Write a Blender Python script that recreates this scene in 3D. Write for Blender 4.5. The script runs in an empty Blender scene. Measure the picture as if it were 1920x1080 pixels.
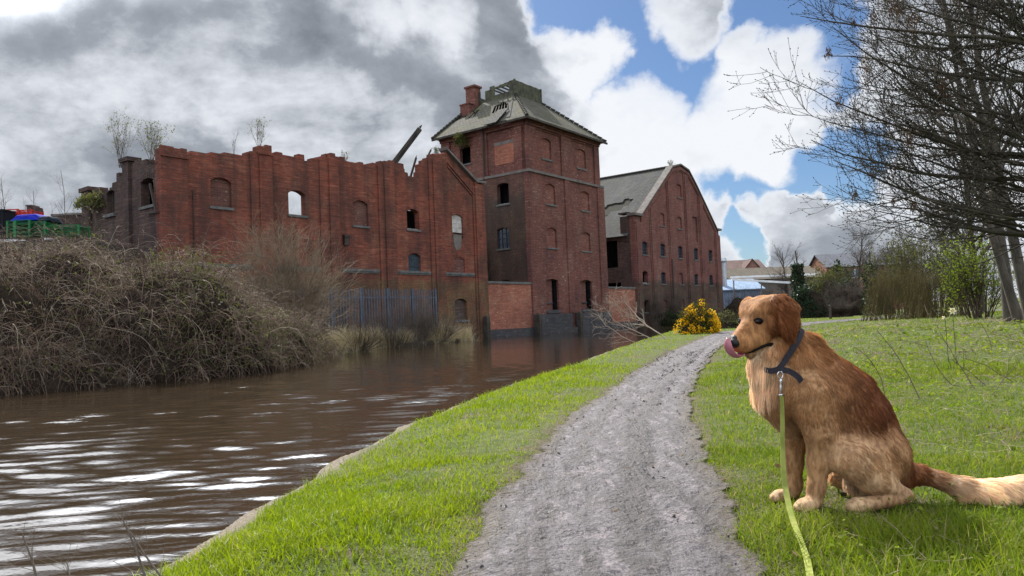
import bpy, bmesh, math, random
import numpy as np
from mathutils import Vector, Matrix
from mathutils.geometry import delaunay_2d_cdt
R = math.radians
random.seed(7); rng = np.random.default_rng(7)
scene = bpy.context.scene
COL = scene.collection

# ------------------------------------------------------------------ camera
F_PX, HC, PITCH, ROLL = 1339.0, 0.78, R(2.39), R(2.3)
cam_d = bpy.data.cameras.new("camera"); cam = bpy.data.objects.new("camera", cam_d); COL.objects.link(cam)
cam_d.sensor_width = 36.0; cam_d.lens = 36.0 * F_PX / 1920.0
cam_d.clip_start = 0.05; cam_d.clip_end = 5000.0
cam.matrix_world = Matrix.Translation((0, 0, HC)) @ Matrix.Rotation(math.pi/2 + PITCH, 4, 'X') @ Matrix.Rotation(-ROLL, 4, 'Z')
scene.camera = cam
CAM_R = np.array(cam.matrix_world.to_3x3())
CAM_O = np.array((0.0, 0.0, HC))

def ray(px, py):
    """direction in the world of a point of the 1920x1080 photograph"""
    return CAM_R @ np.array(((px-960.0)/F_PX, (540.0-py)/F_PX, -1.0))
def G(px, py, z=0.0):
    d = ray(px, py); k = (z-HC)/d[2]; return CAM_O + d*k
def P(px, py, y):
    d = ray(px, py); return CAM_O + d*(y/d[1])
def project(p):
    q = CAM_R.T @ (np.asarray(p, float)-CAM_O)
    return 960+F_PX*q[0]/-q[2], 540-F_PX*q[1]/-q[2]

# ------------------------------------------------------------------ exposure, sun, sky
scene.view_settings.view_transform = 'Standard'; scene.view_settings.look = 'None'
scene.view_settings.exposure = 0.62; scene.view_settings.gamma = 1.0
SUN_AZ, SUN_EL = R(-20), R(45)          # azimuth measured from +Y towards +X
sd = bpy.data.lights.new("sun", 'SUN'); sd.energy = 5.0; sd.angle = R(0.5); sd.color = (1.0, 0.94, 0.84)
so = bpy.data.objects.new("sun", sd); COL.objects.link(so)
SUN_DIR = Vector((math.sin(SUN_AZ)*math.cos(SUN_EL), math.cos(SUN_AZ)*math.cos(SUN_EL), math.sin(SUN_EL)))
so.rotation_euler = SUN_DIR.to_track_quat('Z', 'Y').to_euler()

class NT:
    """small helper for building node trees"""
    def __init__(s, tree): s.t = tree; s.n = tree.nodes; s.l = tree.links
    def node(s, typ, **kw):
        n = s.n.new(typ)
        for k, v in kw.items(): setattr(n, k, v)
        return n
    def put(s, sock, v):
        if isinstance(v, bpy.types.NodeSocket): s.l.new(v, sock)
        elif v is not None:
            if isinstance(v, (tuple, list)) and len(v) == 3 and sock.type == 'RGBA': v = (*v, 1)
            sock.default_value = v
    def math(s, op, a, b=None, c=None, clamp=False):
        n = s.node('ShaderNodeMath', operation=op, use_clamp=clamp)
        s.put(n.inputs[0], a); s.put(n.inputs[1], b); s.put(n.inputs[2], c); return n.outputs[0]
    def vmath(s, op, a, b=None, out=0):
        n = s.node('ShaderNodeVectorMath', operation=op); s.put(n.inputs[0], a)
        if b is not None: s.put(n.inputs[3] if op == 'SCALE' else n.inputs[1], b)
        return n.outputs['Value'] if op in ('DOT_PRODUCT', 'LENGTH', 'DISTANCE') else n.outputs[0]
    def mix(s, f, a, b, blend='MIX'):
        n = s.node('ShaderNodeMix', data_type='RGBA', blend_type=blend)
        s.put(n.inputs[0], f); s.put(n.inputs[6], a); s.put(n.inputs[7], b); return n.outputs[2]
    def noise(s, vec, scale, detail=4, rough=0.55, dist=0.0, out='Fac'):
        n = s.node('ShaderNodeTexNoise'); s.put(n.inputs['Vector'], vec)
        n.inputs['Scale'].default_value = scale; n.inputs['Detail'].default_value = detail
        n.inputs['Roughness'].default_value = rough; n.inputs['Distortion'].default_value = dist
        return n.outputs[out]
    def remap(s, v, a, b, c=0.0, d=1.0, smooth=True):
        n = s.node('ShaderNodeMapRange', interpolation_type='SMOOTHSTEP' if smooth else 'LINEAR')
        s.put(n.inputs[0], v); n.inputs[1].default_value = a; n.inputs[2].default_value = b
        s.put(n.inputs[3], c); s.put(n.inputs[4], d); return n.outputs[0]
    def mapping(s, vec, scale=(1, 1, 1), loc=(0, 0, 0), rot=(0, 0, 0)):
        n = s.node('ShaderNodeMapping'); s.put(n.inputs[0], vec)
        n.inputs['Scale'].default_value = scale; n.inputs['Location'].default_value = loc
        n.inputs['Rotation'].default_value = rot; return n.outputs[0]
    def xyz(s, vec):
        n = s.node('ShaderNodeSeparateXYZ'); s.put(n.inputs[0], vec); return n.outputs
    def comb(s, x, y, z):
        n = s.node('ShaderNodeCombineXYZ'); s.put(n.inputs[0], x); s.put(n.inputs[1], y); s.put(n.inputs[2], z); return n.outputs[0]

def build_world():
    w = bpy.data.worlds.new("World"); scene.world = w; w.use_nodes = True
    w.node_tree.nodes.clear(); k = NT(w.node_tree)
    sky = k.node('ShaderNodeTexSky', sky_type='NISHITA', sun_disc=False)
    sky.sun_elevation = SUN_EL; sky.sun_rotation = SUN_AZ; sky.air_density = 1.0; sky.dust_density = 0.6; sky.ozone_density = 2.0
    d = k.vmath('NORMALIZE', k.node('ShaderNodeTexCoord').outputs['Generated'])
    # domain warped direction so that cloud borders curl
    wn = k.noise(d, 3.2, 5, 0.6, out='Color')
    wn2 = k.noise(d, 11.0, 6, 0.62, out='Color')
    dw = k.vmath('ADD', d, k.vmath('SCALE', k.vmath('SUBTRACT', wn, (0.5, 0.5, 0.5)), 0.22))
    dw = k.vmath('ADD', dw, k.vmath('SCALE', k.vmath('SUBTRACT', wn2, (0.5, 0.5, 0.5)), 0.085))
    dw = k.vmath('NORMALIZE', dw)
    def patch(vec, px, py, r_in, r_out):
        """1 inside an angular disc round a direction, 0 outside"""
        c = ray(px, py); c = c/np.linalg.norm(c)
        dot = k.vmath('DOT_PRODUCT', vec, tuple(c))
        return k.remap(dot, math.cos(R(r_out)), math.cos(R(r_in)))
    def total(parts):
        a = parts[0]
        for b in parts[1:]: a = k.math('MAXIMUM', a, b)
        return a
    gaps = total([patch(dw, *g) for g in GAPS])
    puffs = total([patch(dw, *g) for g in PUFFS])
    n1 = k.noise(k.mapping(d, (1, 1, 1.9)), 2.6, 8, 0.60)
    n2 = k.noise(k.mapping(d, (1, 1, 1.7), (3.1, 1.7, 0.4)), 3.6, 8, 0.58, 0.4)
    n3 = k.noise(k.mapping(d, (1, 1, 1.5), (1.1, 4.7, 2.4)), 14.0, 6, 0.62)
    cover = k.math('ADD', k.math('MULTIPLY', n1, 0.8), k.math('MULTIPLY', n3, 0.28))
    cover = k.math('ADD', cover, 0.26)
    cover = k.math('SUBTRACT', cover, k.math('MULTIPLY', gaps, 0.95))
    cover = k.math('ADD', cover, k.math('MULTIPLY', puffs, 0.75))
    alpha = k.remap(cover, 0.17, 0.66)
    # thickness: bright thin borders, grey undersides
    grey = total([patch(dw, *g) for g in GREYS])
    lit = total([patch(dw, *g) for g in LITS])
    thick = k.math('ADD', k.math('MULTIPLY', grey, 0.43), k.math('MULTIPLY', k.math('SUBTRACT', n2, 0.5), 1.9))
    thick = k.math('ADD', thick, k.math('MULTIPLY', k.math('SUBTRACT', n3, 0.5), 0.55))
    thick = k.math('SUBTRACT', thick, k.math('MULTIPLY', lit, 0.42))
    edge = k.remap(cover, 0.40, 0.85)
    thick = k.math('MULTIPLY', k.math('ADD', thick, 0.35, clamp=True), edge, clamp=True)
    ramp = k.node('ShaderNodeValToRGB'); k.put(ramp.inputs[0], thick); e = ramp.color_ramp.elements
    e[0].position = 0.0; e[0].color = (0.74, 0.76, 0.795, 1)
    e[1].position = 1.0; e[1].color = (0.150, 0.168, 0.200, 1)
    m = e.new(0.25); m.color = (0.60, 0.63, 0.68, 1)
    m = e.new(0.58); m.color = (0.285, 0.310, 0.350, 1)
    skyc = k.mix(1.0, sky.outputs[0], (SKY_TINT), 'MULTIPLY')
    # bluish sky background at its own strength, clouds at theirs
    b1 = k.node('ShaderNodeBackground'); k.put(b1.inputs[0], skyc); b1.inputs[1].default_value = 0.06
    b2 = k.node('ShaderNodeBackground'); k.put(b2.inputs[0], ramp.outputs[0]); 
    # sky behind the camera brightened as added fill light for the shaded fronts
    gain = k.remap(k.xyz(d)[1], 0.45, -0.45, CLOUD_GAIN, CLOUD_BACK_FILL)
    near_sun = k.remap(k.vmath('DOT_PRODUCT', d, tuple(SUN_DIR)), math.cos(R(19.5)), math.cos(R(3)))  # brightness added round the out-of-frame sun for reflections in the water
    added_veil = total([patch(d, *g) for g in ADDED_VEILS])
    k.put(b2.inputs[1], k.math('ADD', gain, k.math('ADD', k.math('MULTIPLY', near_sun, GLOW), k.math('MULTIPLY', added_veil, 3.8))))
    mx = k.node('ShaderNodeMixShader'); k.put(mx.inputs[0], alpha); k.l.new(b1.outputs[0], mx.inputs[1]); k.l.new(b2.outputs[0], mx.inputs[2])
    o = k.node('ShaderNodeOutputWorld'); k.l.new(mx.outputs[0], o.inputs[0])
    w.cycles.sampling_method = 'MANUAL'; w.cycles.sample_map_resolution = 1024

SKY_TINT = (0.70, 0.86, 1.05)
CLOUD_GAIN, CLOUD_BACK_FILL, GLOW = 0.80, 2.1, 11.0
# patches of open sky, of white cloud, of grey and of lit cloud: (px, py of the direction, inner and outer radius in degrees)
GAPS = [(1180, 60, 3, 6), (1480, 250, .6, 3.2), (1540, 330, .4, 3), (1230, 95, 3.5, 9), (1150, 20, 2, 7), (1310, 190, 1.5, 6), (1430, 30, 2, 6), (1235, 175, 2, 6), (1500, 60, 2, 6),
        (1345, 330, 0.5, 3.5), (1450, 385, 1.2, 4.2), (1390, 465, 0.5, 3.0), (1560, 160, 1, 4), (1640, 330, 0.5, 4)]
PUFFS = [(1440, 200, 4, 7.5), (1280, 0, 1.2, 4.5), (1395, 60, 0.5, 3), (1200, 260, 3, 6), (1320, 275, 2, 4.5), (1500, 420, 1.5, 3.5), (1100, 120, 1.5, 4), (1420, 430, .6, 2.2)]
GREYS = [(760, 120, 7, 17), (880, 200, 5, 12), (560, 60, 5, 12), (330, 170, 5, 11), (100, 290, 5, 12), (420, 250, 4, 10), (700, 250, 6, 12), (1000, 100, 1.0, 5.5), (60, 100, 3, 8)]
LITS = [(250, 30, 3, 8), (420, 100, 2, 6), (830, 30, 1, 4), (720, 290, 1, 5), (1085, 60, 1.2, 3.5), (1130, 150, 1, 3), (120, 20, 4, 9), (330, 60, 3, 8), (500, 190, 2, 6), (60, 190, 2, 6), (590, 210, 2, 5), (700, 10, 1, 5), (1150, 90, 2, 5), (40, 370, 3, 7), (570, 300, 2, 6), (1200, 300, 4, 9), (1420, 200, 4, 8)]
ADDED_VEILS = [(200, -440, 3, 14), (-150, -420, 3, 14)]      # unseen bright cloud added above the frame to whiten the water reflections
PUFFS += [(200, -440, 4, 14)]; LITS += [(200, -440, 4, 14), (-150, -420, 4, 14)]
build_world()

# ------------------------------------------------------------------ mesh helpers
def new_mesh(name, V, faces, smooth=False):
    """V (N,3); faces: (M,3) or (M,4) array, or a list of arrays, or a list of lists"""
    me = bpy.data.meshes.new(name)
    V = np.asarray(V, np.float32)
    if isinstance(faces, np.ndarray): faces = [faces]
    if len(faces) and isinstance(faces[0], np.ndarray):
        faces = [f for f in faces if len(f)]
        loops = np.concatenate([f.ravel() for f in faces]).astype(np.int32)
        tot = np.concatenate([np.full(len(f), f.shape[1], np.int32) for f in faces])
    else:
        loops = np.array([i for f in faces for i in f], np.int32)
        tot = np.array([len(f) for f in faces], np.int32)
    start = np.concatenate([[0], np.cumsum(tot)[:-1]]).astype(np.int32)
    me.vertices.add(len(V)); me.vertices.foreach_set('co', V.ravel())
    me.loops.add(len(loops)); me.loops.foreach_set('vertex_index', loops)
    me.polygons.add(len(tot)); me.polygons.foreach_set('loop_start', start); me.polygons.foreach_set('loop_total', tot)
    me.polygons.foreach_set('use_smooth', np.full(len(tot), bool(smooth)))
    me.update(calc_edges=True); me.validate()
    return me

def link(name, me, mat=None, parent=None):
    o = bpy.data.objects.new(name, me); COL.objects.link(o)
    if mat is not None: me.materials.append(mat)
    if parent is not None: o.parent = parent
    return o
def tag(o, label=None, cat=None, group=None, kind=None):
    for k, v in (('label', label), ('category', cat), ('group', group), ('kind', kind)):
        if v: o[k] = v
    return o
def empty(name, loc, rz=0.0, **kw):
    o = bpy.data.objects.new(name, None); COL.objects.link(o); o.empty_display_size = 0.2
    o.location = loc; o.rotation_euler = (0, 0, rz)
    return tag(o, **kw)
def vattr(me, name, val):
    a = me.attributes.new(name, 'FLOAT', 'POINT'); a.data.foreach_set('value', np.asarray(val, np.float32).ravel())
def cattr(me, name, val):
    a = me.attributes.new(name, 'FLOAT_COLOR', 'POINT')
    v = np.ones((len(val), 4), np.float32); v[:, :3] = val; a.data.foreach_set('color', v.ravel())

def inside(p, ring):
    c = False; x, y = p; j = len(ring)-1
    for i in range(len(ring)):
        (xi, yi), (xj, yj) = ring[i], ring[j]
        if (yi > y) != (yj > y) and x < (xj-xi)*(y-yi)/(yj-yi)+xi: c = not c
        j = i
    return c
def triangulate(rings):
    """constrained triangulation of a polygon with holes; indices into the concatenated rings"""
    flat = [Vector((p[0], p[1])) for r in rings for p in r]; ed = []; k = 0
    for r in rings: ed += [(k+i, k+(i+1) % len(r)) for i in range(len(r))]; k += len(r)
    v, _, f, vo, _, _ = delaunay_2d_cdt(flat, ed, [], 0, 1e-5); out = []
    for t in f:
        c = sum((v[i] for i in t), Vector((0, 0)))/3
        if inside(c, rings[0]) and not any(inside(c, h) for h in rings[1:]):
            if all(vo[i] for i in t): out.append([vo[i][0] for i in t])
    return out

class MB:
    """collects shapes, then links them as one mesh object"""
    def __init__(s): s.V = []; s.F = []; s.n = 0
    def add(s, V, F):
        V = np.asarray(V, float).reshape(-1, 3)
        s.V.append(V); s.F += [[i+s.n for i in f] for f in F]; s.n += len(V)
    def box(s, x0, x1, y0, y1, z0, z1, M=None):
        V = np.array([(x, y, z) for z in (z0, z1) for y in (y0, y1) for x in (x0, x1)], float)
        if M is not None: V = np.array([M @ Vector(v) for v in V])
        s.add(V, [(0, 2, 3, 1), (4, 5, 7, 6), (0, 1, 5, 4), (2, 6, 7, 3), (0, 4, 6, 2), (1, 3, 7, 5)])
    def beam(s, a, b, w, h, up=(0, 0, 1), taper=1.0):
        a = np.array(a, float); b = np.array(b, float); d = b-a; L = np.linalg.norm(d); d /= L
        u = np.cross(d, up); u /= np.linalg.norm(u)+1e-9; v = np.cross(u, d)
        V = []
        for p, k in ((a, 1), (b, taper)):
            for su, sv in ((-1, -1), (1, -1), (1, 1), (-1, 1)): V.append(p+u*su*w/2*k+v*sv*h/2*k)
        s.add(V, [(3, 2, 1, 0), (4, 5, 6, 7), (0, 1, 5, 4), (1, 2, 6, 5), (2, 3, 7, 6), (3, 0, 4, 7)])
    def tube(s, pts, rad, sides=8, cap=True):
        pts = np.asarray(pts, float); rad = np.broadcast_to(rad, (len(pts),))
        V, F = tubes(pts[None], np.asarray(rad, float)[None], sides)
        F = [list(f) for f in F]
        if cap: F += [list(range(sides))[::-1], [len(V)-sides+i for i in range(sides)]]
        s.add(V, F)
    def prism(s, outline, holes, fn, t0, t1):
        """polygon with holes in a plane, extruded; fn(u, v, w) -> point"""
        rings = [[tuple(p) for p in outline]] + [[tuple(p) for p in h] for h in holes]
        flat = [p for r in rings for p in r]; n = len(flat); tri = triangulate(rings)
        V = [fn(p[0], p[1], t0) for p in flat]+[fn(p[0], p[1], t1) for p in flat]
        F = []
        for a, b, c in tri:
            A, B, C = flat[a], flat[b], flat[c]
            ar = (B[0]-A[0])*(C[1]-A[1])-(B[1]-A[1])*(C[0]-A[0])
            if abs(ar) < 1e-12: continue
            if ar < 0: a, b, c = c, b, a
            F.append((a, b, c)); F.append((n+c, n+b, n+a))
        k = 0
        for r in rings:
            m = len(r)
            for i in range(m): F.append((k+i, k+(i+1) % m, n+k+(i+1) % m, n+k+i))
            k += m
        s.add(V, F)
    def build(s, name, mat=None, parent=None, smooth=False):
        V = np.concatenate(s.V); 
        return link(name, new_mesh(name, V, s.F, smooth), mat, parent)

def tubes(Pt, Rd, sides):
    """Pt (N,K,3) polylines, Rd (N,K) radii -> vertices, quads"""
    Pt = np.asarray(Pt, np.float32); Rd = np.asarray(Rd, np.float32)
    N, K = Rd.shape
    T = np.empty_like(Pt); T[:, 1:-1] = Pt[:, 2:]-Pt[:, :-2]; T[:, 0] = Pt[:, 1]-Pt[:, 0]; T[:, -1] = Pt[:, -1]-Pt[:, -2]
    T /= np.linalg.norm(T, axis=2, keepdims=True)+1e-9
    T0 = Pt[:, -1]-Pt[:, 0]; ref = np.zeros((N, 3), np.float32)
    ax = np.argmin(np.abs(T0), axis=1); ref[np.arange(N), ax] = 1
    U = np.cross(T, ref[:, None, :]); U /= np.linalg.norm(U, axis=2, keepdims=True)+1e-9
    W = np.cross(T, U)
    ang = np.arange(sides)*2*np.pi/sides
    V = Pt[:, :, None, :]+Rd[:, :, None, None]*(np.cos(ang)[None, None, :, None]*U[:, :, None, :]+np.sin(ang)[None, None, :, None]*W[:, :, None, :])
    V = V.reshape(-1, 3)
    n = np.arange(N)[:, None, None]*K*sides; k = np.arange(K-1)[None, :, None]*sides; j = np.arange(sides)[None, None, :]; j2 = (j+1) % sides
    F = np.stack([n+k+j, n+k+j2, n+k+sides+j2, n+k+sides+j], axis=-1).reshape(-1, 4)
    return V, F
def tube_obj(name, groups, mat, parent=None, sides=4):
    """groups: list of (Pt, Rd, sides)"""
    Vs, Fs, n = [], [], 0
    for Pt, Rd, sd_ in groups:
        if len(Pt) == 0: continue
        V, F = tubes(Pt, Rd, sd_ or sides); Vs.append(V); Fs.append(F+n); n += len(V)
    return link(name, new_mesh(name, np.concatenate(Vs), Fs, True), mat, parent)

def leaf_mesh(name, C, size, normal=None, mat=None, parent=None, aspect=0.5, rg=rng, axis=None, fold=0.0):
    """one rhombic leaf per centre: C (N,3), size (N,) half length"""
    C = np.asarray(C, float); N = len(C); size = np.broadcast_to(size, (N,))
    A = rg.normal(size=(N, 3)) if axis is None else np.asarray(axis, float)
    A = A/(np.linalg.norm(A, axis=1, keepdims=True)+1e-9)
    Bv = np.cross(A, rg.normal(size=(N, 3)) if normal is None else normal); Bv /= np.linalg.norm(Bv, axis=1, keepdims=True)+1e-9
    s = size[:, None]
    V = np.stack([C-A*s, C+Bv*s*aspect, C+A*s, C-Bv*s*aspect], axis=1).reshape(-1, 3)
    F = np.arange(4*N).reshape(N, 4)
    me = new_mesh(name, V, F)
    vattr(me, 'rnd', np.repeat(rg.random(N), 4))
    return link(name, me, mat, parent)

# ------------------------------------------------------------------ materials
def material(name):
    m = bpy.data.materials.new(name); m.use_nodes = True; m.node_tree.nodes.clear()
    k = NT(m.node_tree); k.out = k.node('ShaderNodeOutputMaterial'); return m, k
def principled(k, color, rough=0.8, bump=None, bump_d=0.02, bump_s=1.0, spec=0.3, metal=0.0, **kw):
    b = k.node('ShaderNodeBsdfPrincipled'); k.put(b.inputs['Base Color'], color); k.put(b.inputs['Roughness'], rough)
    b.inputs['Specular IOR Level'].default_value = spec; b.inputs['Metallic'].default_value = metal
    for n_, v in kw.items(): k.put(b.inputs[n_.replace('_', ' ')], v)
    if bump is not None:
        u = k.node('ShaderNodeBump'); u.inputs['Distance'].default_value = bump_d; u.inputs['Strength'].default_value = bump_s
        k.put(u.inputs['Height'], bump); k.l.new(u.outputs[0], b.inputs['Normal'])
    return b
def simple_mat(name, c1, c2=None, scale=6.0, rough=0.8, bump=0.01, spec=0.25, metal=0.0, coord='Object', stretch=(1, 1, 1), detail=5):
    """two colours mixed by noise, with a little bump"""
    m, k = material(name); tc = k.mapping(k.node('ShaderNodeTexCoord').outputs[coord], stretch)
    n = k.noise(tc, scale, detail, 0.6); c2 = c2 or tuple(v*0.6 for v in c1)
    n2 = k.noise(tc, scale*7, 3, 0.6)
    f = k.remap(k.math('ADD', k.math('MULTIPLY', n, 0.7), k.math('MULTIPLY', n2, 0.3)), 0.36, 0.64)
    b = principled(k, k.mix(f, c1, c2), rough, n2, bump, 0.6, spec, metal)
    k.l.new(b.outputs[0], k.out.inputs[0]); return m
def leaf_mat(name, c1, c2, trans=0.45, rough=0.65, spec=0.10, dry=None):
    """leaf or blade: colour varies per leaf, light passes through"""
    m, k = material(name)
    at = k.node('ShaderNodeAttribute', attribute_name='rnd').outputs['Fac']
    big = k.noise(k.node('ShaderNodeTexCoord').outputs['Object'], 1.3, 3, 0.6)
    f = k.math('ADD', k.math('MULTIPLY', at, 0.7), k.math('MULTIPLY', k.math('SUBTRACT', big, 0.5), 1.2), clamp=True)
    c = k.mix(f, c1, c2)
    if dry: c = k.mix(k.remap(k.math('ADD', at, k.math('MULTIPLY', k.math('SUBTRACT', big, 0.5), 0.5)), dry[0], dry[0]+.03), c, dry[1])
    b = principled(k, c, rough, spec=spec)
    t = k.node('ShaderNodeBsdfTranslucent'); k.put(t.inputs[0], k.mix(1.0, c, (1.25, 1.3, 0.7), 'MULTIPLY'))
    mx = k.node('ShaderNodeMixShader'); mx.inputs[0].default_value = trans
    k.l.new(b.outputs[0], mx.inputs[1]); k.l.new(t.outputs[0], mx.inputs[2]); k.l.new(mx.outputs[0], k.out.inputs[0]); return m

def brick_mat(name, c1, c2, mortar, dark=(0.035, 0.028, 0.026), dirt=0.5, band=None, band_col=(0.2, 0.16, 0.09), pale=0.25, patch=None):
    """brickwork in metres: courses of 75 mm; soot, streaks and, under band (a height), stained yellowish stock brick"""
    m, k = material(name)
    tc = k.node('ShaderNodeTexCoord').outputs['Object']; x, y, z = k.xyz(tc)
    u = k.math('ADD', x, y)
    bt = k.node('ShaderNodeTexBrick'); k.put(bt.inputs['Vector'], k.comb(u, z, 0.0))
    bt.inputs['Scale'].default_value = 1.0; bt.inputs['Brick Width'].default_value = 0.235; bt.inputs['Row Height'].default_value = 0.085
    bt.inputs['Mortar Size'].default_value = 0.011; bt.inputs['Mortar Smooth'].default_value = 0.3; bt.inputs['Bias'].default_value = 0.0
    k.put(bt.inputs['Color1'], c1); k.put(bt.inputs['Color2'], c2); k.put(bt.inputs['Mortar'], mortar)
    col = bt.outputs['Color']
    n_big = k.noise(tc, 0.42, 6, 0.62); n_mid = k.noise(k.mapping(tc, (1, 1, 1.6)), 1.7, 6, 0.65); n_fine = k.noise(tc, 14, 4, 0.6)
    row = k.noise(k.comb(k.math('MULTIPLY', u, 1.1), k.math('MULTIPLY', z, 11.8), 0.0), 1.0, 2, 0.5)   # odd courses and bricks
    col = k.mix(k.math('MULTIPLY', k.remap(row, 0.56, 0.72), 0.42), col, tuple(min(1, v*1.55+0.035) for v in c1))
    col = k.mix(k.math('MULTIPLY', k.remap(row, 0.46, 0.30), 0.38), col, tuple(v*0.42 for v in c2))
    spot = k.noise(k.comb(k.math('MULTIPLY', u, 4.3), k.math('MULTIPLY', z, 11.8), 3.0), 1.0, 1, 0.5)
    col = k.mix(k.math('MULTIPLY', k.remap(spot, 0.66, 0.74), pale), col, (0.46, 0.36, 0.30))
    if band is not None:
        edge = k.math('ADD', z, k.math('MULTIPLY', k.math('SUBTRACT', n_mid, 0.5), 1.6))
        f = k.remap(edge, band-0.05, band-0.35); f = k.math('MULTIPLY', f, k.remap(n_mid, 0.3, 0.6, 0.35, 0.9))
        col = k.mix(f, col, k.mix(k.remap(n_fine, 0.4, 0.62), band_col, tuple(v*0.45 for v in band_col)))
    hue = k.noise(k.mapping(tc, (1, 1, .7), (7, 3, 9)), 0.8, 5, 0.65)
    col = k.mix(k.math('MULTIPLY', k.remap(hue, 0.50, 0.68), 0.55), col, k.mix(1.0, col, (1.25, 1.75, 1.70), 'MULTIPLY'))      # sandier areas
    col = k.mix(k.math('MULTIPLY', k.remap(hue, 0.48, 0.32), 0.60), col, k.mix(1.0, col, (0.55, 0.62, 0.80), 'MULTIPLY'))      # purplish burnt areas
    wh = k.noise(k.mapping(tc, (1, 1, 1), (2, 8, 4)), 2.6, 7, 0.75); col = k.mix(k.math('MULTIPLY', k.remap(wh, 0.60, 0.74), pale*0.75), col, (0.36, 0.30, 0.27))
    streak = k.noise(k.comb(k.math('MULTIPLY', u, 1.9), k.math('MULTIPLY', z, 0.16), 5.0), 1.0, 5, 0.6)
    f = k.math('ADD', k.math('MULTIPLY', n_big, 0.6), k.math('MULTIPLY', streak, 0.5))
    col = k.mix(k.math('MULTIPLY', k.remap(f, 0.46, 0.66), dirt), col, dark)
    col = k.mix(k.math('MULTIPLY', k.remap(n_mid, 0.52, 0.72), dirt*0.75), col, (0.085, 0.055, 0.042))
    if patch:
        for (pu, pz, ru, rz, pc, amt) in patch:
            dx = k.math('DIVIDE', k.math('SUBTRACT', u, pu), ru); dz = k.math('DIVIDE', k.math('SUBTRACT', z, pz), rz)
            rr = k.math('ADD', k.math('ADD', k.math('MULTIPLY', dx, dx), k.math('MULTIPLY', dz, dz)), k.math('MULTIPLY', k.math('SUBTRACT', n_mid, 0.5), 2.2))
            col = k.mix(k.math('MULTIPLY', k.remap(rr, 1.0, 0.5), amt), col, pc)
    h = k.math('ADD', k.math('MULTIPLY', bt.outputs['Fac'], -0.8), k.math('ADD', k.math('MULTIPLY', n_fine, 0.7), k.math('MULTIPLY', row, 0.5)))
    b = principled(k, col, 0.9, h, 0.02, 0.9, 0.15)
    k.l.new(b.outputs[0], k.out.inputs[0]); return m

# ------------------------------------------------------------------ terrain and water
ZW = -0.30                                               # water level; the towpath is at 0
def poly_y(px_list, z): return np.array([G(a, b, z)[:2] for a, b in px_list])
NEAR_W = poly_y([(330, 1085), (430, 1012), (560, 937), (640, 888), (735, 832), (850, 780), (960, 737), (1060, 702), (1130, 672), (1200, 646), (1258, 626)], ZW)
NEAR_W = np.vstack([[NEAR_W[0]+(-0.9, -9.0)], [NEAR_W[0]+(-0.25, -1.6)], NEAR_W, [NEAR_W[-1]+(5.5, 12.0)], [NEAR_W[-1]+(16.0, 26.0)], [NEAR_W[-1]+(60, 75)]])
FAR_W = poly_y([(-260, 775), (0, 740), (200, 726), (400, 702), (580, 672), (700, 655), (885, 639)], ZW)
TC = G(1002.5, 626, ZW); AX = G(0, 0, 0)*0               # tower corner on the water line
ANG = math.atan2(1020, F_PX); AX = np.array((math.sin(ANG), math.cos(ANG), 0.0)); BX = np.array((-AX[1], AX[0], 0.0))
TC = np.array((TC[0], TC[1], 0.0))
def C3(t, s, z=0.0): return TC + AX*t + BX*s + np.array((0, 0, z))
_q = [C3(-5.3, 0.15), C3(-5.2, -0.02), C3(12.5, -0.02), C3(30, 0.3), C3(60, 2), C3(120, 20)]
FAR_W = np.vstack([[FAR_W[0]+(-8, -14)], FAR_W, [p[:2] for p in _q]])

def seg_dist(Q, L):
    """signed distance of points Q (N,2) to polyline L; + on its right hand side"""
    best = np.full(len(Q), 1e9); sgn = np.ones(len(Q))
    for a, b in zip(L[:-1], L[1:]):
        ab = b-a; t = np.clip(((Q-a)@ab)/(ab@ab), 0, 1); p = a+t[:, None]*ab; d = Q-p; r = np.hypot(d[:, 0], d[:, 1])
        cr = ab[0]*d[:, 1]-ab[1]*d[:, 0]; m = r < best-1e-9
        best = np.where(m, r, best); sgn = np.where(m, np.where(cr < 0, 1.0, -1.0), sgn)
    return best*sgn

def vnoise(x, y, s, seed=0):
    """cheap smooth value noise for relief"""
    x = np.asarray(x)/s; y = np.asarray(y)/s; xi = np.floor(x).astype(int); yi = np.floor(y).astype(int); fx = x-xi; fy = y-yi
    def h(i, j):
        v = np.sin(i*127.1+j*311.7+seed*74.7)*43758.5453; return v-np.floor(v)
    fx = fx*fx*(3-2*fx); fy = fy*fy*(3-2*fy)
    return (h(xi, yi)*(1-fx)+h(xi+1, yi)*fx)*(1-fy)+(h(xi, yi+1)*(1-fx)+h(xi+1, yi+1)*fx)*fy
def sstep(a, b, x): t = np.clip((x-a)/(b-a), 0, 1); return t*t*(3-2*t)

_pl = np.array([G(a, b)[:2] for a, b in [(818, 1080), (850, 1020), (892, 960), (960, 890), (1010, 830), (1060, 785), (1120, 740), (1180, 700), (1250, 660), (1310, 635), (1345, 623)]])
_pr = np.array([G(a, b)[:2] for a, b in [(1462, 1080), (1410, 1000), (1376, 940), (1335, 860), (1305, 790), (1302, 740), (1316, 700), (1338, 665), (1362, 640), (1376, 628)]])
_pl = np.vstack([[(_pl[0][0]-0.05, -20)], [(_pl[0][0], 0.5)], _pl, [(13.6, 34.0)], [(22, 42)], [(60, 68)]])
_pr = np.vstack([[(_pr[0][0]+0.05, -20)], [(_pr[0][0]+.03, 0.5)], _pr, [(13.6, 31.5)], [(22, 39.5)], [(60, 65)]])
def path_l(y): return np.interp(y, _pl[:, 1], _pl[:, 0])
def path_r(y): return np.interp(y, _pr[:, 1], _pr[:, 0])

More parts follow.
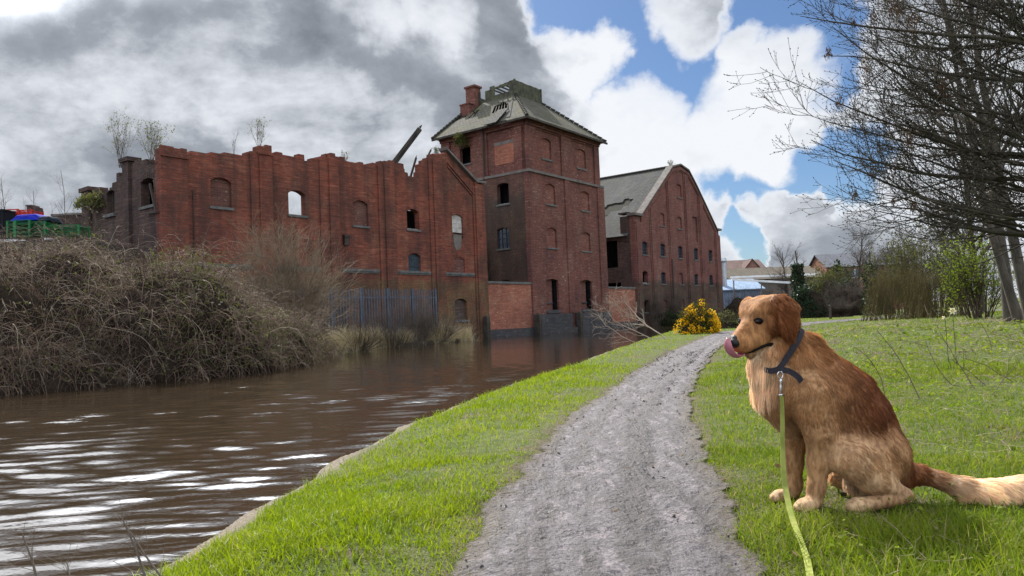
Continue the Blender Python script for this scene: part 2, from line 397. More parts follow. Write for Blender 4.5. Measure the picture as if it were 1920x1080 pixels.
def path_le(y): y = np.asarray(y, float); return path_l(y)+(vnoise(y, y*0, 0.35, 11)-.5)*0.05+(vnoise(y, y*0, 0.09, 12)-.5)*0.05
def path_re(y): y = np.asarray(y, float); return path_r(y)+(vnoise(y, y*0, 0.4, 13)-.5)*0.05+(vnoise(y, y*0, 0.1, 14)-.5)*0.05

def height(x, y):
    x = np.asarray(x, float); y = np.asarray(y, float); sh = x.shape
    Q = np.stack([x.ravel(), y.ravel()], 1)
    dn = seg_dist(Q, NEAR_W); df = seg_dist(Q, FAR_W)
    x, y = Q[:, 0], Q[:, 1]
    wob = (vnoise(x, y, 0.55, 1)-.5)*0.20+(vnoise(x, y, 0.17, 2)-.5)*0.10
    d = dn+wob*0.6
    z = ZW-0.5 + 0.62*sstep(-0.10, 0.05, d) + 0.07*sstep(0.05, 0.28, d) + (0.115-0.02)*sstep(0.2, 0.9, d)
    lx, rx = path_le(y), path_re(y)
    inpath = sstep(-0.05, 0.20, x-lx)*sstep(-0.05, 0.20, rx-x)
    bump = (vnoise(x, y, 0.9, 3)-.5)*0.05+(vnoise(x, y, 0.23, 4)-.5)*0.022
    z = z + np.where(dn > 0.3, bump*(1-inpath)*sstep(.3, .8, dn), 0) - 0.055*inpath*sstep(0.4, .8, dn)
    k = np.maximum(0, x-rx)
    z = z + 0.014*sstep(0.0, 0.3, k) + sstep(2.0, 14.0, k)*0.42*sstep(3, 14, y) + (vnoise(x, y, 3.1, 5)-.5)*0.16*sstep(1.2, 4.5, k)
    far = df < 0
    b = -df+(vnoise(x, y, 0.8, 8)-.5)*0.35
    zf = ZW-0.5 + 0.66*sstep(-0.15, 0.12, b) + 0.55*sstep(0.3, 5.5, b) + (vnoise(x, y, 1.6, 9)-.5)*0.22*sstep(.2, 1.5, b)
    t = (Q-TC[:2])@AX[:2]; s = (Q-TC[:2])@BX[:2]
    zf = np.where((s > -0.05) & (t > -5.2), np.where(s < 0.25, ZW-0.5, np.minimum(zf, 0.0)), zf)
    z = np.where(far, zf, z)
    z = np.where((dn <= -0.1) & (df >= 0.15), ZW-0.5, z)
    r = np.hypot(x, y); z = np.where(r > 130, 0.2, z)
    return z.reshape(sh)
def hz(x, y): return float(height(np.array([x]), np.array([y]))[0])

def ground_material():
    m, k = material('turf_soil'); tc = k.node('ShaderNodeTexCoord').outputs['Object']
    a = k.noise(tc, 1.1, 6, 0.62); b = k.noise(tc, 9, 5, 0.6); c = k.noise(tc, 60, 3, 0.6)
    green = k.mix(k.remap(b, 0.35, 0.65), (0.050, 0.070, 0.016), (0.085, 0.105, 0.026))
    brown = k.mix(k.remap(c, 0.35, 0.65), (0.060, 0.046, 0.030), (0.125, 0.098, 0.065))
    f = k.remap(k.math('ADD', k.math('MULTIPLY', a, 0.6), k.math('MULTIPLY', b, 0.4)), 0.50, 0.62)
    col = k.mix(f, green, brown); worn = k.node('ShaderNodeAttribute', attribute_name='worn').outputs['Fac']
    col = k.mix(k.math('MULTIPLY', worn, k.remap(b, 0.3, 0.55, 0.4, 1.0)), col, brown)
    z = k.xyz(tc)[2]; far = k.node('ShaderNodeAttribute', attribute_name='far_side').outputs['Fac']
    col = k.mix(k.remap(z, -0.08, -0.17), col, k.mix(k.remap(c, 0.4, 0.6), (0.13, 0.105, 0.08), (0.20, 0.17, 0.13)))
    col = k.mix(far, col, k.mix(k.remap(c, 0.35, 0.65), (0.022, 0.018, 0.013), (0.060, 0.048, 0.034)))
    wet = k.remap(z, -0.20, -0.27); col = k.mix(wet, col, (0.022, 0.017, 0.012))
    bs = principled(k, col, 0.92, k.math('ADD', b, c), 0.03, 0.8, 0.2); k.l.new(bs.outputs[0], k.out.inputs[0]); return m

def build_ground():
    ang = np.concatenate([np.linspace(-180, -62, 90, endpoint=False), np.linspace(-62, 62, 900, endpoint=False), np.linspace(62, 180, 91)])
    rr = [0.0]; r = 0.35
    while r < 2600: rr.append(r); r *= 1.011 if r < 70 else 1.08
    rr = np.array(rr); A = np.radians(ang)
    X = rr[:, None]*np.sin(A)[None]; Y = rr[:, None]*np.cos(A)[None]
    Z = height(X, Y); n, mcol = X.shape
    V = np.stack([X, Y, Z], -1).reshape(-1, 3)
    i = np.arange(n-1)[:, None]*mcol; j = np.arange(mcol-1)[None]
    F = np.stack([i+j, i+mcol+j, i+mcol+j+1, i+j+1], -1).reshape(-1, 4)
    me = new_mesh('ground', V, F, True); vattr(me, 'far_side', (seg_dist(V[:, :2].astype(float), FAR_W) < .3))
    gx, gy = V[:, 0].astype(float), V[:, 1].astype(float); vattr(me, 'worn', np.exp(-np.minimum(np.abs(gx-path_le(gy)), np.abs(gx-path_re(gy)))/.10))
    o = link('ground', me, ground_material()); tag(o, kind='structure')

def path_material():
    m, k = material('trodden_mud'); tc = k.node('ShaderNodeTexCoord').outputs['Object']
    lng = k.mapping(tc, (4.2, 0.55, 1), rot=(0, 0, R(13)))
    a = k.noise(lng, 2.3, 6, 0.66, 0.6); b = k.noise(tc, 24, 6, 0.68); c = k.noise(tc, 95, 4, 0.65); e = k.noise(k.mapping(tc, (1, 0.6, 1)), 6.5, 6, 0.7, 1.2)
    v = k.node('ShaderNodeTexVoronoi'); k.put(v.inputs['Vector'], tc); v.inputs['Scale'].default_value = 55
    edge = k.node('ShaderNodeAttribute', attribute_name='edge').outputs['Fac']; acr = k.node('ShaderNodeAttribute', attribute_name='across').outputs['Fac']
    col = k.mix(k.remap(b, 0.35, 0.65), (0.072, 0.065, 0.070), (0.128, 0.117, 0.127))
    gr = k.noise(tc, 150, 3, 0.7); col = k.mix(k.math('MULTIPLY', k.remap(gr, 0.54, 0.66), 0.6), col, (0.30, 0.28, 0.295))
    col = k.mix(k.math('MULTIPLY', k.remap(e, 0.49, 0.64), 0.75), col, (0.250, 0.218, 0.232))          # dried pale crust
    def track(u0, w): return k.remap(k.math('ABSOLUTE', k.math('SUBTRACT', acr, u0)), w, 0.0)
    tr = k.math('MAXIMUM', k.math('MULTIPLY', track(.60, .13), 1.0), k.math('MAXIMUM', k.math('MULTIPLY', track(.27, .10), .55), k.math('MULTIPLY', track(.88, .08), .6)))
    f = k.math('ADD', k.math('MULTIPLY', a, 0.5), k.math('ADD', k.math('MULTIPLY', e, 0.15), k.math('MULTIPLY', b, 0.35)))
    f = k.math('ADD', f, k.math('MULTIPLY', tr, 0.110))
    col = k.mix(k.math('MULTIPLY', k.remap(f, 0.490, 0.570), 0.9), col, (0.034, 0.028, 0.029))         # damp churned mud
    col = k.mix(k.math('MULTIPLY', k.remap(c, 0.56, 0.66), 0.7), col, (0.020, 0.016, 0.016))
    soil = k.mix(k.remap(c, 0.35, 0.65), (0.045, 0.035, 0.026), (0.090, 0.073, 0.055)); ed = k.math('ADD', edge, k.math('MULTIPLY', k.math('SUBTRACT', b, 0.5), 0.22))
    col = k.mix(k.remap(ed, 0.16, 0.02), col, soil)
    h = k.math('ADD', k.math('ADD', k.math('MULTIPLY', b, 1.0), k.math('MULTIPLY', c, 0.45)), k.math('ADD', k.math('MULTIPLY', a, 0.8), k.math('MULTIPLY', v.outputs['Distance'], 0.35)))
    bs = principled(k, col, k.remap(f, 0.5, 0.6, 0.78, 0.45), h, 0.022, 1.0, 0.35)
    tp = k.node('ShaderNodeBsdfTransparent'); mx = k.node('ShaderNodeMixShader'); k.put(mx.inputs[0], k.remap(k.math('ADD', edge, k.math('MULTIPLY', k.math('SUBTRACT', b, 0.5), 0.10)), 0.012, 0.045)); k.l.new(tp.outputs[0], mx.inputs[1]); k.l.new(bs.outputs[0], mx.inputs[2])
    k.l.new(mx.outputs[0], k.out.inputs[0]); return m

def build_path():
    ys = [-18.0]; 
    while ys[-1] < 60: ys.append(ys[-1]+max(0.012, 0.006*abs(ys[-1])))
    ys = np.array(ys); nx = 90; u = np.linspace(0, 1, nx)
    L = path_le(ys); Rr = path_re(ys)
    X = L[:, None]+(Rr-L)[:, None]*u[None]; Y = np.broadcast_to(ys[:, None], X.shape)
    edge = np.minimum(u, 1-u)[None]*(Rr-L)[:, None]
    Z = height(X, Y)+0.010 + 0.05*(sstep(-.05, .20, X-path_le(Y))*sstep(-.05, .20, path_re(Y)-X))
    cl = (X-(L+0.50*(Rr-L))[:, None])
    Z += ((vnoise(X, Y, 0.16, 21)-.5)*0.016+(vnoise(X, Y, 0.055, 22)-.5)*0.013+(vnoise(X, Y, 0.022, 25)-.5)*0.010)*sstep(0, .1, edge)
    Z -= 0.014*np.exp(-(cl/0.07)**2)*sstep(.35, .6, vnoise(X, Y, 1.3, 23))+0.012*np.exp(-((cl-0.2)/0.05)**2)*sstep(.3, .6, vnoise(X, Y, 1.1, 24))
    V = np.stack([X, Y, Z], -1).reshape(-1, 3); n = len(ys); i = np.arange(n-1)[:, None]*nx; j = np.arange(nx-1)[None]
    F = np.stack([i+j, i+j+1, i+nx+j+1, i+nx+j], -1).reshape(-1, 4)
    me = new_mesh('towpath', V, F, True); vattr(me, 'edge', edge); vattr(me, 'across', np.broadcast_to(u[None], X.shape))
    tag(link('towpath', me, path_material()), kind='structure')

def build_water():
    m, k = material('canal_water_surface'); tc = k.node('ShaderNodeTexCoord').outputs['Object']
    w2 = k.noise(k.mapping(tc, (0.5, 1, 1), rot=(0, 0, R(-7))), 16.0, 3, 0.5, 0.3)
    b = principled(k, (0.026, 0.0175, 0.0105), 0.012, w2, 0.004, 1.0, 0.5, IOR=1.33)
    k.l.new(b.outputs[0], k.out.inputs[0])
    # real ripples: long crested wavelets running across the canal, on a fan of cells that is finest near the bank
    rg = np.random.default_rng(17); A = np.radians(np.linspace(-46, 16, 760)); rr = [1.6]
    while rr[-1] < 62: rr.append(rr[-1]*1.0052)
    rr = np.array(rr); X = rr[:, None]*np.sin(A)[None]; Y = rr[:, None]*np.cos(A)[None]
    Z = np.zeros_like(X); amp = .45+.75*vnoise(X, Y, 2.6, 71)*vnoise(X, Y, 7.0, 72)*2
    wx = X+.25*(vnoise(X, Y, 1.3, 73)-.5); wy = Y+.30*(vnoise(X, Y, 1.1, 74)-.5)
    for i in range(26):
        lam = .075*(1.125**i) if i < 16 else rg.uniform(.14, .42); th = rg.normal(R(-6), R(9)); kx, ky = math.sin(th), math.cos(th); ph = rg.uniform(0, 6.28)
        mod = .35+1.3*vnoise(X*.35+i*7, Y*1.1+i*3, lam*3+.25, 80+i)**1.5
        fade = sstep(2.2, 5.5, lam/(rr*0.0052+1e-6))[:, None]
        Z += WAVE*lam/(2*np.pi)*np.sin(2*np.pi*(wx*kx+wy*ky)/lam+ph)*mod*fade
    Z *= amp
    n, mc = X.shape; V = np.stack([X, Y, ZW+Z], -1).reshape(-1, 3); i = np.arange(n-1)[:, None]*mc; j = np.arange(mc-1)[None]
    F = np.stack([i+j, i+j+1, i+mc+j+1, i+mc+j], -1).reshape(-1, 4)
    a0, a1 = math.radians(-46), math.radians(16); r0, r1 = rr[0], rr[-1]; big = 150.0
    e = len(V); ex = [(math.sin(q)*r, math.cos(q)*r, ZW) for q in (a0, a1) for r in (0.0, r0, r1, big)]+[(-120, 20, ZW), (-60, -40, ZW), (40, -40, ZW), (150, 10, ZW)]
    V = np.vstack([V, ex]); F2 = [np.array([[e+2, e+3, e+7, e+6]])]
    skirt = np.array([[e+8, e+9, e+1, e+2], [e+8, e+2, e+3, e+3]]); tri = np.array([[e+8, e+2, e+3]]); quad = np.array([[e+8, e+9, e+1, e+2], [e+9, e+10, e+5, e+1], [e+10, e+11, e+6, e+5]]); tri2 = np.array([[e+11, e+7, e+6], [e+8, e+2, e+3]])
    o = link('canal_water', new_mesh('canal_water', V, [F, quad, F2[0], tri2], True), m); tag(o, kind='structure')
WAVE = 0.044
build_ground(); build_path(); build_water()

# ------------------------------------------------------------------ the brick ruins along the canal
# frame: t along the water front (to the right, away), s into the buildings, z up; origin at the tower's corner
def front(px, py, s=0.0):
    d = ray(px, py); nrm = BX; k = ((C3(0, s)-CAM_O)@nrm)/(d@nrm); p = CAM_O+d*k
    return ((p-TC)@AX, p[2])
def side(px, py, t=0.0):
    d = ray(px, py); k = ((C3(t, 0)-CAM_O)@AX)/(d@AX); p = CAM_O+d*k
    return ((p-TC)@BX, p[2])
FR = lambda u, v, w: (u, w, v)          # u = t, v = z, w = s
SI = lambda u, v, w: (w, u, v)          # u = s, v = z, w = t
YAW = math.atan2(AX[1], AX[0])
def building(name, t0, s0, label, cat, **kw):
    e = empty(name, tuple(C3(t0, s0, 0)), YAW, label=label, cat=cat, **kw); e['_o'] = (t0, s0); return e
def put(mb, name, mat, parent, root=None, smooth=False):
    """link shapes given in (t, s, z) under a building"""
    r = root or parent; t0, s0 = r['_o'][0], r['_o'][1]
    V = np.concatenate(mb.V)-np.array((t0, s0, 0))
    return link(name, new_mesh(name, V, mb.F, smooth), mat, parent)
def rect(u0, u1, v0, v1, rise=0.0, n=6):
    """window outline with a segmental arch"""
    r = [(u0, v0), (u1, v0)]
    if rise <= 0: return r+[(u1, v1), (u0, v1)]
    for i in range(n+1):
        a = i/n; r.append((u1+(u0-u1)*a, v1-rise+rise*(1-(2*a-1)**2)))
    return r
def pbox(fn, x0, x1, y0, y1, arg=0.0):
    """photo box -> (u0, u1, z0, z1) in the plane"""
    ym, xm = (y0+y1)/2, (x0+x1)/2
    ua, ub = fn(x0, ym, arg)[0], fn(x1, ym, arg)[0]
    return min(ua, ub), max(ua, ub), fn(xm, y1, arg)[1], fn(xm, y0, arg)[1]
def ragged(pts, seed, amp=0.09, step=0.24):
    """breaks an outline into steps of single bricks"""
    rg = np.random.default_rng(seed); out = []
    for a, b in zip(pts[:-1], pts[1:]):
        L = abs(b[0]-a[0]); n = max(1, int(L/step))
        for i in range(n):
            f0, f1 = i/n, (i+1)/n
            z = a[1]+(b[1]-a[1])*(f0+f1)/2 + rg.choice([-1, 0, 0, 1])*0.085*(amp > 0) + rg.normal()*amp*0.25
            z = round(z/0.085)*0.085
            out += [(a[0]+(b[0]-a[0])*f0, z), (a[0]+(b[0]-a[0])*(f1-0.03), z)]
    return out

M_BRICK_RUIN = brick_mat('soot_streaked_red_brick', (0.240, 0.066, 0.041), (0.160, 0.042, 0.028), (0.125, 0.076, 0.058), dirt=0.60, band=3.15, band_col=(0.170, 0.110, 0.060), pale=0.15,
    patch=[(-7.6, 2.6, 0.5, 2.0, (0.24, 0.15, 0.05), 0.6), (-12.2, 2.6, 0.5, 1.6, (0.17, 0.12, 0.07), 0.6)])
M_BRICK_DARK = brick_mat('dark_weathered_brick', (0.098, 0.058, 0.050), (0.060, 0.040, 0.038), (0.055, 0.045, 0.042), dirt=0.7, pale=0.2)
M_BRICK_TOWER = brick_mat('purple_red_brick', (0.190, 0.068, 0.052), (0.130, 0.046, 0.038), (0.115, 0.078, 0.066), dirt=0.28, pale=0.6)
M_BRICK_TSIDE = brick_mat('dark_tower_brick', (0.125, 0.056, 0.042), (0.085, 0.042, 0.034), (0.080, 0.058, 0.050), dirt=0.62, band=9.0, band_col=(0.082, 0.058, 0.045), pale=0.3)  # darker brick tone for the left side wall
M_BRICK_GABLE = brick_mat('maltings_red_brick', (0.205, 0.076, 0.060), (0.150, 0.052, 0.044), (0.120, 0.085, 0.076), dirt=0.24, band=3.6, band_col=(0.085, 0.068, 0.050), pale=0.3)
M_BRICK_INFILL = brick_mat('infill_brick', (0.165, 0.058, 0.044), (0.115, 0.040, 0.033), (0.15, 0.105, 0.088), dirt=0.35, pale=0.6)
M_BRICK_TIN = brick_mat('tower_infill_brick', (0.212, 0.072, 0.054), (0.152, 0.052, 0.041), (0.13, 0.088, 0.073), dirt=0.1, pale=0.6)
M_BRICK_GIN = brick_mat('maltings_infill_brick', (0.215, 0.078, 0.062), (0.160, 0.055, 0.046), (0.13, 0.092, 0.08), dirt=0.1, pale=0.5)
M_BRICK_LOW = brick_mat('orange_brick', (0.36, 0.125, 0.075), (0.27, 0.085, 0.055), (0.22, 0.145, 0.115), dirt=0.25, pale=0.9)
M_BRICK_BLUE = brick_mat('blue_engineering_brick', (0.062, 0.064, 0.072), (0.045, 0.046, 0.055), (0.075, 0.072, 0.07), dirt=0.3, pale=0.3)
M_STONE = simple_mat('grey_sill_stone', (0.125, 0.125, 0.12), (0.070, 0.072, 0.074), 3.0, 0.85)
M_CEMENT = simple_mat('cement_string', (0.15, 0.135, 0.125), (0.09, 0.082, 0.078), 2.5, 0.9)
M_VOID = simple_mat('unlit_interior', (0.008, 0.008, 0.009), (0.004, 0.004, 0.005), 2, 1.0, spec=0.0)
M_WOOD_OLD = simple_mat('rotten_wood', (0.060, 0.052, 0.042), (0.026, 0.024, 0.022), 3.0, 0.9, stretch=(1, 1, 0.4))
M_WOOD_GREEN = simple_mat('algae_planks', (0.085, 0.090, 0.055), (0.035, 0.034, 0.030), 2.2, 0.9)
M_WHITE_WOOD = simple_mat('flaked_white_paint', (0.55, 0.55, 0.53), (0.26, 0.26, 0.26), 5, 0.7)
M_BLUE_DOOR = simple_mat('blue_grey_door_paint', (0.030, 0.048, 0.066), (0.016, 0.024, 0.034), 4, 0.6)
M_GLASS_OLD = simple_mat('grimy_glazing', (0.035, 0.050, 0.070), (0.014, 0.020, 0.030), 5, 0.15, spec=0.5)
M_PIPE = simple_mat('rusty_black_pipe', (0.025, 0.022, 0.022), (0.05, 0.03, 0.022), 6, 0.6)
M_WHITEWASH = simple_mat('whitewashed_block', (0.50, 0.49, 0.47), (0.28, 0.26, 0.25), 2.5, 0.9)

def slate_mat(name, c1, c2, moss=(0.10, 0.11, 0.05), mossy=0.4):
    m, k = material(name); tc = k.node('ShaderNodeTexCoord').outputs['UV']
    x, y, z = k.xyz(tc)
    bt = k.node('ShaderNodeTexBrick'); k.put(bt.inputs['Vector'], tc); bt.inputs['Scale'].default_value = 1
    bt.inputs['Brick Width'].default_value = 0.30; bt.inputs['Row Height'].default_value = 0.20; bt.inputs['Mortar Size'].default_value = 0.012
    k.put(bt.inputs['Color1'], c1); k.put(bt.inputs['Color2'], c2); k.put(bt.inputs['Mortar'], tuple(v*0.4 for v in c2))
    n = k.noise(tc, 0.7, 6, 0.65); n2 = k.noise(k.mapping(tc, (0.8, 0.3, 1)), 0.9, 6, 0.65); n3 = k.noise(tc, 12, 4, 0.6)
    col = k.mix(k.math('MULTIPLY', k.remap(n2, 0.45, 0.7), 0.28), bt.outputs['Color'], tuple(v*1.7 for v in c1))
    col = k.mix(k.math('MULTIPLY', k.remap(k.math('ADD', k.math('MULTIPLY', n, .7), k.math('MULTIPLY', n3, .3)), 0.48, 0.66), mossy), col, moss)
    b = principled(k, col, 0.92, k.math('SUBTRACT', n3, bt.outputs['Fac']), 0.02, 0.8, 0.08); k.l.new(b.outputs[0], k.out.inputs[0]); return m
M_SLATE = slate_mat('mossy_roof_tiles', (0.098, 0.095, 0.078), (0.066, 0.064, 0.056), (0.092, 0.096, 0.036), 0.65)
M_SLATE_GREY = slate_mat('grey_slates', (0.080, 0.081, 0.080), (0.056, 0.057, 0.058), (0.070, 0.066, 0.036), 0.45)
def roof_quad(name, quads, mat, parent, root, thick=0.05):
    """flat roof pieces from corner lists in (t, s, z); UV in metres along and up the slope"""
    V, F, UV = [], [], []
    for q in quads:
        q = [np.array(p, float) for p in q]; e = q[1]-q[0]; e = e/np.linalg.norm(e); nn = np.cross(q[1]-q[0], q[2]-q[0]); nn /= np.linalg.norm(nn)
        if nn[2] < 0: nn = -nn
        f = np.cross(nn, e); b = len(V); m = len(q)
        V += [p for p in q]+[p-nn*thick for p in q]
        F.append(list(range(b, b+m))); F.append([b+m+i for i in range(m)][::-1])
        for i in range(m): F.append([b+i, b+m+i, b+m+(i+1) % m, b+(i+1) % m])
        uv = [(p@e, p@f) for p in q]; UV += uv+uv
    V = np.array(V)-np.array((root['_o'][0], root['_o'][1], 0))
    me = new_mesh(name, V, F); ul = me.uv_layers.new(name='UVMap'); vi = np.zeros(len(me.loops), np.int32); me.loops.foreach_get('vertex_index', vi)
    ul.data.foreach_set('uv', np.array(UV, np.float32)[vi].ravel())
    return link(name, me, mat, parent)

def window_parts(root, fn, plane, box, depth, kind, wall_s, rise=0.12, sill=True, infill=None, frame_col=None, sgn=1, arch_mat=None):
    """what fills an opening; fn = FR or SI, wall_s = plane of the wall face, sgn = direction into the building"""
    u0, u1, z0, z1 = box; e = 0.03
    if kind in ('blind', 'door_blind'):
        m = MB(); m.prism(rect(u0-e, u1+e, z0-e, z1+e), [], fn, wall_s+depth*sgn, wall_s+(depth+0.10)*sgn)
        w = put(m, 'blind_window', infill or M_BRICK_INFILL, root)
    elif kind == 'void':
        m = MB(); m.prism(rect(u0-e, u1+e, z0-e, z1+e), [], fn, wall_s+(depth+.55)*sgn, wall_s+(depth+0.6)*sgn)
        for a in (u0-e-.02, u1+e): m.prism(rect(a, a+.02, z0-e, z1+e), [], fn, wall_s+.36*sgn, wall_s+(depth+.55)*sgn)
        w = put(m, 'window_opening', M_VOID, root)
        m = MB(); f = 0.05
        m.prism(rect(u0, u0+f, z0, z1-rise), [], fn, wall_s+depth*sgn, wall_s+(depth+.07)*sgn); m.prism(rect(u0+f+.003, u1, z0, z0+f), [], fn, wall_s+depth*sgn, wall_s+(depth+.07)*sgn)
        put(m, 'frame', frame_col or M_WHITE_WOOD, w, root)
    elif kind == 'glazed':
        m = MB(); m.prism(rect(u0-e, u1+e, z0-e, z1+e), [], fn, wall_s+(depth+.05)*sgn, wall_s+(depth+0.09)*sgn); w = put(m, 'glazed_window', M_GLASS_OLD, root)
        m = MB()
        for i in range(4):
            a = u0+(u1-u0)*i/3; m.prism(rect(a-.022, a+.022, z0, z1), [], fn, wall_s+depth*sgn, wall_s+(depth+.045)*sgn)
        for i in range(1, 4):
            b = z0+(z1-z0)*i/4
            for j in range(3): m.prism(rect(u0+(u1-u0)*j/3+.025, u0+(u1-u0)*(j+1)/3-.025, b-.016, b+.016), [], fn, wall_s+depth*sgn, wall_s+(depth+.045)*sgn)
        put(m, 'frame', frame_col or M_BLUE_DOOR, w, root)
    elif kind == 'open':
        w = None
    elif kind == 'door':
        m = MB(); n = 5
        for i in range(n): m.prism(rect(u0+(u1-u0)*i/n+.004, u0+(u1-u0)*(i+1)/n-.004, z0-e, z1+e), [], fn, wall_s+depth*sgn, wall_s+(depth+.05)*sgn)
        m.prism(rect(u0, u1, z0+(z1-z0)*.3, z0+(z1-z0)*.37), [], fn, wall_s+(depth-.025)*sgn, wall_s+(depth-.003)*sgn); m.prism(rect(u0, u1, z0+(z1-z0)*.72, z0+(z1-z0)*.79), [], fn, wall_s+(depth-.025)*sgn, wall_s+(depth-.003)*sgn)
        w = put(m, 'loading_door', M_BLUE_DOOR, root)
    if rise > 0 and kind != 'open':
        m = MB(); arch_ring(m, fn, box, rise, wall_s, sgn, n=7, th=.18); put(m, 'arch', arch_mat or M_BRICK_RUIN, w or root, root)
    if sill:
        m = MB(); m.prism(rect(u0-.07, u1+.07, z0-.11, z0-.004), [], fn, wall_s-.07*sgn, wall_s+depth*sgn-.004*sgn); put(m, 'sill', M_STONE, w or root, root)
    return w

def arch_ring(m, fn, box, rise, wall_s, sgn=1, th=0.2, n=9):
    """soldier course over an opening, a little proud of the wall"""
    u0, u1, z0, z1 = box
    for i in range(n):
        a, b = i/n+.02, (i+1)/n-.02
        p = [(u0-.05+(u1-u0+.1)*x, z1-rise+rise*(1-(2*x-1)**2)+.005) for x in (a, b)]
        m.prism([p[0], p[1], (p[1][0], p[1][1]+th), (p[0][0], p[0][1]+th)], [], fn, wall_s-.012*sgn, wall_s+.05*sgn)

# ---- left: the roofless warehouse
def build_warehouse():
    tl, _ = front(302, 460); tr, _ = front(909, 480)
    B = building('ruined_warehouse', tl, 0, 'long roofless red brick warehouse with broken wall tops behind the blue fence', 'building')
    PR = -0.16                                            # face of the pilasters
    top_px = [(297, 281), (322, 279), (340, 288), (347, 291), (358, 285), (370, 281), (395, 284), (420, 288), (447, 292), (462, 287), (470, 281), (482, 278), (503, 279), (506, 287), (530, 290), (548, 294), (571, 292),
              (573, 303), (582, 303), (584, 293), (601, 292), (620, 291), (638, 296), (665, 304), (698, 310), (720, 303), (737, 301), (740, 308), (757, 305), (759, 326), (784, 336), (786, 304), (800, 302), (808, 293), (827, 287)]
    top = ragged([front(*p) for p in top_px], 3)
    top[0] = (tl, top[0][1])
    gable = [front(838, 283), front(889, 343), front(909, 346)]
    out = [(tl, -0.5)]; out = [(tl, -0.6), (tr, -0.6)] + [(tr, gable[2][1])] + [gable[1], gable[0]] + top[::-1]
    wins = {'b1': (395, 434, 333, 388), 'o2': (541, 573, 357, 403), 'b3': (662, 690, 376, 423), 'f4': (763, 786, 392, 430), 'd4': (766, 789, 475, 511), 'b5': (848, 868, 402, 447), 'b6': (851, 871, 482, 514), 'b7': (853, 876, 560, 600)}
    bx = {k: pbox(front, *v) for k, v in wins.items()}
    # make opposite pairs even
    holes = [rect(*bx[k], rise=0.16) for k in bx]
    m = MB(); m.prism(out, holes, FR, 0.0, 0.34); put(m, 'front_wall', M_BRICK_RUIN, B)
    # pilasters with a half step on the left; each its own part. (left groove, step, right edge, top y)
    pil = [(302, 303, 352, 282, 279), (472, 487, 511, 279, 279), (602, 618, 636, 293, 296), (712, 722, 741, 303, 302), (808, 815, 832, 294, 288), (890, 893, 909, 344, 347)]
    yb = (470, 470, 480, 480, 500, 500)
    for i, (a, b, c, y0, y1) in enumerate(pil):
        ta, tb, tc_ = front(a, yb[i])[0], front(b, yb[i])[0], front(c, yb[i])[0]
        if i == 0: ta = tl-0.02; tb = tl-0.02
        if i == 5: tc_ = tr+0.02
        za, zc = front((b+c)/2, y0)[1], front(c, y1)[1]
        m = MB(); tp = ragged([(tb, za), (tc_, zc)], 20+i, 0.06)
        m.prism([(tb, -0.55), (tc_, -0.55)]+tp[::-1], [], FR, PR, -0.003)
        if tb-ta > 0.05: m.prism([(ta, -0.55), (tb-.003, -0.55), (tb-.003, za-.25), (ta, za-.25)], [], FR, PR*0.5, -0.003)
        if i in (0, 1):   # broken cornice courses
            m.prism(rect(tb-.06, tc_+.05, za-.32, za-.20), [], FR, PR-.06, PR-.003)
        put(m, 'pilaster', M_BRICK_RUIN, B)
    # string course above the stained base, one length per bay
    zs = front(620, 506)[1]
    for a, b in ((362, 470), (512, 600), (640, 711), (743, 806), (834, 888)):
        t0, t1 = front(a, 505)[0], front(b, 512)[0]
        m = MB(); m.prism(rect(t0, t1, zs-.02, zs+.09), [], FR, -.10, -.003); m.prism(rect(t0, t1, zs-.10, zs-.023), [], FR, -.055, -.003)
        put(m, 'string_course', M_STONE, B)
    # raking corbels and coping of the half gable
    m = MB(); g0, g1 = gable[0], gable[1]
    m.prism([(g0[0]-.25, g0[1]+.16), (g0[0]-.20, g0[1]+.02), (g1[0]+.02, g1[1]+.02), (g1[0]+.06, g1[1]+.16)], [], FR, -.22, .40); m.prism([(g1[0]-.02, g1[1]+.0), (tr+.1, gable[2][1]+.0), (tr+.12, gable[2][1]+.13), (g1[0]+.07, g1[1]+.13)], [], FR, -.26, .5)
    put(m, 'gable_coping', M_CEMENT, B)
    for dz, s0 in ((-0.62, -.11), (-0.78, -.06)):
        m = MB(); m.prism([(g0[0]-.05, g0[1]+dz), (g0[0]-.05, g0[1]+dz-.13), (g1[0]-.1, g1[1]+dz-.13), (g1[0]-.1, g1[1]+dz)], [], FR, s0, -.003); put(m, 'raking_corbel', M_BRICK_RUIN, B)
    for k in ('o2', 'b5'):
        am = MB(); arch_ring(am, FR, bx[k], .16, 0.0); put(am, 'window_arch', M_BRICK_RUIN, B)
    window_parts(B, FR, 0, bx['b1'], 0.13, 'blind', 0.0)
    window_parts(B, FR, 0, bx['o2'], 0.13, 'open', 0.0)
    window_parts(B, FR, 0, bx['b3'], 0.12, 'blind', 0.0)
    w = window_parts(B, FR, 0, bx['f4'], 0.13, 'void', 0.0); 
    window_parts(B, FR, 0, bx['d4'], 0.12, 'door', 0.0, sill=False)
    u0, u1, z0, z1 = bx['b5']; bu = (u0, u1, z0+(z1-z0)*.25, z1); m = MB()
    for r_ in range(4):
        zz = bu[2]+(bu[3]-bu[2])*r_/4
        for c_ in range(2):
            ua = u0+(u1-u0)*(c_/2+(.25 if r_ % 2 else 0)); m.prism(rect(max(ua, u0-.02), min(ua+(u1-u0)/2-.012, u1+.02), zz, zz+(bu[3]-bu[2])/4-.012), [], FR, .10, .2)
        if r_ % 2: m.prism(rect(u0-.02, u0+(u1-u0)*.25-.012, zz, zz+(bu[3]-bu[2])/4-.012), [], FR, .10, .2)
    put(m, 'whitewashed_blocking', M_WHITEWASH, B)
    m = MB(); m.prism(rect(u0-.03, u1+.03, z0-.03, z1+.03), [], FR, .205, .3); put(m, 'blocked_window', M_BRICK_INFILL, B)
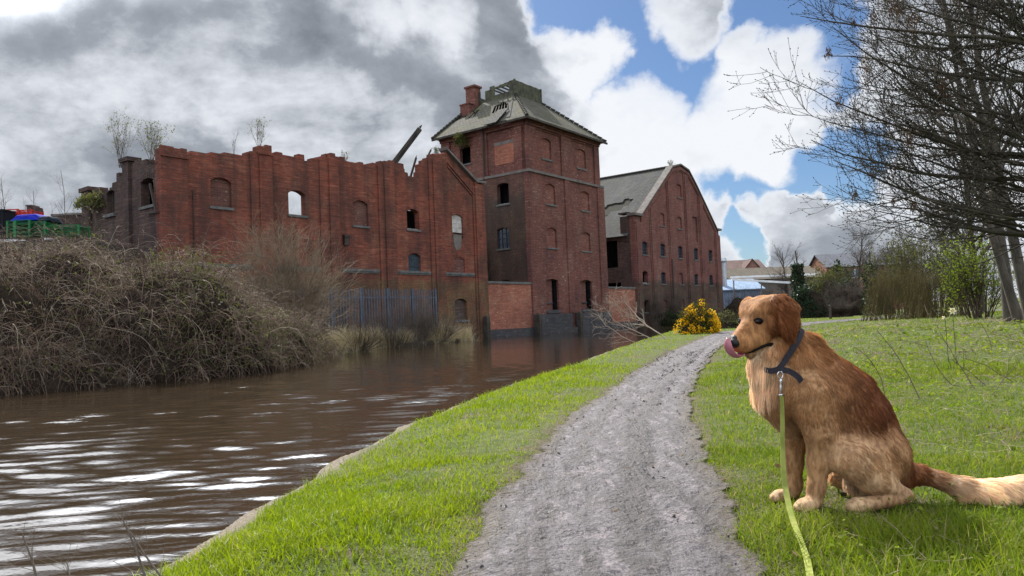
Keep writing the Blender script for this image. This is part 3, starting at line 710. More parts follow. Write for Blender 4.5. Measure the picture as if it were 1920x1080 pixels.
    window_parts(B, FR, 0, bx['b6'], 0.05, 'blind', 0.0, sill=False); window_parts(B, FR, 0, bx['b7'], 0.16, 'blind', 0.0, infill=M_BRICK_DARK)
    # crumbled render below the whitewashed window, vent and downpipe
    a0, a1, c0, c1 = pbox(front, 850, 866, 440, 470); m = MB(); m.prism([(a0, c1), (a0+.05, c0+.3), (a0+.25, c0), (a1-.1, c0+.15), (a1, c1)], [], FR, -.012, -.001); put(m, 'render_patch', M_CEMENT, B)
    u0, u1, z0, z1 = pbox(front, 643, 652, 441, 460); m = MB(); m.box(u0, u1, -.16, -.003, z0, z1-.1); m.box(u0-.03, u1+.06, -.2, -.003, z1-.095, z1); put(m, 'vent_box', M_PIPE, B)
    t_, z_ = front(361, 357); z2 = front(362, 488)[1]; m = MB(); m.tube([(t_, -.05, z2), (t_, -.05, z_)], 0.025, 6); put(m, 'rod', M_PIPE, B)
    # end wall, going back from the left corner
    m = MB(); tp = [(302, 305), (296, 308), (276, 311), (274, 301), (252, 303), (236, 304), (234, 318), (229, 328), (218, 331), (215, 345), (200, 357), (197, 361), (187, 357), (179, 354), (171, 358), (164, 360), (158, 368)]
    tp = ragged([side(p[0], p[1], tl) for p in tp], 9, 0.05, 0.22); tp[0] = (0.35, tp[0][1])
    sL = tp[-1][0]
    wl1, wl2 = pbox(side, 264, 288, 334, 386, tl), pbox(side, 200, 215, 356, 401, tl)
    m.prism([(0.35, -.6), (sL, -.6)]+tp[::-1], [rect(*wl1, rise=.12), rect(*wl2, rise=.12)], SI, tl, tl+.34); put(m, 'end_wall', M_BRICK_DARK, B)
    for a, b, y0 in ((236, 247, 306), (159, 172, 362)):
        ua, ub = side(a, 380, tl)[0], side(b, 380, tl)[0]; m = MB(); z = side(a, y0, tl)[1]
        m.prism(rect(min(ua, ub), max(ua, ub), -.6, z), [], SI, tl-.13, tl-.003); m.prism(rect(min(ua, ub)-.12, max(ua, ub)+.12, z+.003, z+.17), [], SI, tl-.2, tl+.36); put(m, 'pilaster', M_BRICK_DARK, B)
    window_parts(B, SI, 0, wl1, 0.15, 'void', tl, frame_col=M_WOOD_OLD, arch_mat=M_BRICK_DARK)
    m = MB(); u0, u1, z0, z1 = wl2
    for i in range(5): a = u0+(u1-u0)*i/4; m.prism(rect(a-.02, a+.02, z0, z1), [], SI, tl+.15, tl+.19)
    for i in range(1, 8): b = z0+(z1-z0)*i/8; m.prism(rect(u0, u1, b-.014, b+.014), [], SI, tl+.193, tl+.21)
    w = put(m, 'lattice_window', M_WOOD_OLD, B); m = MB(); m.prism(rect(u0-.1, u1+.1, z0-.14, z0-.004), [], SI, tl-.1, tl+.14); put(m, 'sill', M_STONE, w, B)
    m = MB(); a = side(287, 345, tl); b = side(299, 400, tl); m.beam((tl-.12, a[0], a[1]), (tl-.12, b[0], b[1]), .07, .07); c = side(278, 401, tl); m.beam((tl-.12, b[0], b[1]+.05), (tl-.12, c[0], c[1]), .07, .07); put(m, 'drain_pipe', M_PIPE, B)
    # what is left of the other walls
    sL2 = sL
    m = MB(); bt = ragged([(tl, 2.3), (tl+3, 2.0), (tl+5, 1.7), (tr-5, 1.6), (tr-1.2, 2.4), (tr, 4.6)], 31, .1, .5)
    m.prism([(tl, -.5), (tr, -.5)]+bt[::-1], [], FR, sL2, sL2+.34); put(m, 'rear_wall', M_BRICK_DARK, B)
    g1z = gable[2][1]
    m = MB(); m.prism([(0.35, -.6), (sL2, -.6), (sL2, g1z-1.5), (3.2, g1z-.3), (0.35, g1z-.1)], [], SI, tr-.34, tr); put(m, 'right_wall', M_BRICK_DARK, B)
    # leaning sheet of plaster and slates behind the half gable
    roof_quad('roof_remnant', [[(g1[0]-1.0, .45, g1[1]+1.05), (g1[0]+.1, .45, g1[1]+.05), (g1[0]+.3, 2.6, g1[1]+.0), (g1[0]-.6, 2.4, g1[1]+.7)]], M_WHITEWASH, B, B)
    return B, tl, tr

# ---- the kiln tower
def build_tower():
    B = building('kiln_tower', 0, 0, 'four storey square brick kiln tower with broken hipped roof rising from the water', 'tower')
    t1 = front(1139, 560)[0]; ze = front(989, 222)[1]; zst = front(992, 318)[1]; s1 = side(824, 256, 0.1)[0]
    up = 0.10                                             # the upper storey stands back
    r1 = [(1018, 1036, 259, 297), (1084, 1101, 280, 316)]; r2 = [(1023, 1041, 344, 382), (1089, 1105, 360, 396)]; r3 = [(1025, 1044, 427, 464), (1090, 1107, 436, 471)]
    dr = [(1025, 1048, 523, 584), (1089.5, 1111, 525, 585)]
    bx = lambda l, s=0.0: [pbox(front, *q, s) for q in l]
    R1, R2, R3, D = bx(r1, up), bx(r2), bx(r3), bx(dr)
    for L in (R2, R3, D):                                  # same heights along a row
        z0 = sum(b[2] for b in L)/2; z1 = sum(b[3] for b in L)/2; L[:] = [(b[0], b[1], z0, z1) for b in L]
    z0 = sum(b[2] for b in R1)/2; z1 = sum(b[3] for b in R1)/2; R1[:] = [(b[0], b[1], z0, z1) for b in R1]
    # front: lower body
    m = MB(); m.prism([(0, -.7), (t1, -.7), (t1, zst), (0, zst)], [rect(*b, rise=.14) for b in R2+R3+D], FR, 0, .35); put(m, 'front_wall', M_BRICK_TOWER, B)
    pA, pB = pbox(front, 1006, 1053, 244, 330, up), pbox(front, 1073, 1115, 268, 346, up)
    zp0, zp1 = zst+.02, (pA[3]+pB[3])/2
    pans = [(pA[0], pA[1], zp0, zp1), (pB[0], pB[1], zp0, zp1)]
    m = MB(); m.prism([(up, zst+.003), (t1-up, zst+.003), (t1-up, ze), (up, ze)], [rect(*p) for p in pans], FR, up, up+.12)
    m.prism([(up, zst+.003), (t1-up, zst+.003), (t1-up, ze), (up, ze)], [rect(*b, rise=.14) for b in R1], FR, up+.122, up+.4)
    for p in pans: m.prism(rect(p[0], p[1]+.0, p[3]-.12, p[3]-.003), [], FR, up+.05, up+.12)
    m.prism(rect(up-.02, t1-up+.02, ze-.34, ze-.20), [], FR, up-.07, up-.003); m.prism(rect(up-.04, t1-up+.04, ze-.195, ze), [], FR, up-.14, up-.003)
    put(m, 'upper_front_wall', M_BRICK_TOWER, B)
    for b in R2+R3: window_parts(B, FR, 0, b, 0.12, 'blind', 0, infill=M_BRICK_TIN, arch_mat=M_BRICK_TOWER)
    for b in R1: window_parts(B, FR, 0, b, 0.12, 'blind', up+.122, infill=M_BRICK_TIN, arch_mat=M_BRICK_TOWER)
    for b in D:
        window_parts(B, FR, 0, b, 0.30, 'blind', 0, sill=False, infill=M_BRICK_INFILL, arch_mat=M_BRICK_TOWER)
        m = MB(); m.prism([(b[0]-.1, b[2]-.05), (b[1]+.1, b[2]-.05), (b[1]+.1, b[2]+.06), (b[0]-.1, b[2]+.06)], [], FR, -.14, .29); m.prism(rect(b[0], b[1], b[2]+.063, b[2]+.16), [], FR, .0, .29)
        m.prism(rect(b[0], b[0]+(b[1]-b[0])*.72, b[2]+(b[3]-b[2])*.26, b[2]+(b[3]-b[2])*.30), [], FR, .22, .297)
        put(m, 'door_step', M_BRICK_BLUE, B)
        m = MB(); m.prism(rect(b[1]-(b[1]-b[0])*.26, b[1]-.02, b[2]+.17, b[3]-.12), [], FR, .15, .29); put(m, 'door_dark_strip', M_VOID, B)  # near-black strip at the right of the doorway
    # raised strips between the bays, string course, plinth
    mids = (front(1062, 460)[0], front(1123, 460)[0])
    for i, (a, b) in enumerate(((mids[0], mids[0]+.62), (mids[1], t1+.04))):
        m = MB(); m.prism(rect(a, b, front(1075, 586)[1], zst-.13), [], FR, -.10, -.003); put(m, 'pilaster', M_BRICK_TOWER, B)
    m = MB(); m.prism(rect(-.03, t1+.05, zst-.12, zst+.0), [], FR, -.13, -.003); m.prism([(-.03, zst+.003), (t1+.05, zst+.003), (t1+.05, zst+.05), (-.03, zst+.05)], [], FR, -.13, .09)
    put(m, 'string_course', M_CEMENT, B)
    zp = front(1050, 588)[1]
    m = MB(); m.prism(rect(-.02, front(1068, 600)[0], -.8, zp), [], FR, -.28, -.003); m.prism(rect(front(1079, 600)[0], t1+.1, -.8, zp), [], FR, -.28, -.003); m.prism(rect(-.1, t1+.12, -.85, zp-.95), [], FR, -.42, -.285)
    put(m, 'plinth', M_BRICK_BLUE, B)
    # left side
    L1, L2, L3 = pbox(side, 860, 880, 274, 307, up), pbox(side, 932, 954, 343, 383, 0.0), pbox(side, 932, 955, 427, 466, 0.0)
    L4 = pbox(side, 936, 958, 525, 560, 0.0)
    m = MB(); m.prism([(.36, -.7), (s1, -.7), (s1, zst), (.36, zst)], [rect(*b, rise=.12) for b in (L2, L3, L4)], SI, 0, .35); put(m, 'side_wall', M_BRICK_TSIDE, B)
    lp = pbox(side, 913, 963, 243, 326, up); rp = pbox(side, 843, 888, 258, 322, up)
    m = MB(); m.prism([(up+.123, zst+.003), (s1-up, zst+.003), (s1-up, ze), (up+.123, ze)], [rect(lp[0], lp[1], zst+.02, lp[3]), rect(rp[0], rp[1], zst+.02, rp[3])], SI, up, up+.12)
    m.prism([(up+.41, zst+.003), (s1-up, zst+.003), (s1-up, ze), (up+.41, ze)], [rect(*L1, rise=.12)], SI, up+.122, up+.4)
    m.prism(rect(up+.1, s1-up+.04, ze-.34, ze-.2), [], SI, up-.07, up-.003); m.prism(rect(up+.1, s1-up+.04, ze-.195, ze-.002), [], SI, up-.14, up-.003)
    put(m, 'upper_side_wall', M_BRICK_TOWER, B)
    bpx = pbox(side, 926, 964, 270, 307, up)
    m = MB(); m.prism(rect(bpx[0], bpx[1], bpx[2], bpx[3]), [], SI, up+.09, up+.121); put(m, 'patched_brickwork', M_BRICK_LOW, B)
    m = MB(); m.prism(rect(bpx[0], bpx[1], bpx[3]+.003, bpx[3]+.22), [], SI, up+.07, up+.121); put(m, 'lintel', M_CEMENT, B)
    m = MB(); m.prism(rect(-.02, s1, zst-.12, zst+.0), [], SI, -.06, -.003); m.prism([(.1, zst+.003), (s1, zst+.003), (s1, zst+.05), (.1, zst+.05)], [], SI, -.06, .09); put(m, 'string_course', M_CEMENT, B)
    window_parts(B, SI, 0, L1, 0.12, 'void', up+.122, rise=.12, arch_mat=M_BRICK_TOWER); window_parts(B, SI, 0, L2, 0.12, 'void', 0, rise=.12, arch_mat=M_BRICK_TSIDE); window_parts(B, SI, 0, L3, 0.10, 'glazed', 0, rise=.12, arch_mat=M_BRICK_TSIDE); window_parts(B, SI, 0, L4, 0.1, 'void', 0, sill=False, arch_mat=M_BRICK_TSIDE)
    dp = side(909, 300, up)[0]; m = MB(); m.tube([(-.02, dp, side(909, 338, up)[1]), (-.02, dp, ze-.35)], .06, 8); m.tube([(-.02, dp, ze-.345), (-.1, dp, ze-.2), (-.22, dp, ze-.06)], .06, 8); put(m, 'downpipe', M_PIPE, B)
    # rear and right hand walls
    m = MB(); m.prism([(.36, -.7), (s1, -.7), (s1, ze), (.36, ze)], [], SI, t1-.36, t1-.003); m.prism([(.4, -.7), (t1-.4, -.7), (t1-.4, ze), (.4, ze)], [], FR, s1-.35, s1-.003); put(m, 'rear_wall', M_BRICK_TOWER, B)
    # hipped roof up to a flat that carries the cowl
    o = 0.32; zr = ze+.02; E = [(-o, -o), (t1+o, -o), (t1+o, s1+o), (-o, s1+o)]
    best = None
    for p in np.arange(1.2, 3.6, .1):
        for h in np.arange(1.2, 4.2, .1):
            for q in np.arange(1.2, 3.6, .1):
                a = project(C3(p, q, zr+h)); b = project(C3(t1-p+.3, q, zr+h))
                er = (a[0]-966)**2+(a[1]-176)**2+.5*((b[0]-1013)**2+(b[1]-195)**2)
                if best is None or er < best[0]: best = (er, p, q, h)
    _, p, q, h = best; s2 = s1-.45; T = [(p, q), (t1-p+.3, q), (t1-p+.3, s2), (p, s2)]
    e3 = lambda i: (*E[i], zr); t3 = lambda i: (*T[i], zr+h)
    lerp = lambda a, b, f: tuple(a[i]+(b[i]-a[i])*f for i in range(3))
    roof_quad('roof', [[e3(0), e3(1), t3(1), t3(0)], [e3(1), e3(2), t3(2), t3(1)], [e3(2), e3(3), t3(3), t3(2)]], M_SLATE, B, B)
    # left slope in ragged strips with a hole through to the rafters
    A, Bq, Cq, Dq = e3(3), e3(0), t3(0), t3(3)
    def sp(f, g): return lerp(lerp(A, Bq, f), lerp(Dq, Cq, f), g)
    strips = []; n = 30; rg = np.random.default_rng(5)
    for i in range(n):
        f0, f1 = i/n, (i+1)/n; fm = (f0+f1)/2
        segs = [(0, 1)]
        if .60 < fm < .84: w_ = 1-abs(fm-.72)/.13; segs = [(rg.uniform(.0, .04), .42-.12*w_+rg.uniform(-.05, .05)), (.66+.14*w_+rg.uniform(-.05, .05), 1)]
        elif fm < .22: segs = [(0, .42+1.4*fm+rg.uniform(-.05, .05))]
        elif fm < .34: segs = [(0, .55+rg.uniform(-.06, .06)), (.75+rg.uniform(-.04, .04), 1)]
        for g0, g1 in segs:
            if g1-g0 > .05: strips.append([sp(f0, g0), sp(f1, g0), sp(f1, g1), sp(f0, g1)])
    roof_quad('broken_slope', strips, M_SLATE, B, B)
    m = MB()
    for i in range(1, 22):
        a, b = sp(i/22, .01), sp(i/22, .99); m.beam(np.array(a)-(0, 0, .12), np.array(b)-(0, 0, .12), .06, .1)
    put(m, 'rafters', M_WOOD_OLD, B)
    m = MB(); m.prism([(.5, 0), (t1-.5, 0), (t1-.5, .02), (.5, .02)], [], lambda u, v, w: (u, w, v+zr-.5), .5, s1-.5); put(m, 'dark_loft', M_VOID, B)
    roof_quad('slipped_sheet', [[np.array(sp(.60, -.05))+(-.25, 0, .10), np.array(sp(.72, -.05))+(-.25, 0, .10), np.array(sp(.84, .38))+(-.1, 0, .16), np.array(sp(.70, .40))+(-.1, 0, .16)], [np.array(sp(.80, .1))+(0, 0, .05), np.array(sp(.84, .1))+(0, 0, .05), np.array(sp(.93, .82))+(0, 0, .06), np.array(sp(.91, .82))+(0, 0, .06)]], M_SLATE_GREY, B, B)
    for (a, b) in ((e3(0), t3(0)), (e3(1), t3(1)), (e3(3), t3(3))):
        m = MB()
        for i in range(14):
            c, d = np.array(lerp(a, b, i/14)), np.array(lerp(a, b, (i+.96)/14)); m.tube([c+(0, 0, .05), d+(0, 0, .03)], [.13, .10], 7)
        put(m, 'hip_tiles', M_SLATE, B)
    m = MB()                                              # gutter board
    m.box(-o-.06, t1+o+.06, -o-.09, -o-.01, zr-.16, zr-.02); m.box(-o-.09, -o-.01, -o, s1+o, zr-.16, zr-.02); put(m, 'gutter', M_WOOD_OLD, B)
    # cowl of planks, half fallen in on its left side
    zc = zr+h; hh = .0
    zt = None
    for hh in np.arange(.5, 2.4, .05):
        if project(C3(p, q, zc+hh))[1] <= 150: break
    m = MB(); x0, x1, y0, y1 = p-.05, t1-p+.3, q-.02, s2; n = 9; th = .06
    for i in range(n): a = x0+(x1-x0)*i/n; m.box(a+.008, a+(x1-x0)/n-.008, y0, y0+th, zc-.05, zc+hh+rg.uniform(-.02, .02))
    n = 9
    for i in range(n):
        a = y0+th+.003+(y1-y0-th)*i/n; k_ = i/n; hgt = hh*(1.0 if i == 0 else rg.uniform(.72, .9) if k_ < .35 else rg.uniform(.75, 1.0)); lo = 0
        if 1 <= i <= 3: m.box(x0, x0+th, a+.01, a+(y1-y0)/n-.01, zc-.05, zc+.3*hh); m.box(x0, x0+th, a, a+(y1-y0)/n, zc+hh*.72, zc+hh*rg.uniform(.86, .98))
        elif i == 6: continue
        else: m.box(x0, x0+th, a+.01, a+(y1-y0)/n-.01, zc-.05, zc+hgt)
        m.box(x1-th, x1, a, a+(y1-y0)/n-.01, zc-.05, zc+hh*.95)
    for xx in (x0-.05, x1-.05):
        for yy in (y0-.05, y1): m.box(xx, xx+.12, yy, yy+.12, zc-.1, zc+hh+.04)
    m.box(x0, x1, y1-.0, y1+th, zc-.05, zc+hh*.8)
    for i in range(5): m.beam((x0+.1, y0+.5+i*.45, zc+hh*.85), (x1-.1, y0+.5+i*.45+rg.uniform(-.2, .2), zc+hh*rg.uniform(.6, .95)), .07, .1)
    put(m, 'roof_cowl', M_WOOD_GREEN, B)
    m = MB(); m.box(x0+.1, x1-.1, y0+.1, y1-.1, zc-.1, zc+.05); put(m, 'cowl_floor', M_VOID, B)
    # chimney at the rear left corner
    sc = s1-.1; ct = 2.85
    zt = P(884, 168, C3(ct, sc)[1])[2]; zl = P(868, 203, C3(ct, sc)[1])[2]
    m = MB(); m.box(ct-.05, ct+.65, sc-1.05, sc-.2, ze-.4, zt); m.box(ct-.13, ct+.73, sc-1.15, sc-.1, zt+.003, zt+.14); m.box(ct-.62, ct-.053, sc-1.0, sc-.1, ze-.4, zl); m.box(ct-.66, ct-.133, sc-1.05, sc-.05, zl+.003, zl+.1); put(m, 'chimney', M_BRICK_TOWER, B)
    return B, t1, s1, ze, zst, L1

# ---- right: the maltings with the big gable
def build_maltings(t_tower):
    tl, tr = front(1193, 530)[0], front(1352, 530)[0]
    B = building('gabled_maltings', tl, 0, 'large brick maltings with tall curved gable, many small windows and grey slate roof', 'building')
    gpx = [(1189, 404), (1200, 404), (1258, 314), (1273, 310), (1289, 321), (1305, 352), (1343, 433), (1352, 434)]
    gp = [front(*p) for p in gpx]; gp[0] = (tl, gp[0][1]); gp[-1] = (tr, gp[-1][1])
    rows = [[(1269, 1278, 346, 370)], [(1237, 1246, 400, 423), (1269.5, 1278.5, 407, 429)],
            [(1204, 1214, 452, 476), (1238, 1247.5, 457, 480), (1271.5, 1280, 461.5, 485), (1301, 1309, 466, 487), (1329, 1336, 470, 490)],
            [(1205, 1215, 507, 530), (1239.5, 1248.5, 510, 532), (1272.5, 1280.5, 513, 533), (1302.5, 1309.5, 515, 535), (1330, 1337, 516, 535)],
            [(1208.5, 1218.5, 562, 588), (1244, 1252, 562, 585), (1277, 1284, 562, 582)]]
    kinds = [['blind'], ['blind', 'blind'], ['glazed']*5, ['void', 'glazed', 'blind', 'glazed', 'glazed'], ['void', 'blind', 'blind']]
    slot = pbox(front, 1299, 1308, 407, 453)
    holes = []; todo = []
    for rw, kd in zip(rows, kinds):
        bs = [pbox(front, *b) for b in rw]; z0 = np.mean([b[2] for b in bs]); z1 = np.mean([b[3] for b in bs])
        if len(bs) == 2: z0, z1 = bs[0][2], bs[0][3]; 
        for b, kk in zip(bs, kd): b = (b[0], b[1], z0, z1); holes.append(rect(*b, rise=.12)); todo.append((b, kk))
    holes.append(rect(*slot))
    m = MB(); m.prism([(tl, -.7), (tr, -.7)]+gp[::-1], holes, FR, 0, .36); put(m, 'gable_wall', M_BRICK_GABLE, B)
    for b, kk in todo: window_parts(B, FR, 0, b, .13, kk, 0, rise=.12, infill=M_BRICK_GIN if kk == 'blind' else None, arch_mat=M_BRICK_GABLE)
    m = MB(); m.prism(rect(slot[0]-.02, slot[1]+.02, slot[2]-.02, slot[3]+.02), [], FR, .15, .25); put(m, 'slot_recess', M_BRICK_GABLE, B)
    # pilasters: strips between the grooves of the photograph
    def zline(t):
        ts = [p[0] for p in gp]; zs_ = [p[1] for p in gp]; return np.interp(t, ts, zs_)
    for a, b, ym in ((1194, 1201, 500), (1221.5, 1228, 480), (1255, 1261.5, 460), (1287.5, 1293.5, 460), (1314, 1320, 480), (1344, 1351.5, 520)):
        t0, t1 = front(a, ym)[0], front(b, ym)[0]
        for s0, d in ((-.14, 0.0), (-.07, .16)):
            m_ = MB() if s0 == -.14 else m_
            x0, x1 = (t0, t1) if s0 == -.14 else (t0-d, t0-.003)
            m_.prism([(x0, -.6), (x1, -.6), (x1, zline(x1)-.55), (x0, zline(x0)-.55)], [], FR, s0, -.003)
        put(m_, 'pilaster', M_BRICK_GABLE, B)
    m = MB()
    for i in range(1, 6):
        a, b = np.array(gp[i]), np.array(gp[i+1]); 
        if i == 5: b = a+(b-a)*.98
        m.prism([(a[0], a[1]-.42), (b[0], b[1]-.42), (b[0], b[1]-.15), (a[0], a[1]-.15)], [], FR, -.12, -.003)
        m.prism([(a[0], a[1]-.55), (b[0], b[1]-.55), (b[0], b[1]-.423), (a[0], a[1]-.423)], [], FR, -.06, -.003)
    put(m, 'raking_corbel', M_BRICK_GABLE, B)
    m = MB()
    for i in range(1, 6):
        a, b = gp[i], gp[i+1]; m.prism([(a[0], a[1]+.003), (b[0], b[1]+.003), (b[0], b[1]+.14), (a[0], a[1]+.14)], [], FR, -.2, .44)
    for a, b in ((tl-.15, gp[1][0]+.05), (gp[6][0]-.05, tr+.2)): zt_ = gp[0][1] if a < gp[3][0] else gp[-1][1]; m.prism(rect(a, b, zt_+.003, zt_+.2), [], FR, -.28, .5)
    put(m, 'gable_coping', M_CEMENT, B)
    m = MB(); m.prism(rect(front(1257, 500)[0], front(1259, 500)[0]+.02, front(1268, 560)[1], front(1269, 487)[1]), [], FR, -.2, -.15); put(m, 'flue_pipe', M_PIPE, B)
    # body behind: left wall with dark openings, roof
    depth = 17.0; ezp = P(1174, 439, C3(tl, 1.0)[1])[2]; ez = side(1176, 440, tl)[1]
    wa = [(1.6, 4.2, ez-2.6, ez-.35), (1.4, 3.6, .9+1.0, 3.3), (5.2, 7.0, ez-2.6, ez-.4), (6.0, 8.0, 1.8, 3.2)]
    m = MB(); m.prism([(.37, -.7), (depth, -.7), (depth, ez), (.37, ez)], [rect(*w) for w in wa], SI, tl+.05, tl+.4); put(m, 'side_wall', M_BRICK_DARK, B)
    for w in wa: window_parts(B, SI, 0, w, .15, 'void', tl+.05, rise=0, sill=False, frame_col=M_WOOD_OLD)
    m = MB(); m.prism([(.37, -.7), (depth, -.7), (depth, ez), (.37, ez)], [], SI, tr-.4, tr-.05); m.prism([(tl+.4, -.7), (tr-.4, -.7), (tr-.4, ez), (tl+.4, ez)], [], FR, depth-.35, depth); put(m, 'rear_wall', M_BRICK_GABLE, B)
    m = MB(); m.box(tl-.02, tl+.6, .38, 1.2, ez-.5, gp[0][1]-.002); m.box(tl-.12, tl+.8, .4, 1.3, gp[0][1]+.2+.003, gp[0][1]+.32); put(m, 'parapet_pier', M_BRICK_DARK, B)
    apex = gp[3]; za = apex[1]-.1; tm = apex[0]-.2
    e0 = (tl-.35, .46, ez-.1); e1 = (tl-.35, depth, ez-.1); r0 = (tm, .46, za); r1 = (tm, depth-5.5, za)
    lerp = lambda a, b, f: tuple(a[i]+(b[i]-a[i])*f for i in range(3))
    def sp(f, g): return lerp(lerp(e0, e1, f), lerp(r0, (tm, depth, za), f), g)
    strips = []; rg = np.random.default_rng(8); n = 34
    for i in range(n):
        f0, f1 = i/n, (i+1)/n; gtop = 1 if f1 < (depth-5.5)/depth else max(.15, 1-(f1-(depth-5.5)/depth)*2.6)
        c_ = .44+.06*math.sin(i*.5)+(.02*i/n)
        if 4 <= i: wd = min(.10, .03+.008*i)*rg.uniform(.6, 1.3); segs = [(0, c_-wd), (c_+wd, gtop)]
        else: segs = [(0, gtop)]
        for g0, g1 in segs:
            if g1 > g0+.02: strips.append([sp(f0, g0), sp(f1, g0), sp(f1, g1), sp(f0, g1)])
    roof_quad('roof', strips+[[(tm, .46, za), (tm, depth-5.5, za), (tr+.2, depth, ez-.1), (tr+.2, .46, ez-.1)], [(tm, depth-5.5, za), e1, (tr+.2, depth, ez-.1)]], M_SLATE_GREY, B, B)
    m = MB(); rgd = np.random.default_rng(4)
    m.prism([(.5, .36), (depth-.5, .36), (depth-.5, .6), (.5, .6)], [], lambda u, v, w: np.array(sp(u/depth, v))-(0.0, 0, .14+w), 0, .04)
    put(m, 'sagging_battens', M_SLATE, B)
    m = MB()
    for i in range(30): f = i/30; m.tube([np.array(lerp(r0, r1, f))+(0, 0, .06), np.array(lerp(r0, r1, f+.031))+(0, 0, .05)], .13, 7)
    put(m, 'ridge_tiles', M_SLATE, B)
    return B, tl, tr, ez

WH, WH_TL, WH_TR = build_warehouse()
TW, TW_T1, TW_S1, TW_ZE, TW_ZS, TW_L1 = build_tower()
ML, ML_TL, ML_TR, ML_EZ = build_maltings(TW_T1)

# ---- low walls closing the gaps on the water line
def low_wall(t0, t1, z, label):
    B = building('boundary_wall', t0, 0, label, 'wall', group='brick walls closing the gaps between the buildings')
    m = MB(); m.prism(rect(t0, t1, -.35, z), [], FR, .12, .42); put(m, 'brickwork', M_BRICK_LOW, B)
    m = MB(); m.prism(rect(t0, t1, z+.003, z+.14), [], FR, .05, .5); put(m, 'coping', M_STONE, B)
    m = MB(); m.prism(rect(t0, t1, -.8, .12), [], FR, -.02, .117); put(m, 'footing', M_BRICK_BLUE, B)
low_wall(WH_TR+.02, -.02, front(950, 532)[1], 'orange red brick wall over the water between the long ruin and the tower')
low_wall(TW_T1+.02, ML_TL-.02, front(1160, 541)[1], 'brick wall behind the bare fallen branch between tower and gabled maltings')
def post(px, y0, y1, s, label):
    t, z = front(px, (y0+y1)/2); zt = front(px, y0)[1]
    b = building('mooring_post', t, s, label, 'post', group='old timber posts standing in the canal by the walls')
    m = MB(); w = .15
    m.box(t-w, t+w, s-w, s+w, -.9, zt-.12); m.add([(t-w, s-w, zt-.12), (t+w, s-w, zt-.12), (t+w, s+w, zt-.12), (t-w, s+w, zt-.12), (t-w*.7, s-w*.6, zt), (t+w*.6, s-w*.7, zt-.02), (t+w*.7, s+w*.7, zt-.05), (t-w*.6, s+w*.7, zt-.02)], [(0, 1, 5, 4), (1, 2, 6, 5), (2, 3, 7, 6), (3, 0, 4, 7), (4, 5, 6, 7)])
    put(m, 'timber', M_WOOD_OLD if y0 > 560 else M_WOOD_GREEN, b)
    m = MB(); m.box(t-w-.02, t+w+.02, s-w-.02, s+w+.02, zt-.5, zt-.42); put(m, 'iron_strap', M_PIPE, b)
post(904, 592, 630, -.35, 'dark timber post at the right end of the long ruined wall')
post(1000, 588, 632, -.45, 'dark timber post against the near corner of the tower')
post(1076, 584, 628, -.50, 'mossy timber post in the middle of the blue brick plinth of the tower')
post(1196, 583, 610, -.4, 'short dark post at the left corner of the gabled maltings')

# ------------------------------------------------------------------ branching plants
def norm(v): return v/(np.linalg.norm(v, axis=-1, keepdims=True)+1e-9)
def strand(p0, d0, length, K, wig, up, rg, droop=0.0):
    """polylines from p0 along d0 that wander and bend up or droop; arrays (N,K,3)"""
    N = len(p0); P_ = np.empty((N, K, 3)); P_[:, 0] = p0; d = norm(np.asarray(d0, float)); st = (np.broadcast_to(length, (N,))/(K-1))[:, None]
    for k in range(1, K):
        d = norm(d+rg.normal(size=(N, 3))*wig+np.array((0, 0, up-droop*k/K))); P_[:, k] = P_[:, k-1]+d*st
    return P_
def sub(Pt, Rd, n, u0, u1, len_, ang, K, wig, up, rg, r_fac=.6, tip=.3, len_taper=.6, rmin=.0012):
    """n children on each parent strand"""
    N, Kp, _ = Pt.shape; u = u0+(u1-u0)*rg.random((N, n)); u.sort(axis=1)
    f = u*(Kp-1); i = np.clip(f.astype(int), 0, Kp-2); w = f-i; ar = np.arange(N)[:, None]
    p = Pt[ar, i]*(1-w[..., None])+Pt[ar, i+1]*w[..., None]; T = norm(Pt[ar, i+1]-Pt[ar, i]); r = Rd[ar, i]*(1-w)+Rd[ar, i+1]*w
    per = norm(np.cross(T, rg.normal(size=T.shape))); a = np.radians(rg.normal(ang, ang*.25, size=u.shape))[..., None]
    d = T*np.cos(a)+per*np.sin(a)
    L = len_*(1-len_taper*u)*rg.uniform(.6, 1.25, u.shape)
    C = strand(p.reshape(-1, 3), d.reshape(-1, 3), L.ravel(), K, wig, up, rg)
    r0 = np.maximum((r*r_fac).ravel(), rmin); Rr = r0[:, None]*np.linspace(1, tip, K)[None]
    return C, np.maximum(Rr, rmin*.7)

M_BARK_ASH = simple_mat('ash_bark', (0.060, 0.052, 0.036), (0.022, 0.020, 0.016), 5, 0.9, 0.01)
M_BARK_PALE = simple_mat('pale_trunk_bark', (0.085, 0.072, 0.060), (0.034, 0.029, 0.025), 4, 0.9, 0.02, stretch=(1, 1, .35))
M_TWIG_BROWN = simple_mat('brown_twigs', (0.085, 0.062, 0.045), (0.045, 0.034, 0.026), 2, 0.9)
M_TWIG_GREY = simple_mat('grey_brown_twigs', (0.105, 0.085, 0.070), (0.055, 0.045, 0.038), 1.5, 0.9)
M_TWIG_OLIVE = simple_mat('olive_stems', (0.115, 0.090, 0.032), (0.065, 0.052, 0.024), 1.5, 0.85)
M_TWIG_WILLOW = simple_mat('willow_stems', (0.22, 0.17, 0.115), (0.10, 0.078, 0.055), 1.2, 0.8)
M_BRAMBLE = simple_mat('dead_bramble_stems', (0.190, 0.126, 0.088), (0.066, 0.045, 0.034), 1.1, 0.85)
M_BRAMBLE_PALE = simple_mat('bleached_stems', (0.34, 0.28, 0.22), (0.17, 0.135, 0.105), 1.0, 0.85)
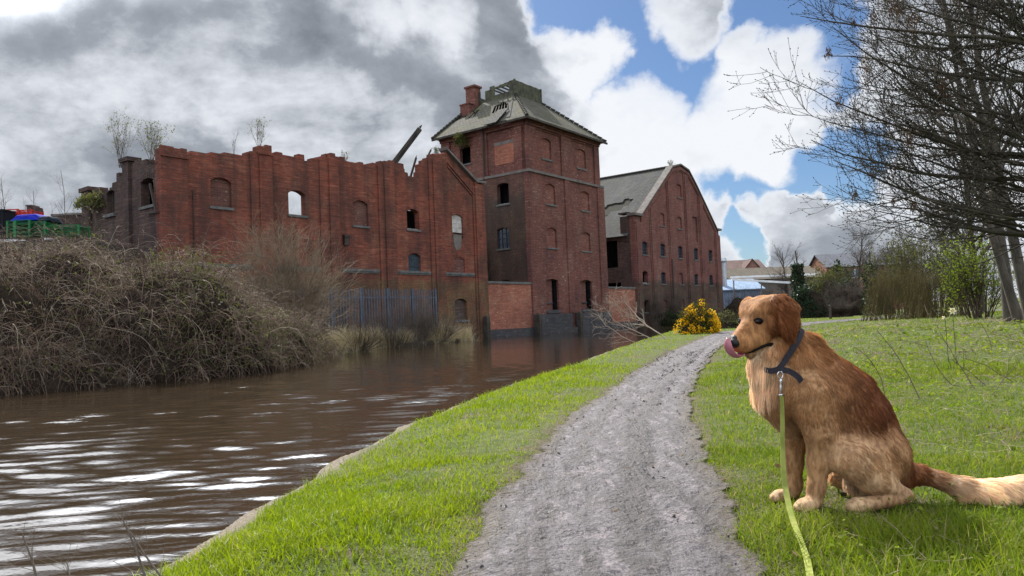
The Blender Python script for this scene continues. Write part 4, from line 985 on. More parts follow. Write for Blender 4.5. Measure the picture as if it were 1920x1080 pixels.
M_THICKET_CORE = simple_mat('thicket_shade_core', (0.035, 0.027, 0.021), (0.014, 0.011, 0.009), 3, 1.0, 0.05, spec=0.0)  # near-black core added to block light, thicket shade in its colour
M_LEAF_BRAMBLE = leaf_mat('bramble_leaves', (0.055, 0.062, 0.026), (0.120, 0.125, 0.050), .3)
M_LEAF_IVY = leaf_mat('ivy_leaves', (0.012, 0.026, 0.014), (0.026, 0.046, 0.020), .15, .4)
M_LEAF_EVER = leaf_mat('evergreen_leaves', (0.016, 0.032, 0.014), (0.040, 0.058, 0.020), .2)
M_LEAF_SPRING = leaf_mat('fresh_spring_leaves', (0.115, 0.165, 0.020), (0.200, 0.250, 0.030), .5)
M_LEAF_OLIVE = leaf_mat('olive_leaves', (0.060, 0.070, 0.022), (0.110, 0.110, 0.034), .35)
M_LEAF_SMALL = leaf_mat('sapling_leaves', (0.075, 0.085, 0.035), (0.15, 0.15, 0.06), .4)
M_GORSE = leaf_mat('gorse_flowers', (0.60, 0.33, 0.008), (0.78, 0.50, 0.02), .35)
M_GORSE_GREEN = leaf_mat('gorse_spines', (0.045, 0.055, 0.014), (0.085, 0.090, 0.022), .25)
M_KEYS = leaf_mat('dry_ash_keys', (0.050, 0.030, 0.022), (0.090, 0.056, 0.040), .3)

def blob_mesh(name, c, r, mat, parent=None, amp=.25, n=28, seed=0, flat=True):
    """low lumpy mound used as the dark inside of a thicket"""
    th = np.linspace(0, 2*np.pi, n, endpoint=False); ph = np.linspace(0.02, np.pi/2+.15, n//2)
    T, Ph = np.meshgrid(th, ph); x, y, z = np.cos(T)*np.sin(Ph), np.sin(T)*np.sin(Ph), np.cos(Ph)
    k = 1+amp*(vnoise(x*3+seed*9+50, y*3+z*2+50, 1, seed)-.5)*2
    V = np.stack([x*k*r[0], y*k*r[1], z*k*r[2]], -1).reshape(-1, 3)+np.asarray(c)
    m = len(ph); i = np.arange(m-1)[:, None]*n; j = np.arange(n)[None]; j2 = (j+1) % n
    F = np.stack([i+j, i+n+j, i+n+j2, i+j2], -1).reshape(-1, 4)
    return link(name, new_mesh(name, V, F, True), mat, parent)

def local(root, arr): return np.asarray(arr)-np.array(root.location)

def bush(name, c, r, label, cat='bush', stems=60, twigs=8, twiglets=5, mat=M_TWIG_BROWN, leaf=None, n_leaf=0, leaf_size=.05, seed=0, rad=.012, upright=.5, group=None, core=None, flower=None, n_flower=0, flower_size=.03, wig=.12, leaf_shell=.55, base_r=.25, trunkname='stems', sides=3):
    """shrub of half widths r=(rx,ry,height) round a base point; stems, twigs, leaves"""
    rg = np.random.default_rng(seed+100); root = empty(name, tuple(c), 0, label=label, cat=cat, group=group); r = np.array(r, float)
    th = rg.uniform(0, 2*np.pi, stems); q = np.sqrt(rg.random(stems))
    p0 = np.stack([np.cos(th)*q*r[0]*base_r, np.sin(th)*q*r[1]*base_r, np.full(stems, -.1)], 1)
    el = rg.uniform(upright, 1.15, stems)
    tgt = np.stack([np.cos(th)*r[0]*np.sqrt(1-np.minimum(el, 1)**2+.15)*rg.uniform(.6, 1.0, stems), np.sin(th)*r[1]*np.sqrt(1-np.minimum(el, 1)**2+.15)*rg.uniform(.6, 1., stems), r[2]*np.clip(el, .3, 1.)*rg.uniform(.8, 1.05, stems)], 1)
    L = np.linalg.norm(tgt-p0, axis=1)
    S = strand(p0, tgt-p0+np.array((0, 0, .15*r[2])), L, 7, wig*.7, .0, rg); Rs = rad*np.linspace(1, .3, 7)[None]*rg.uniform(.6, 1.2, (stems, 1))
    g = [(S, Rs, max(4, sides))]; last = (S, Rs)
    if twigs:
        T1, R1 = sub(S, Rs, twigs, .25, 1, .38*r[2], 32, 5, wig, .06, rg, .6, .4, .45, rad*.16); g.append((T1, R1, sides)); last = (T1, R1)
        if twiglets:
            T2, R2 = sub(T1, R1, twiglets, .2, 1, .16*r[2], 35, 4, wig, .05, rg, .7, .5, .3, rad*.12); g.append((T2, R2, 3)); last = (T2, R2)
    tube_obj(trunkname, g, mat, root)
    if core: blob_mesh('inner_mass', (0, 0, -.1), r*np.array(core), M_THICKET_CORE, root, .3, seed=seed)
    if leaf is not None and n_leaf:
        pts = last[0].reshape(-1, 3); pick = pts[rg.integers(0, len(pts), int(n_leaf*leaf_shell))]+rg.normal(size=(int(n_leaf*leaf_shell), 3))*leaf_size*1.2
        m2 = n_leaf-len(pick); d = norm(rg.normal(size=(m2, 3))); d[:, 2] = np.abs(d[:, 2]); lump = .72+.34*vnoise(d[:, 0]*3+9+seed, d[:, 1]*3+d[:, 2]*3+9, 1, seed)
        sh = d*r*(lump*rg.uniform(.8, 1.02, m2))[:, None]
        pts = np.vstack([pick, sh]); pts = pts[pts[:, 2] > -.1]
        leaf_mesh('leaves', pts, leaf_size*rg.uniform(.6, 1.3, len(pts)), None, leaf, root, .55, rg)
    if flower is not None and n_flower:
        d = norm(rg.normal(size=(n_flower, 3))); d[:, 2] = np.abs(d[:, 2]); lump = .62+.52*vnoise(d[:, 0]*4+9+seed, d[:, 1]*4+d[:, 2]*4+9, 1, seed)
        keep = vnoise(d[:, 0]*4+20, d[:, 1]*4+d[:, 2]*5+20, 1, seed+4) > .35
        pts = (d*r*(lump*rg.uniform(.9, 1.08, n_flower))[:, None])[keep]
        leaf_mesh('flowers', pts, flower_size*rg.uniform(.6, 1.3, len(pts)), None, flower, root, .8, rg)
    return root

def bare_tree(name, c, h, label, lean=(0, 0), rad=.16, n1=14, n2=9, n3=6, n4=0, mat=M_BARK_ASH, twig=M_TWIG_GREY, seed=0, spread=.45, group=None, u0=.25, up=.10, cat='tree', leaf=None, n_leaf=0, leaf_size=.05, ivy=0):
    rg = np.random.default_rng(seed+300); root = empty(name, tuple(c), 0, label=label, cat=cat, group=group)
    T = strand(np.array([[0, 0, -.15]]), np.array([[lean[0], lean[1], 1.0]]), h, 9, .04, .03, rg); Rt = rad*np.linspace(1, .22, 9)[None]; Rt[:, 0] *= 1.3
    tube_obj('trunk', [(T, Rt, 10)], mat, root)
    B1, R1 = sub(T, Rt, n1, u0, 1, h*spread, 48, 8, .10, up, rg, .55, .25, .55, rad*.05)
    g = [(B1, R1, 5)]; B2, R2 = sub(B1, R1, n2, .2, 1, h*spread*.42, 38, 6, .12, up*.7, rg, .6, .35, .45, rad*.028); g.append((B2, R2, 4))
    B3, R3 = sub(B2, R2, n3, .2, 1, h*spread*.19, 36, 4, .13, up*.6, rg, .7, .5, .3, rad*.02); g.append((B3, R3, 3)); last = B3
    if n4: B4, R4 = sub(B3, R3, n4, .2, 1, h*spread*.09, 36, 3, .12, .05, rg, .8, .6, .3, rad*.016); g.append((B4, R4, 3)); last = B4
    tube_obj('crown', g, twig, root)
    if leaf is not None:
        pts = last.reshape(-1, 3); pts = pts[rg.integers(0, len(pts), n_leaf)]+rg.normal(size=(n_leaf, 3))*leaf_size
        leaf_mesh('leaves', pts, leaf_size*rg.uniform(.6, 1.3, n_leaf), None, leaf, root, .6, rg)
    if ivy:
        f = rg.random(ivy)*.8; k = f*8; i = k.astype(int); w = (k-i)[:, None]; p = T[0][i]*(1-w)+T[0][i+1]*w
        wd = (rad*2.4+.35*(1-f))*np.sqrt(rg.random(ivy)); a = rg.uniform(0, 6.28, ivy); lump = .6+.8*vnoise(f*9, a*1.3, 1, seed)
        p = p+np.stack([np.cos(a)*wd*lump, np.sin(a)*wd*lump, rg.normal(size=ivy)*.1], 1); leaf_mesh('ivy', p, .09*rg.uniform(.6, 1.3, ivy), None, M_LEAF_IVY, root, .7, rg)
    return root

# ---- the bramble thicket on the far bank, lower left
def build_thicket():
    rg = np.random.default_rng(11)
    def mound(i, name, c, r, label, stems, leaves, pale):
        base = np.array((c[0], c[1], hz(c[0], c[1])-.1)); root = empty(name, tuple(base), 0, label=label, cat='brambles', group='bramble mounds on the far bank')
        r = np.array(r)
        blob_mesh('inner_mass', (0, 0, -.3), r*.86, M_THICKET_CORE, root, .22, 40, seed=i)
        for nm, n, mt, rad in (('stems', stems, M_BRAMBLE, .0055), ('bleached_canes', pale, M_BRAMBLE_PALE, .0050)):
            d = norm(rg.normal(size=(n, 3))); d[:, 2] = np.abs(d[:, 2])*1.05-.08
            lump = .80+.26*vnoise(d[:, 0]*3+9+i*5, d[:, 1]*3+d[:, 2]*3+9, 1, i)
            p0 = d*r*(lump*rg.uniform(.80, 1.02, n))[:, None]
            tang = norm(np.cross(d, rg.normal(size=(n, 3)))+d*.55+np.array((0, 0, .45)))
            S = strand(p0, tang, rg.uniform(.4, 1.5, n), 7, .16, .0, rg, droop=.75); Rs = rad*np.linspace(1, .45, 7)[None]*rg.uniform(.5, 1.4, (n, 1))
            T1, R1 = sub(S, Rs, 2, .1, .9, .34, 45, 4, .18, -.08, rg, .7, .5, .2, .002)
            tube_obj(nm, [(S, Rs, 3), (T1, R1, 3)], mt, root)
        n = stems//9; d = norm(rg.normal(size=(n, 3))); d[:, 2] = np.abs(d[:, 2])*.9+.1; p0 = d*r*rg.uniform(.6, .9, (n, 1))
        S = strand(p0, norm(d*np.array((1, 1, .4))+rg.normal(size=(n, 3))*.3+np.array((0, 0, 1.1))), rg.uniform(.9, 2.3, n), 9, .07, .0, rg, droop=.62); tube_obj('arching_canes', [(S, .0085*np.linspace(1, .35, 9)[None]*rg.uniform(.6, 1.2, (n, 1)), 4)], M_TWIG_BROWN, root)
        d = norm(rg.normal(size=(leaves, 3))); d[:, 2] = np.abs(d[:, 2])
        keep = vnoise(d[:, 0]*4+30, d[:, 1]*4+d[:, 2]*4+30, 1, i+7)+.35*d[:, 0] > .48; d = d[keep]
        lump = .80+.26*vnoise(d[:, 0]*3+9+i*5, d[:, 1]*3+d[:, 2]*3+9, 1, i)
        leaf_mesh('leaves', d*r*(lump*rg.uniform(.86, 1.08, len(d)))[:, None], .034*rg.uniform(.5, 1.4, len(d)), None, M_LEAF_BRAMBLE, root, .6, rg)
    mound(0, 'bramble_mound', (-11.2, 17.3), (3.5, 4.1, 3.18), 'big brown bramble mound on the far bank below the coloured crates', 2600, 5000, 1100)
    mound(1, 'bramble_mound', (-8.5, 17.9), (2.6, 3.2, 2.95), 'rounded bramble mound with more green leaves in front of the ruin corner', 2200, 11000, 700)
    mound(2, 'bramble_mound', (-7.6, 20.6), (2.2, 2.6, 1.75), 'low dark bramble slope at the water left of the bare willow', 1300, 5000, 300)
    mound(4, 'bramble_mound', (-11.6, 14.6), (3.4, 1.5, 1.1), 'low skirt of brambles hanging to the water in front of the biggest mound', 1100, 900, 300)
    mound(3, 'bramble_mound', (-14.6, 15.6), (2.6, 3.2, 2.7), 'bramble mound cut by the left edge of the photo', 1200, 2500, 400)
build_thicket()
def PB(px, py, y):
    p = P(px, py, y); return np.array((p[0], p[1], hz(p[0], p[1])))
bush('willow_bush', PB(535, 640, 24.5), (3.0, 1.8, 4.2), 'leafless fan shaped willow bush in front of the long red brick wall', stems=80, twigs=9, twiglets=5, mat=M_TWIG_WILLOW, seed=1, rad=.027, upright=.40, base_r=.16, wig=.10)
bush('scrub_bush', PB(435, 640, 23.5), (1.5, 1.3, 1.5), 'low leafy scrub at the left foot of the bare willow', stems=60, twigs=8, twiglets=4, mat=M_TWIG_BROWN, leaf=M_LEAF_BRAMBLE, n_leaf=2500, leaf_size=.035, seed=2, rad=.012, core=(.55, .55, .45), group='low scrub along the far bank')
bush('scrub_bush', PB(600, 655, 24.2), (2.0, 1.0, 1.0), 'dark tangled scrub under the willow down to the water', stems=90, twigs=8, twiglets=4, mat=M_TWIG_BROWN, leaf=M_LEAF_BRAMBLE, n_leaf=700, leaf_size=.03, seed=3, rad=.010, upright=.2, group='low scrub along the far bank')
bush('scrub_bush', PB(735, 620, 31.0), (2.3, 1.3, 1.75), 'grey brown twiggy scrub in front of the blue fence', stems=110, twigs=8, twiglets=5, mat=M_TWIG_GREY, seed=4, rad=.010, upright=.3, group='low scrub along the far bank')
bush('scrub_bush', PB(822, 618, 34.0), (1.9, 1.3, 1.35), 'fine twiggy scrub below the lowest bricked window at the end of the ruin', stems=85, twigs=8, twiglets=5, mat=M_TWIG_GREY, seed=5, rad=.009, upright=.3, group='low scrub along the far bank')
bush('scrub_bush', PB(665, 625, 28.0), (1.6, 1.2, 1.15), 'brown scrub between the bare willow and the grey scrub by the fence', stems=80, twigs=8, twiglets=4, mat=M_TWIG_BROWN, seed=6, rad=.010, upright=.3, group='low scrub along the far bank')

bush('scrub_bush', PB(780, 612, 33.5), (1.7, 1.0, 1.55), 'grey scrub at the right end of the blue fence', stems=80, twigs=8, twiglets=5, mat=M_TWIG_GREY, seed=7, rad=.009, upright=.3, group='low scrub along the far bank')
# ---- dry reeds at the water's edge
def blades(name, P0, h, w, bend, mat, rg, K=4, parent=None, dirn=None):
    """grass-like blades: base points, heights, widths, bend (0 upright .. 1 over)"""
    N = len(P0); a = rg.uniform(0, 2*np.pi, N) if dirn is None else dirn
    out = np.stack([np.cos(a), np.sin(a), np.zeros(N)], 1); b2 = rg.uniform(0, 2*np.pi, N)
    sidev = np.stack([np.cos(b2), np.sin(b2), np.zeros(N)], 1); u = np.linspace(0, 1, K)
    V = np.empty((N, K, 2, 3))
    for k in range(K):
        f = u[k]; ctr = P0+out*(bend*h*f**2*.8)[:, None]+np.array((0, 0, 1.0))*(h*(f-.45*bend*f**2))[:, None]
        wk = (w*(1-f**1.6)*.5+.0004)[:, None]
        V[:, k, 0] = ctr-sidev*wk; V[:, k, 1] = ctr+sidev*wk
    i = np.arange(N)[:, None]*K*2; k = np.arange(K-1)[None]*2
    F = np.stack([i+k, i+k+1, i+k+3, i+k+2], -1).reshape(-1, 4)
    me = new_mesh(name, V.reshape(-1, 3), F, False); vattr(me, 'rnd', np.repeat(rg.random(N), K*2))
    return link(name, me, mat, parent)
M_REED = leaf_mat('dry_reed', (0.42, 0.345, 0.235), (0.62, 0.53, 0.39), .35, .8)
M_STRAW = leaf_mat('dead_straw', (0.20, 0.16, 0.105), (0.40, 0.34, 0.24), .25, .85)
M_GRASS = leaf_mat('turf_blades', (0.102, 0.158, 0.005), (0.250, 0.288, 0.012), .55, .5, .2, (.97, (0.26, 0.22, 0.11)))
M_GRASS_FIELD = leaf_mat('meadow_blades', (0.088, 0.140, 0.010), (0.215, 0.252, 0.024), .50, .55, .15, (.93, (0.25, 0.205, 0.115)))
def build_reeds():
    rg = np.random.default_rng(21); n = 17000
    L = FAR_W[4:8].copy(); L[0] = L[0]*.35+L[1]*.65; L[-1] = L[-1]+(.3, .5); seg = rg.random(n); idx = np.searchsorted([.22, .55], seg); p = L[idx]+(L[idx+1]-L[idx])*rg.random(n)[:, None]
    off = rg.exponential(.6, n)-.12; tl = np.stack([-(L[idx+1]-L[idx])[:, 1], (L[idx+1]-L[idx])[:, 0]], 1); tl = norm(tl)
    p = p+tl*off[:, None]; clump = vnoise(p[:, 0], p[:, 1], .55, 2); keep = clump > .22; p = p[keep]; clump = clump[keep]; n = len(p)
    z = height(p[:, 0], p[:, 1]); tag(blades('dry_reeds', np.column_stack([p, z]), rg.uniform(.30, 1.05, n)*(.5+.9*clump), rg.uniform(.008, .020, n), rg.uniform(.2, 1.2, n), M_REED, rg), 'strip of bleached dry reeds along the far waterline', 'reeds', kind='stuff')
build_reeds()

# ---- turf
def build_grass():
    rg = np.random.default_rng(31)
    def field(r0, r1, n, rand_pow):
        a = R(1)*rg.uniform(-44, 46, n); r = (r0**rand_pow+(r1**rand_pow-r0**rand_pow)*rg.random(n))**(1/rand_pow)
        x, y = r*np.sin(a), r*np.cos(a); return x, y, r
    sets = [(1.2, 4.2, 150000, 1.7), (4.2, 11, 130000, 1.3), (11, 48, 110000, .9)]
    vx, vy, fx, fy = [], [], [], []
    V, Fd = [], []
    for r0, r1, n, pw in sets:
        x, y, r = field(r0, r1, n, pw)
        d = seg_dist(np.stack([x, y], 1), NEAR_W); lx, rx = path_le(y), path_re(y)
        wl = (vnoise(x, y, .3, 41)-.5)*.22
        tuft = vnoise(x, y, .21, 42)*.6+vnoise(x, y, .07, 43)*.4; bare = vnoise(x, y, .75, 44)
        onv = (d > .21+.14*vnoise(x, y, .2, 45)) & (x < lx+.015+.13*rg.random(n)**2.5) & (bare < .80+.2*rg.random(n))
        worn = (lx-x < .5) & (bare > .45) & (rg.random(n) < .5); onv &= ~worn
        onf = (x > rx-.015-.13*rg.random(n)**2.5) & (bare < .70+.3*rg.random(n)) & (d > 0)
        for m, dst in ((onv, V), (onf, Fd)): dst.append(np.stack([x[m], y[m], r[m], tuft[m]], 1))
    V = np.concatenate(V); Fd = np.concatenate(Fd)
    def make(name, A, mat, hmin, hmax, bend, label):
        x, y, r, tuft = A.T; z = height(x, y)-.006; n = len(A)
        edge = 1-.45*np.exp(-np.minimum(np.abs(x-path_l(y)), np.abs(x-path_r(y)))/.18)
        big = .62+.95*vnoise(x, y, 1.1, 46)**1.3 if name == 'field_grass' else .8+.4*vnoise(x, y, .9, 46)
        hh = big*(hmin+(hmax-hmin)*rg.random(n)**2)*(.45+1.1*tuft)*edge; w = .0032*np.maximum(1, r/3.6)**.85*rg.uniform(.7, 1.4, n)
        hh = hh*np.where(r > 8, 1.15, 1)*(1-.62*np.exp(-(((x-1.33)/.36)**2+((y-2.72)/.22)**2)**2))
        tag(blades(name, np.stack([x, y, z], 1), hh, w, rg.uniform(*bend, n), mat, rg, K=4 if name == 'verge_grass' else 4), label, 'grass', kind='stuff')
    make('verge_grass', V, M_GRASS, .030, .085, (.2, 1.1), 'bright short grass on the verge between towpath and canal')
    make('field_grass', Fd, M_GRASS_FIELD, .030, .100, (.2, 1.2), 'rough green grass of the field to the right of the towpath')
    # small broad leaves and dead straw lying in the field
    n = 42000; x, y, r = field(2.0, 22, n, 1.0); m = (x > path_r(y)+.15+.25*vnoise(x, y, .3, 51)) & (vnoise(x, y, .6, 52) > .42); x, y, r = x[m], y[m], r[m]; n = len(x)
    C = np.stack([x, y, height(x, y)+rg.uniform(.01, .09, n)], 1); ax = rg.normal(size=(n, 3)); ax[:, 2] *= .45; nm = rg.normal(size=(n, 3))*.4+np.array((0, 0, 1.0))
    o = leaf_mesh('low_weeds', C, .0085*np.maximum(1, r/4)*rg.uniform(.5, 1.5, n), nm, M_GRASS_FIELD, None, .6, rg, ax); tag(o, 'low leafy weeds scattered through the field grass', 'weeds', kind='stuff')
    n = 9000; x, y, r = field(1.8, 26, n, 1.0); m = (x > path_r(y)+.25) & ~((x > .9) & (x < 3.2) & (y > 2.2) & (y < 3.4)) & (vnoise(x, y, .9, 53)+.15*rg.random(n) > .52); x, y, r = x[m], y[m], r[m]; n = len(x)
    p0 = np.stack([x, y, height(x, y)+rg.uniform(.015, .07, n)], 1); d = rg.normal(size=(n, 3)); d[:, 2] *= .22
    S = strand(p0, d, rg.uniform(.05, .30, n)*np.maximum(1, r/9), 4, .2, 0, rg); tag(tube_obj('dead_straw', [(S, (.0013*np.maximum(1, r/5))[:, None]*np.linspace(1, .6, 4)[None], 3)], M_STRAW_TUBE), 'dead straw and broken stems lying in the field grass', 'straw', kind='stuff')
    n = 420; x, y, r = field(1.7, 11, n, 1.2); d = seg_dist(np.stack([x, y], 1), NEAR_W); m = d > .1; x, y, r = x[m], y[m], r[m]; n = len(x)
    C = np.stack([x, y, height(x, y)+np.where((x > path_le(y)) & (x < path_re(y)), .062, rg.uniform(.02, .06, n))], 1); nm = rg.normal(size=(n, 3))*.35+np.array((0, 0, 1.0)); ax = rg.normal(size=(n, 3)); ax[:, 2] *= .3
    tag(leaf_mesh('fallen_leaves', C, rg.uniform(.008, .020, n), nm, M_DEAD_LEAF, None, .55, rg, ax), 'brown fallen leaves and bits scattered on path and grass', 'leaves', kind='stuff')
    # crumbs, stones and dead bits on the path
    n = 5200; y = rg.uniform(1.6, 14, n)**1.0; u = rg.random(n); x = path_l(y)+(path_r(y)-path_l(y))*u; r = np.hypot(x, y)
    C = np.stack([x, y, height(x, y)+.050], 1); s = np.minimum(rg.gamma(1.5, .0032, n), .014)*np.maximum(1, r/6)*(.35+.65*np.minimum(1, np.minimum(u, 1-u)*5))
    base = np.array([(1, 0, 0), (-.8, .5, 0), (-.3, -.9, 0), (.1, .1, .75), (0, 0, -.5)]); a = rg.uniform(0, 6.28, n); ca, sa = np.cos(a), np.sin(a)
    Vv = base[None]*s[:, None, None]*rg.uniform(.6, 1.3, (n, 5, 1)); Vv = np.stack([Vv[..., 0]*ca[:, None]-Vv[..., 1]*sa[:, None], Vv[..., 0]*sa[:, None]+Vv[..., 1]*ca[:, None], Vv[..., 2]], -1)+C[:, None]
    tri = np.array([(0, 1, 3), (1, 2, 3), (2, 0, 3), (1, 0, 4), (2, 1, 4), (0, 2, 4)]); F = (np.arange(n)[:, None, None]*5+tri[None]).reshape(-1, 3)
    me = new_mesh('gravel', Vv.reshape(-1, 3), F); vattr(me, 'rnd', np.repeat(rg.random(n), 5)); tag(link('gravel', me, M_CRUMB), 'dark mud crumbs and small stones on the towpath', 'gravel', kind='stuff')
M_DEAD_LEAF = leaf_mat('dead_leaf', (0.060, 0.038, 0.022), (0.210, 0.140, 0.075), .25, .8)
M_STRAW_TUBE = simple_mat('straw_stems', (0.36, 0.30, 0.21), (0.13, 0.10, 0.07), 3, .85)
M_CRUMB = leaf_mat('mud_crumbs', (0.030, 0.025, 0.025), (0.20, 0.185, 0.185), 0.0, .85)
build_grass()

# ------------------------------------------------------------------ trees on the right
def build_ash():
    rg = np.random.default_rng(77); cx, cy = 8.6, 9.4; base = np.array((cx, cy, hz(cx, cy)))
    root = empty('ash_tree', tuple(base), 0, label='large leafless ash whose long twiggy branches hang in from the upper right edge', cat='tree')
    T = strand(np.array([[0, 0, -.2]]), np.array([[-.05, 0, 1.0]]), 8.5, 10, .03, .02, rg); Rt = .26*np.linspace(1, .3, 10)[None]; Rt[0, 0] = .36
    tube_obj('trunk', [(T, Rt, 12)], M_BARK_ASH, root)
    tips = [(1492, 150, 8.6), (1486, 205, 8.9), (1500, 30, 8.4), (1520, 262, 9.0), (1540, 105, 9.3), (1562, 300, 8.7), (1578, 345, 9.4), (1602, 372, 9.0), (1640, 395, 8.8), (1560, 50, 8.2), (1600, -30, 8.6), (1680, -70, 9.0), (1780, -120, 8.8),
            (1640, 210, 8.4), (1610, 255, 9.6), (1720, 320, 9.0), (1600, 160, 9.9), (1660, 90, 8.0), (1720, 150, 8.2), (1740, 230, 9.8), (1700, 10, 9.6), (1760, 60, 8.6), (1810, 180, 8.3), (1780, 380, 9.5), (1820, 300, 8.5), (1830, 20, 9.2), (1650, 340, 8.2), (1860, 110, 9.6), (1560, 215, 10.2),
            (1690, 270, 10.0), (1620, 60, 10.2), (1880, 250, 8.0)]
    K = 10; lim, rad = [], []
    for (px, py, y) in tips:
        tip = P(px, py, y)-base; f = np.clip((tip[2]-1.0)/7.5+rg.uniform(-.06, .06), .16, .9); k = f*9; i = int(k); st = T[0][i]*(1-k+i)+T[0][min(i+1, 9)]*(k-i)
        u = np.linspace(0, 1, K)[:, None]; sag = .5*np.linalg.norm(tip-st)
        mid = st+(tip-st)*.55+np.array((0, 0, -.10*sag+rg.uniform(-.2, .15)*sag)); c = (1-u)**2*st+2*u*(1-u)*mid+u*u*tip
        wob = np.cumsum(rg.normal(size=(K, 3))*.035, axis=0); wob -= u*wob[-1]; lim.append(c+wob); rad.append(rg.uniform(.028, .052)*np.linspace(1, .07, K))
    L = np.array(lim); Rl = np.array(rad)
    tube_obj('limbs', [(L, Rl, 7)], M_BARK_ASH, root)
    B1, R1 = sub(L, Rl, 9, .22, .98, 1.5, 34, 8, .075, .055, rg, .55, .35, .55, .0042)
    B2, R2 = sub(B1, R1, 6, .15, 1, .62, 38, 6, .09, .075, rg, .7, .5, .4, .0030)
    B3, R3 = sub(B2, R2, 3, .2, 1, .22, 40, 4, .1, .09, rg, .85, .75, .3, .0024)
    tube_obj('branches', [(B1, R1, 5), (B2, R2, 4)], M_BARK_ASH, root)
    tube_obj('twigs', [(B3, R3, 3)], M_BARK_ASH, root)
    tipp = np.concatenate([B3[:, -1], B2[:, -1], B3[:, 2]]); tp = np.concatenate([B3[:, -1]-B3[:, -2], B2[:, -1]-B2[:, -2], rg.normal(size=B3[:, 2].shape)*.02]); tp = norm(tp)
    n = len(tipp); S = tipp[:, None, :]+tp[:, None, :]*np.array((0, .010, .022))[None, :, None]; tube_obj('buds', [(S, np.tile(np.array((.0035, .0062, .001)), (n, 1)), 3)], M_BARK_ASH, root)
    hang = []
    for (px, py, y, s) in [(1676, 22, 8.3, .16), (1711, 40, 8.4, .13), (1640, 36, 8.6, .09), (1623, 130, 8.5, .17), (1573, 195, 8.6, .08), (1705, 262, 8.5, .13), (1553, 100, 8.5, .07), (1690, 15, 8.8, .1), (1603, 367, 8.9, .07), (1712, 388, 8.9, .08), (1632, 330, 9.1, .08), (1770, 170, 8.2, .15), (1600, 44, 8.6, .06), (1675, 378, 9.0, .05)]:
        c = P(px, py, y)-base; m = int(120*s/.12); q = c+rg.normal(size=(m, 3))*np.array((.30, .30, .55))*s; ax = rg.normal(size=(m, 3))*.35+np.array((0, 0, -1.0))
        hang.append((q, ax, m))
    if hang:
        q = np.concatenate([h[0] for h in hang]); ax = np.concatenate([h[1] for h in hang]); m = len(q)
        leaf_mesh('dry_keys', q, .024*rg.uniform(.7, 1.3, m), None, M_KEYS, root, .22, rg, ax)
build_ash()

def PZ(px, y, up=0.0):
    """ground point under a picture column at a distance"""
    d = ray(px, 560); x = d[0]/d[1]*y; return np.array((x, y, hz(x, y)+up))
G_TR = 'pale trunked trees at the right edge'
bare_tree('trunk_tree', PZ(1893, 19.0), 10.0, 'pale grey trunk leaning left, leftmost of the group at the right edge', (-.10, 0), .15, 16, 8, 5, 2, M_BARK_PALE, M_TWIG_GREY, 1, .42, G_TR, .28)
bare_tree('trunk_tree', PZ(1912, 18.0), 10.0, 'pale trunk leaning left behind the first one, middle of the group', (-.22, .05), .11, 12, 7, 5, 2, M_BARK_PALE, M_TWIG_GREY, 2, .40, G_TR, .3)
bare_tree('trunk_tree', PZ(1935, 17.0), 10.0, 'thick pale trunk cut by the right edge of the photo', (-.16, .0), .13, 12, 7, 5, 2, M_BARK_PALE, M_TWIG_GREY, 3, .40, G_TR, .3)
bare_tree('tree', PZ(1840, 27.0), 8.0, 'dark bare tree behind the fresh green shrub', (-.06, 0), .15, 22, 9, 6, 2, M_BARK_ASH, M_TWIG_GREY, 4, .40, None, .15)
bush('spring_shrub', PZ(1836, 23.0), (1.35, 1.2, 2.5), 'shrub in fresh yellow green leaf left of the pale trunks', stems=40, twigs=9, twiglets=6, leaf=M_LEAF_SPRING, n_leaf=4800, leaf_size=.034, seed=21, rad=.02, mat=M_TWIG_BROWN, leaf_shell=.9)
bush('hawthorn_bush', PZ(1745, 33.0), (3.4, 2, 4.2), 'thin olive hawthorn behind the hazel stems', stems=50, twigs=9, twiglets=6, leaf=M_LEAF_OLIVE, n_leaf=7000, leaf_size=.05, seed=22, rad=.022, mat=M_TWIG_GREY, leaf_shell=.95)
def hazel(i, px, y, w, h, label):
    bush('hazel_thicket', PZ(px, y), (w, 1.4, h), label, cat='thicket', stems=210, twigs=5, twiglets=3, mat=M_TWIG_OLIVE, seed=30+i, rad=.013, upright=.75, base_r=.85, wig=.05, group='coppiced hazel at the far side of the field', leaf=M_LEAF_OLIVE, n_leaf=900, leaf_size=.03)
hazel(0, 1690, 31, 2.1, 2.15, 'left clump of upright olive stems at the end of the field'); hazel(1, 1760, 29, 1.9, 1.95, 'right clump of upright olive stems beside the green shrub')
# ---- hedge line beyond the dog
G_H = 'brown bare hedge bushes beyond the dog'
for i, (px, y, w, h, lab) in enumerate([(1398, 62, 3.0, 3.3, 'grey brown hedge bush beside the right corner of the maltings'), (1455, 60, 2.6, 3.0, 'grey brown hedge bush straight above the head of the dog'), (1580, 52, 2.6, 2.7, 'rounded brown hedge bush right of the ivy covered tree'), (1620, 50, 2.3, 2.0, 'brown hedge bush near the white marker post'), (1560, 47, 1.6, 1.2, 'low pale brown bush at the edge of the field right of the ivy covered tree')]):
    bush('hedge_bush', PZ(px, y), (w, 1.8, h), lab, stems=90, twigs=9, twiglets=6, mat=M_TWIG_GREY, seed=40+i, rad=.018, core=(.75, .75, .7), upright=.3, group=G_H, base_r=.5)
bare_tree('ivy_tree', PZ(1503, 50), 4.9, 'dark ivy covered tree with spiky top rising above the dog', (.01, 0), .14, 10, 6, 4, 0, M_BARK_ASH, M_TWIG_BROWN, 50, .28, None, .4, ivy=2600)
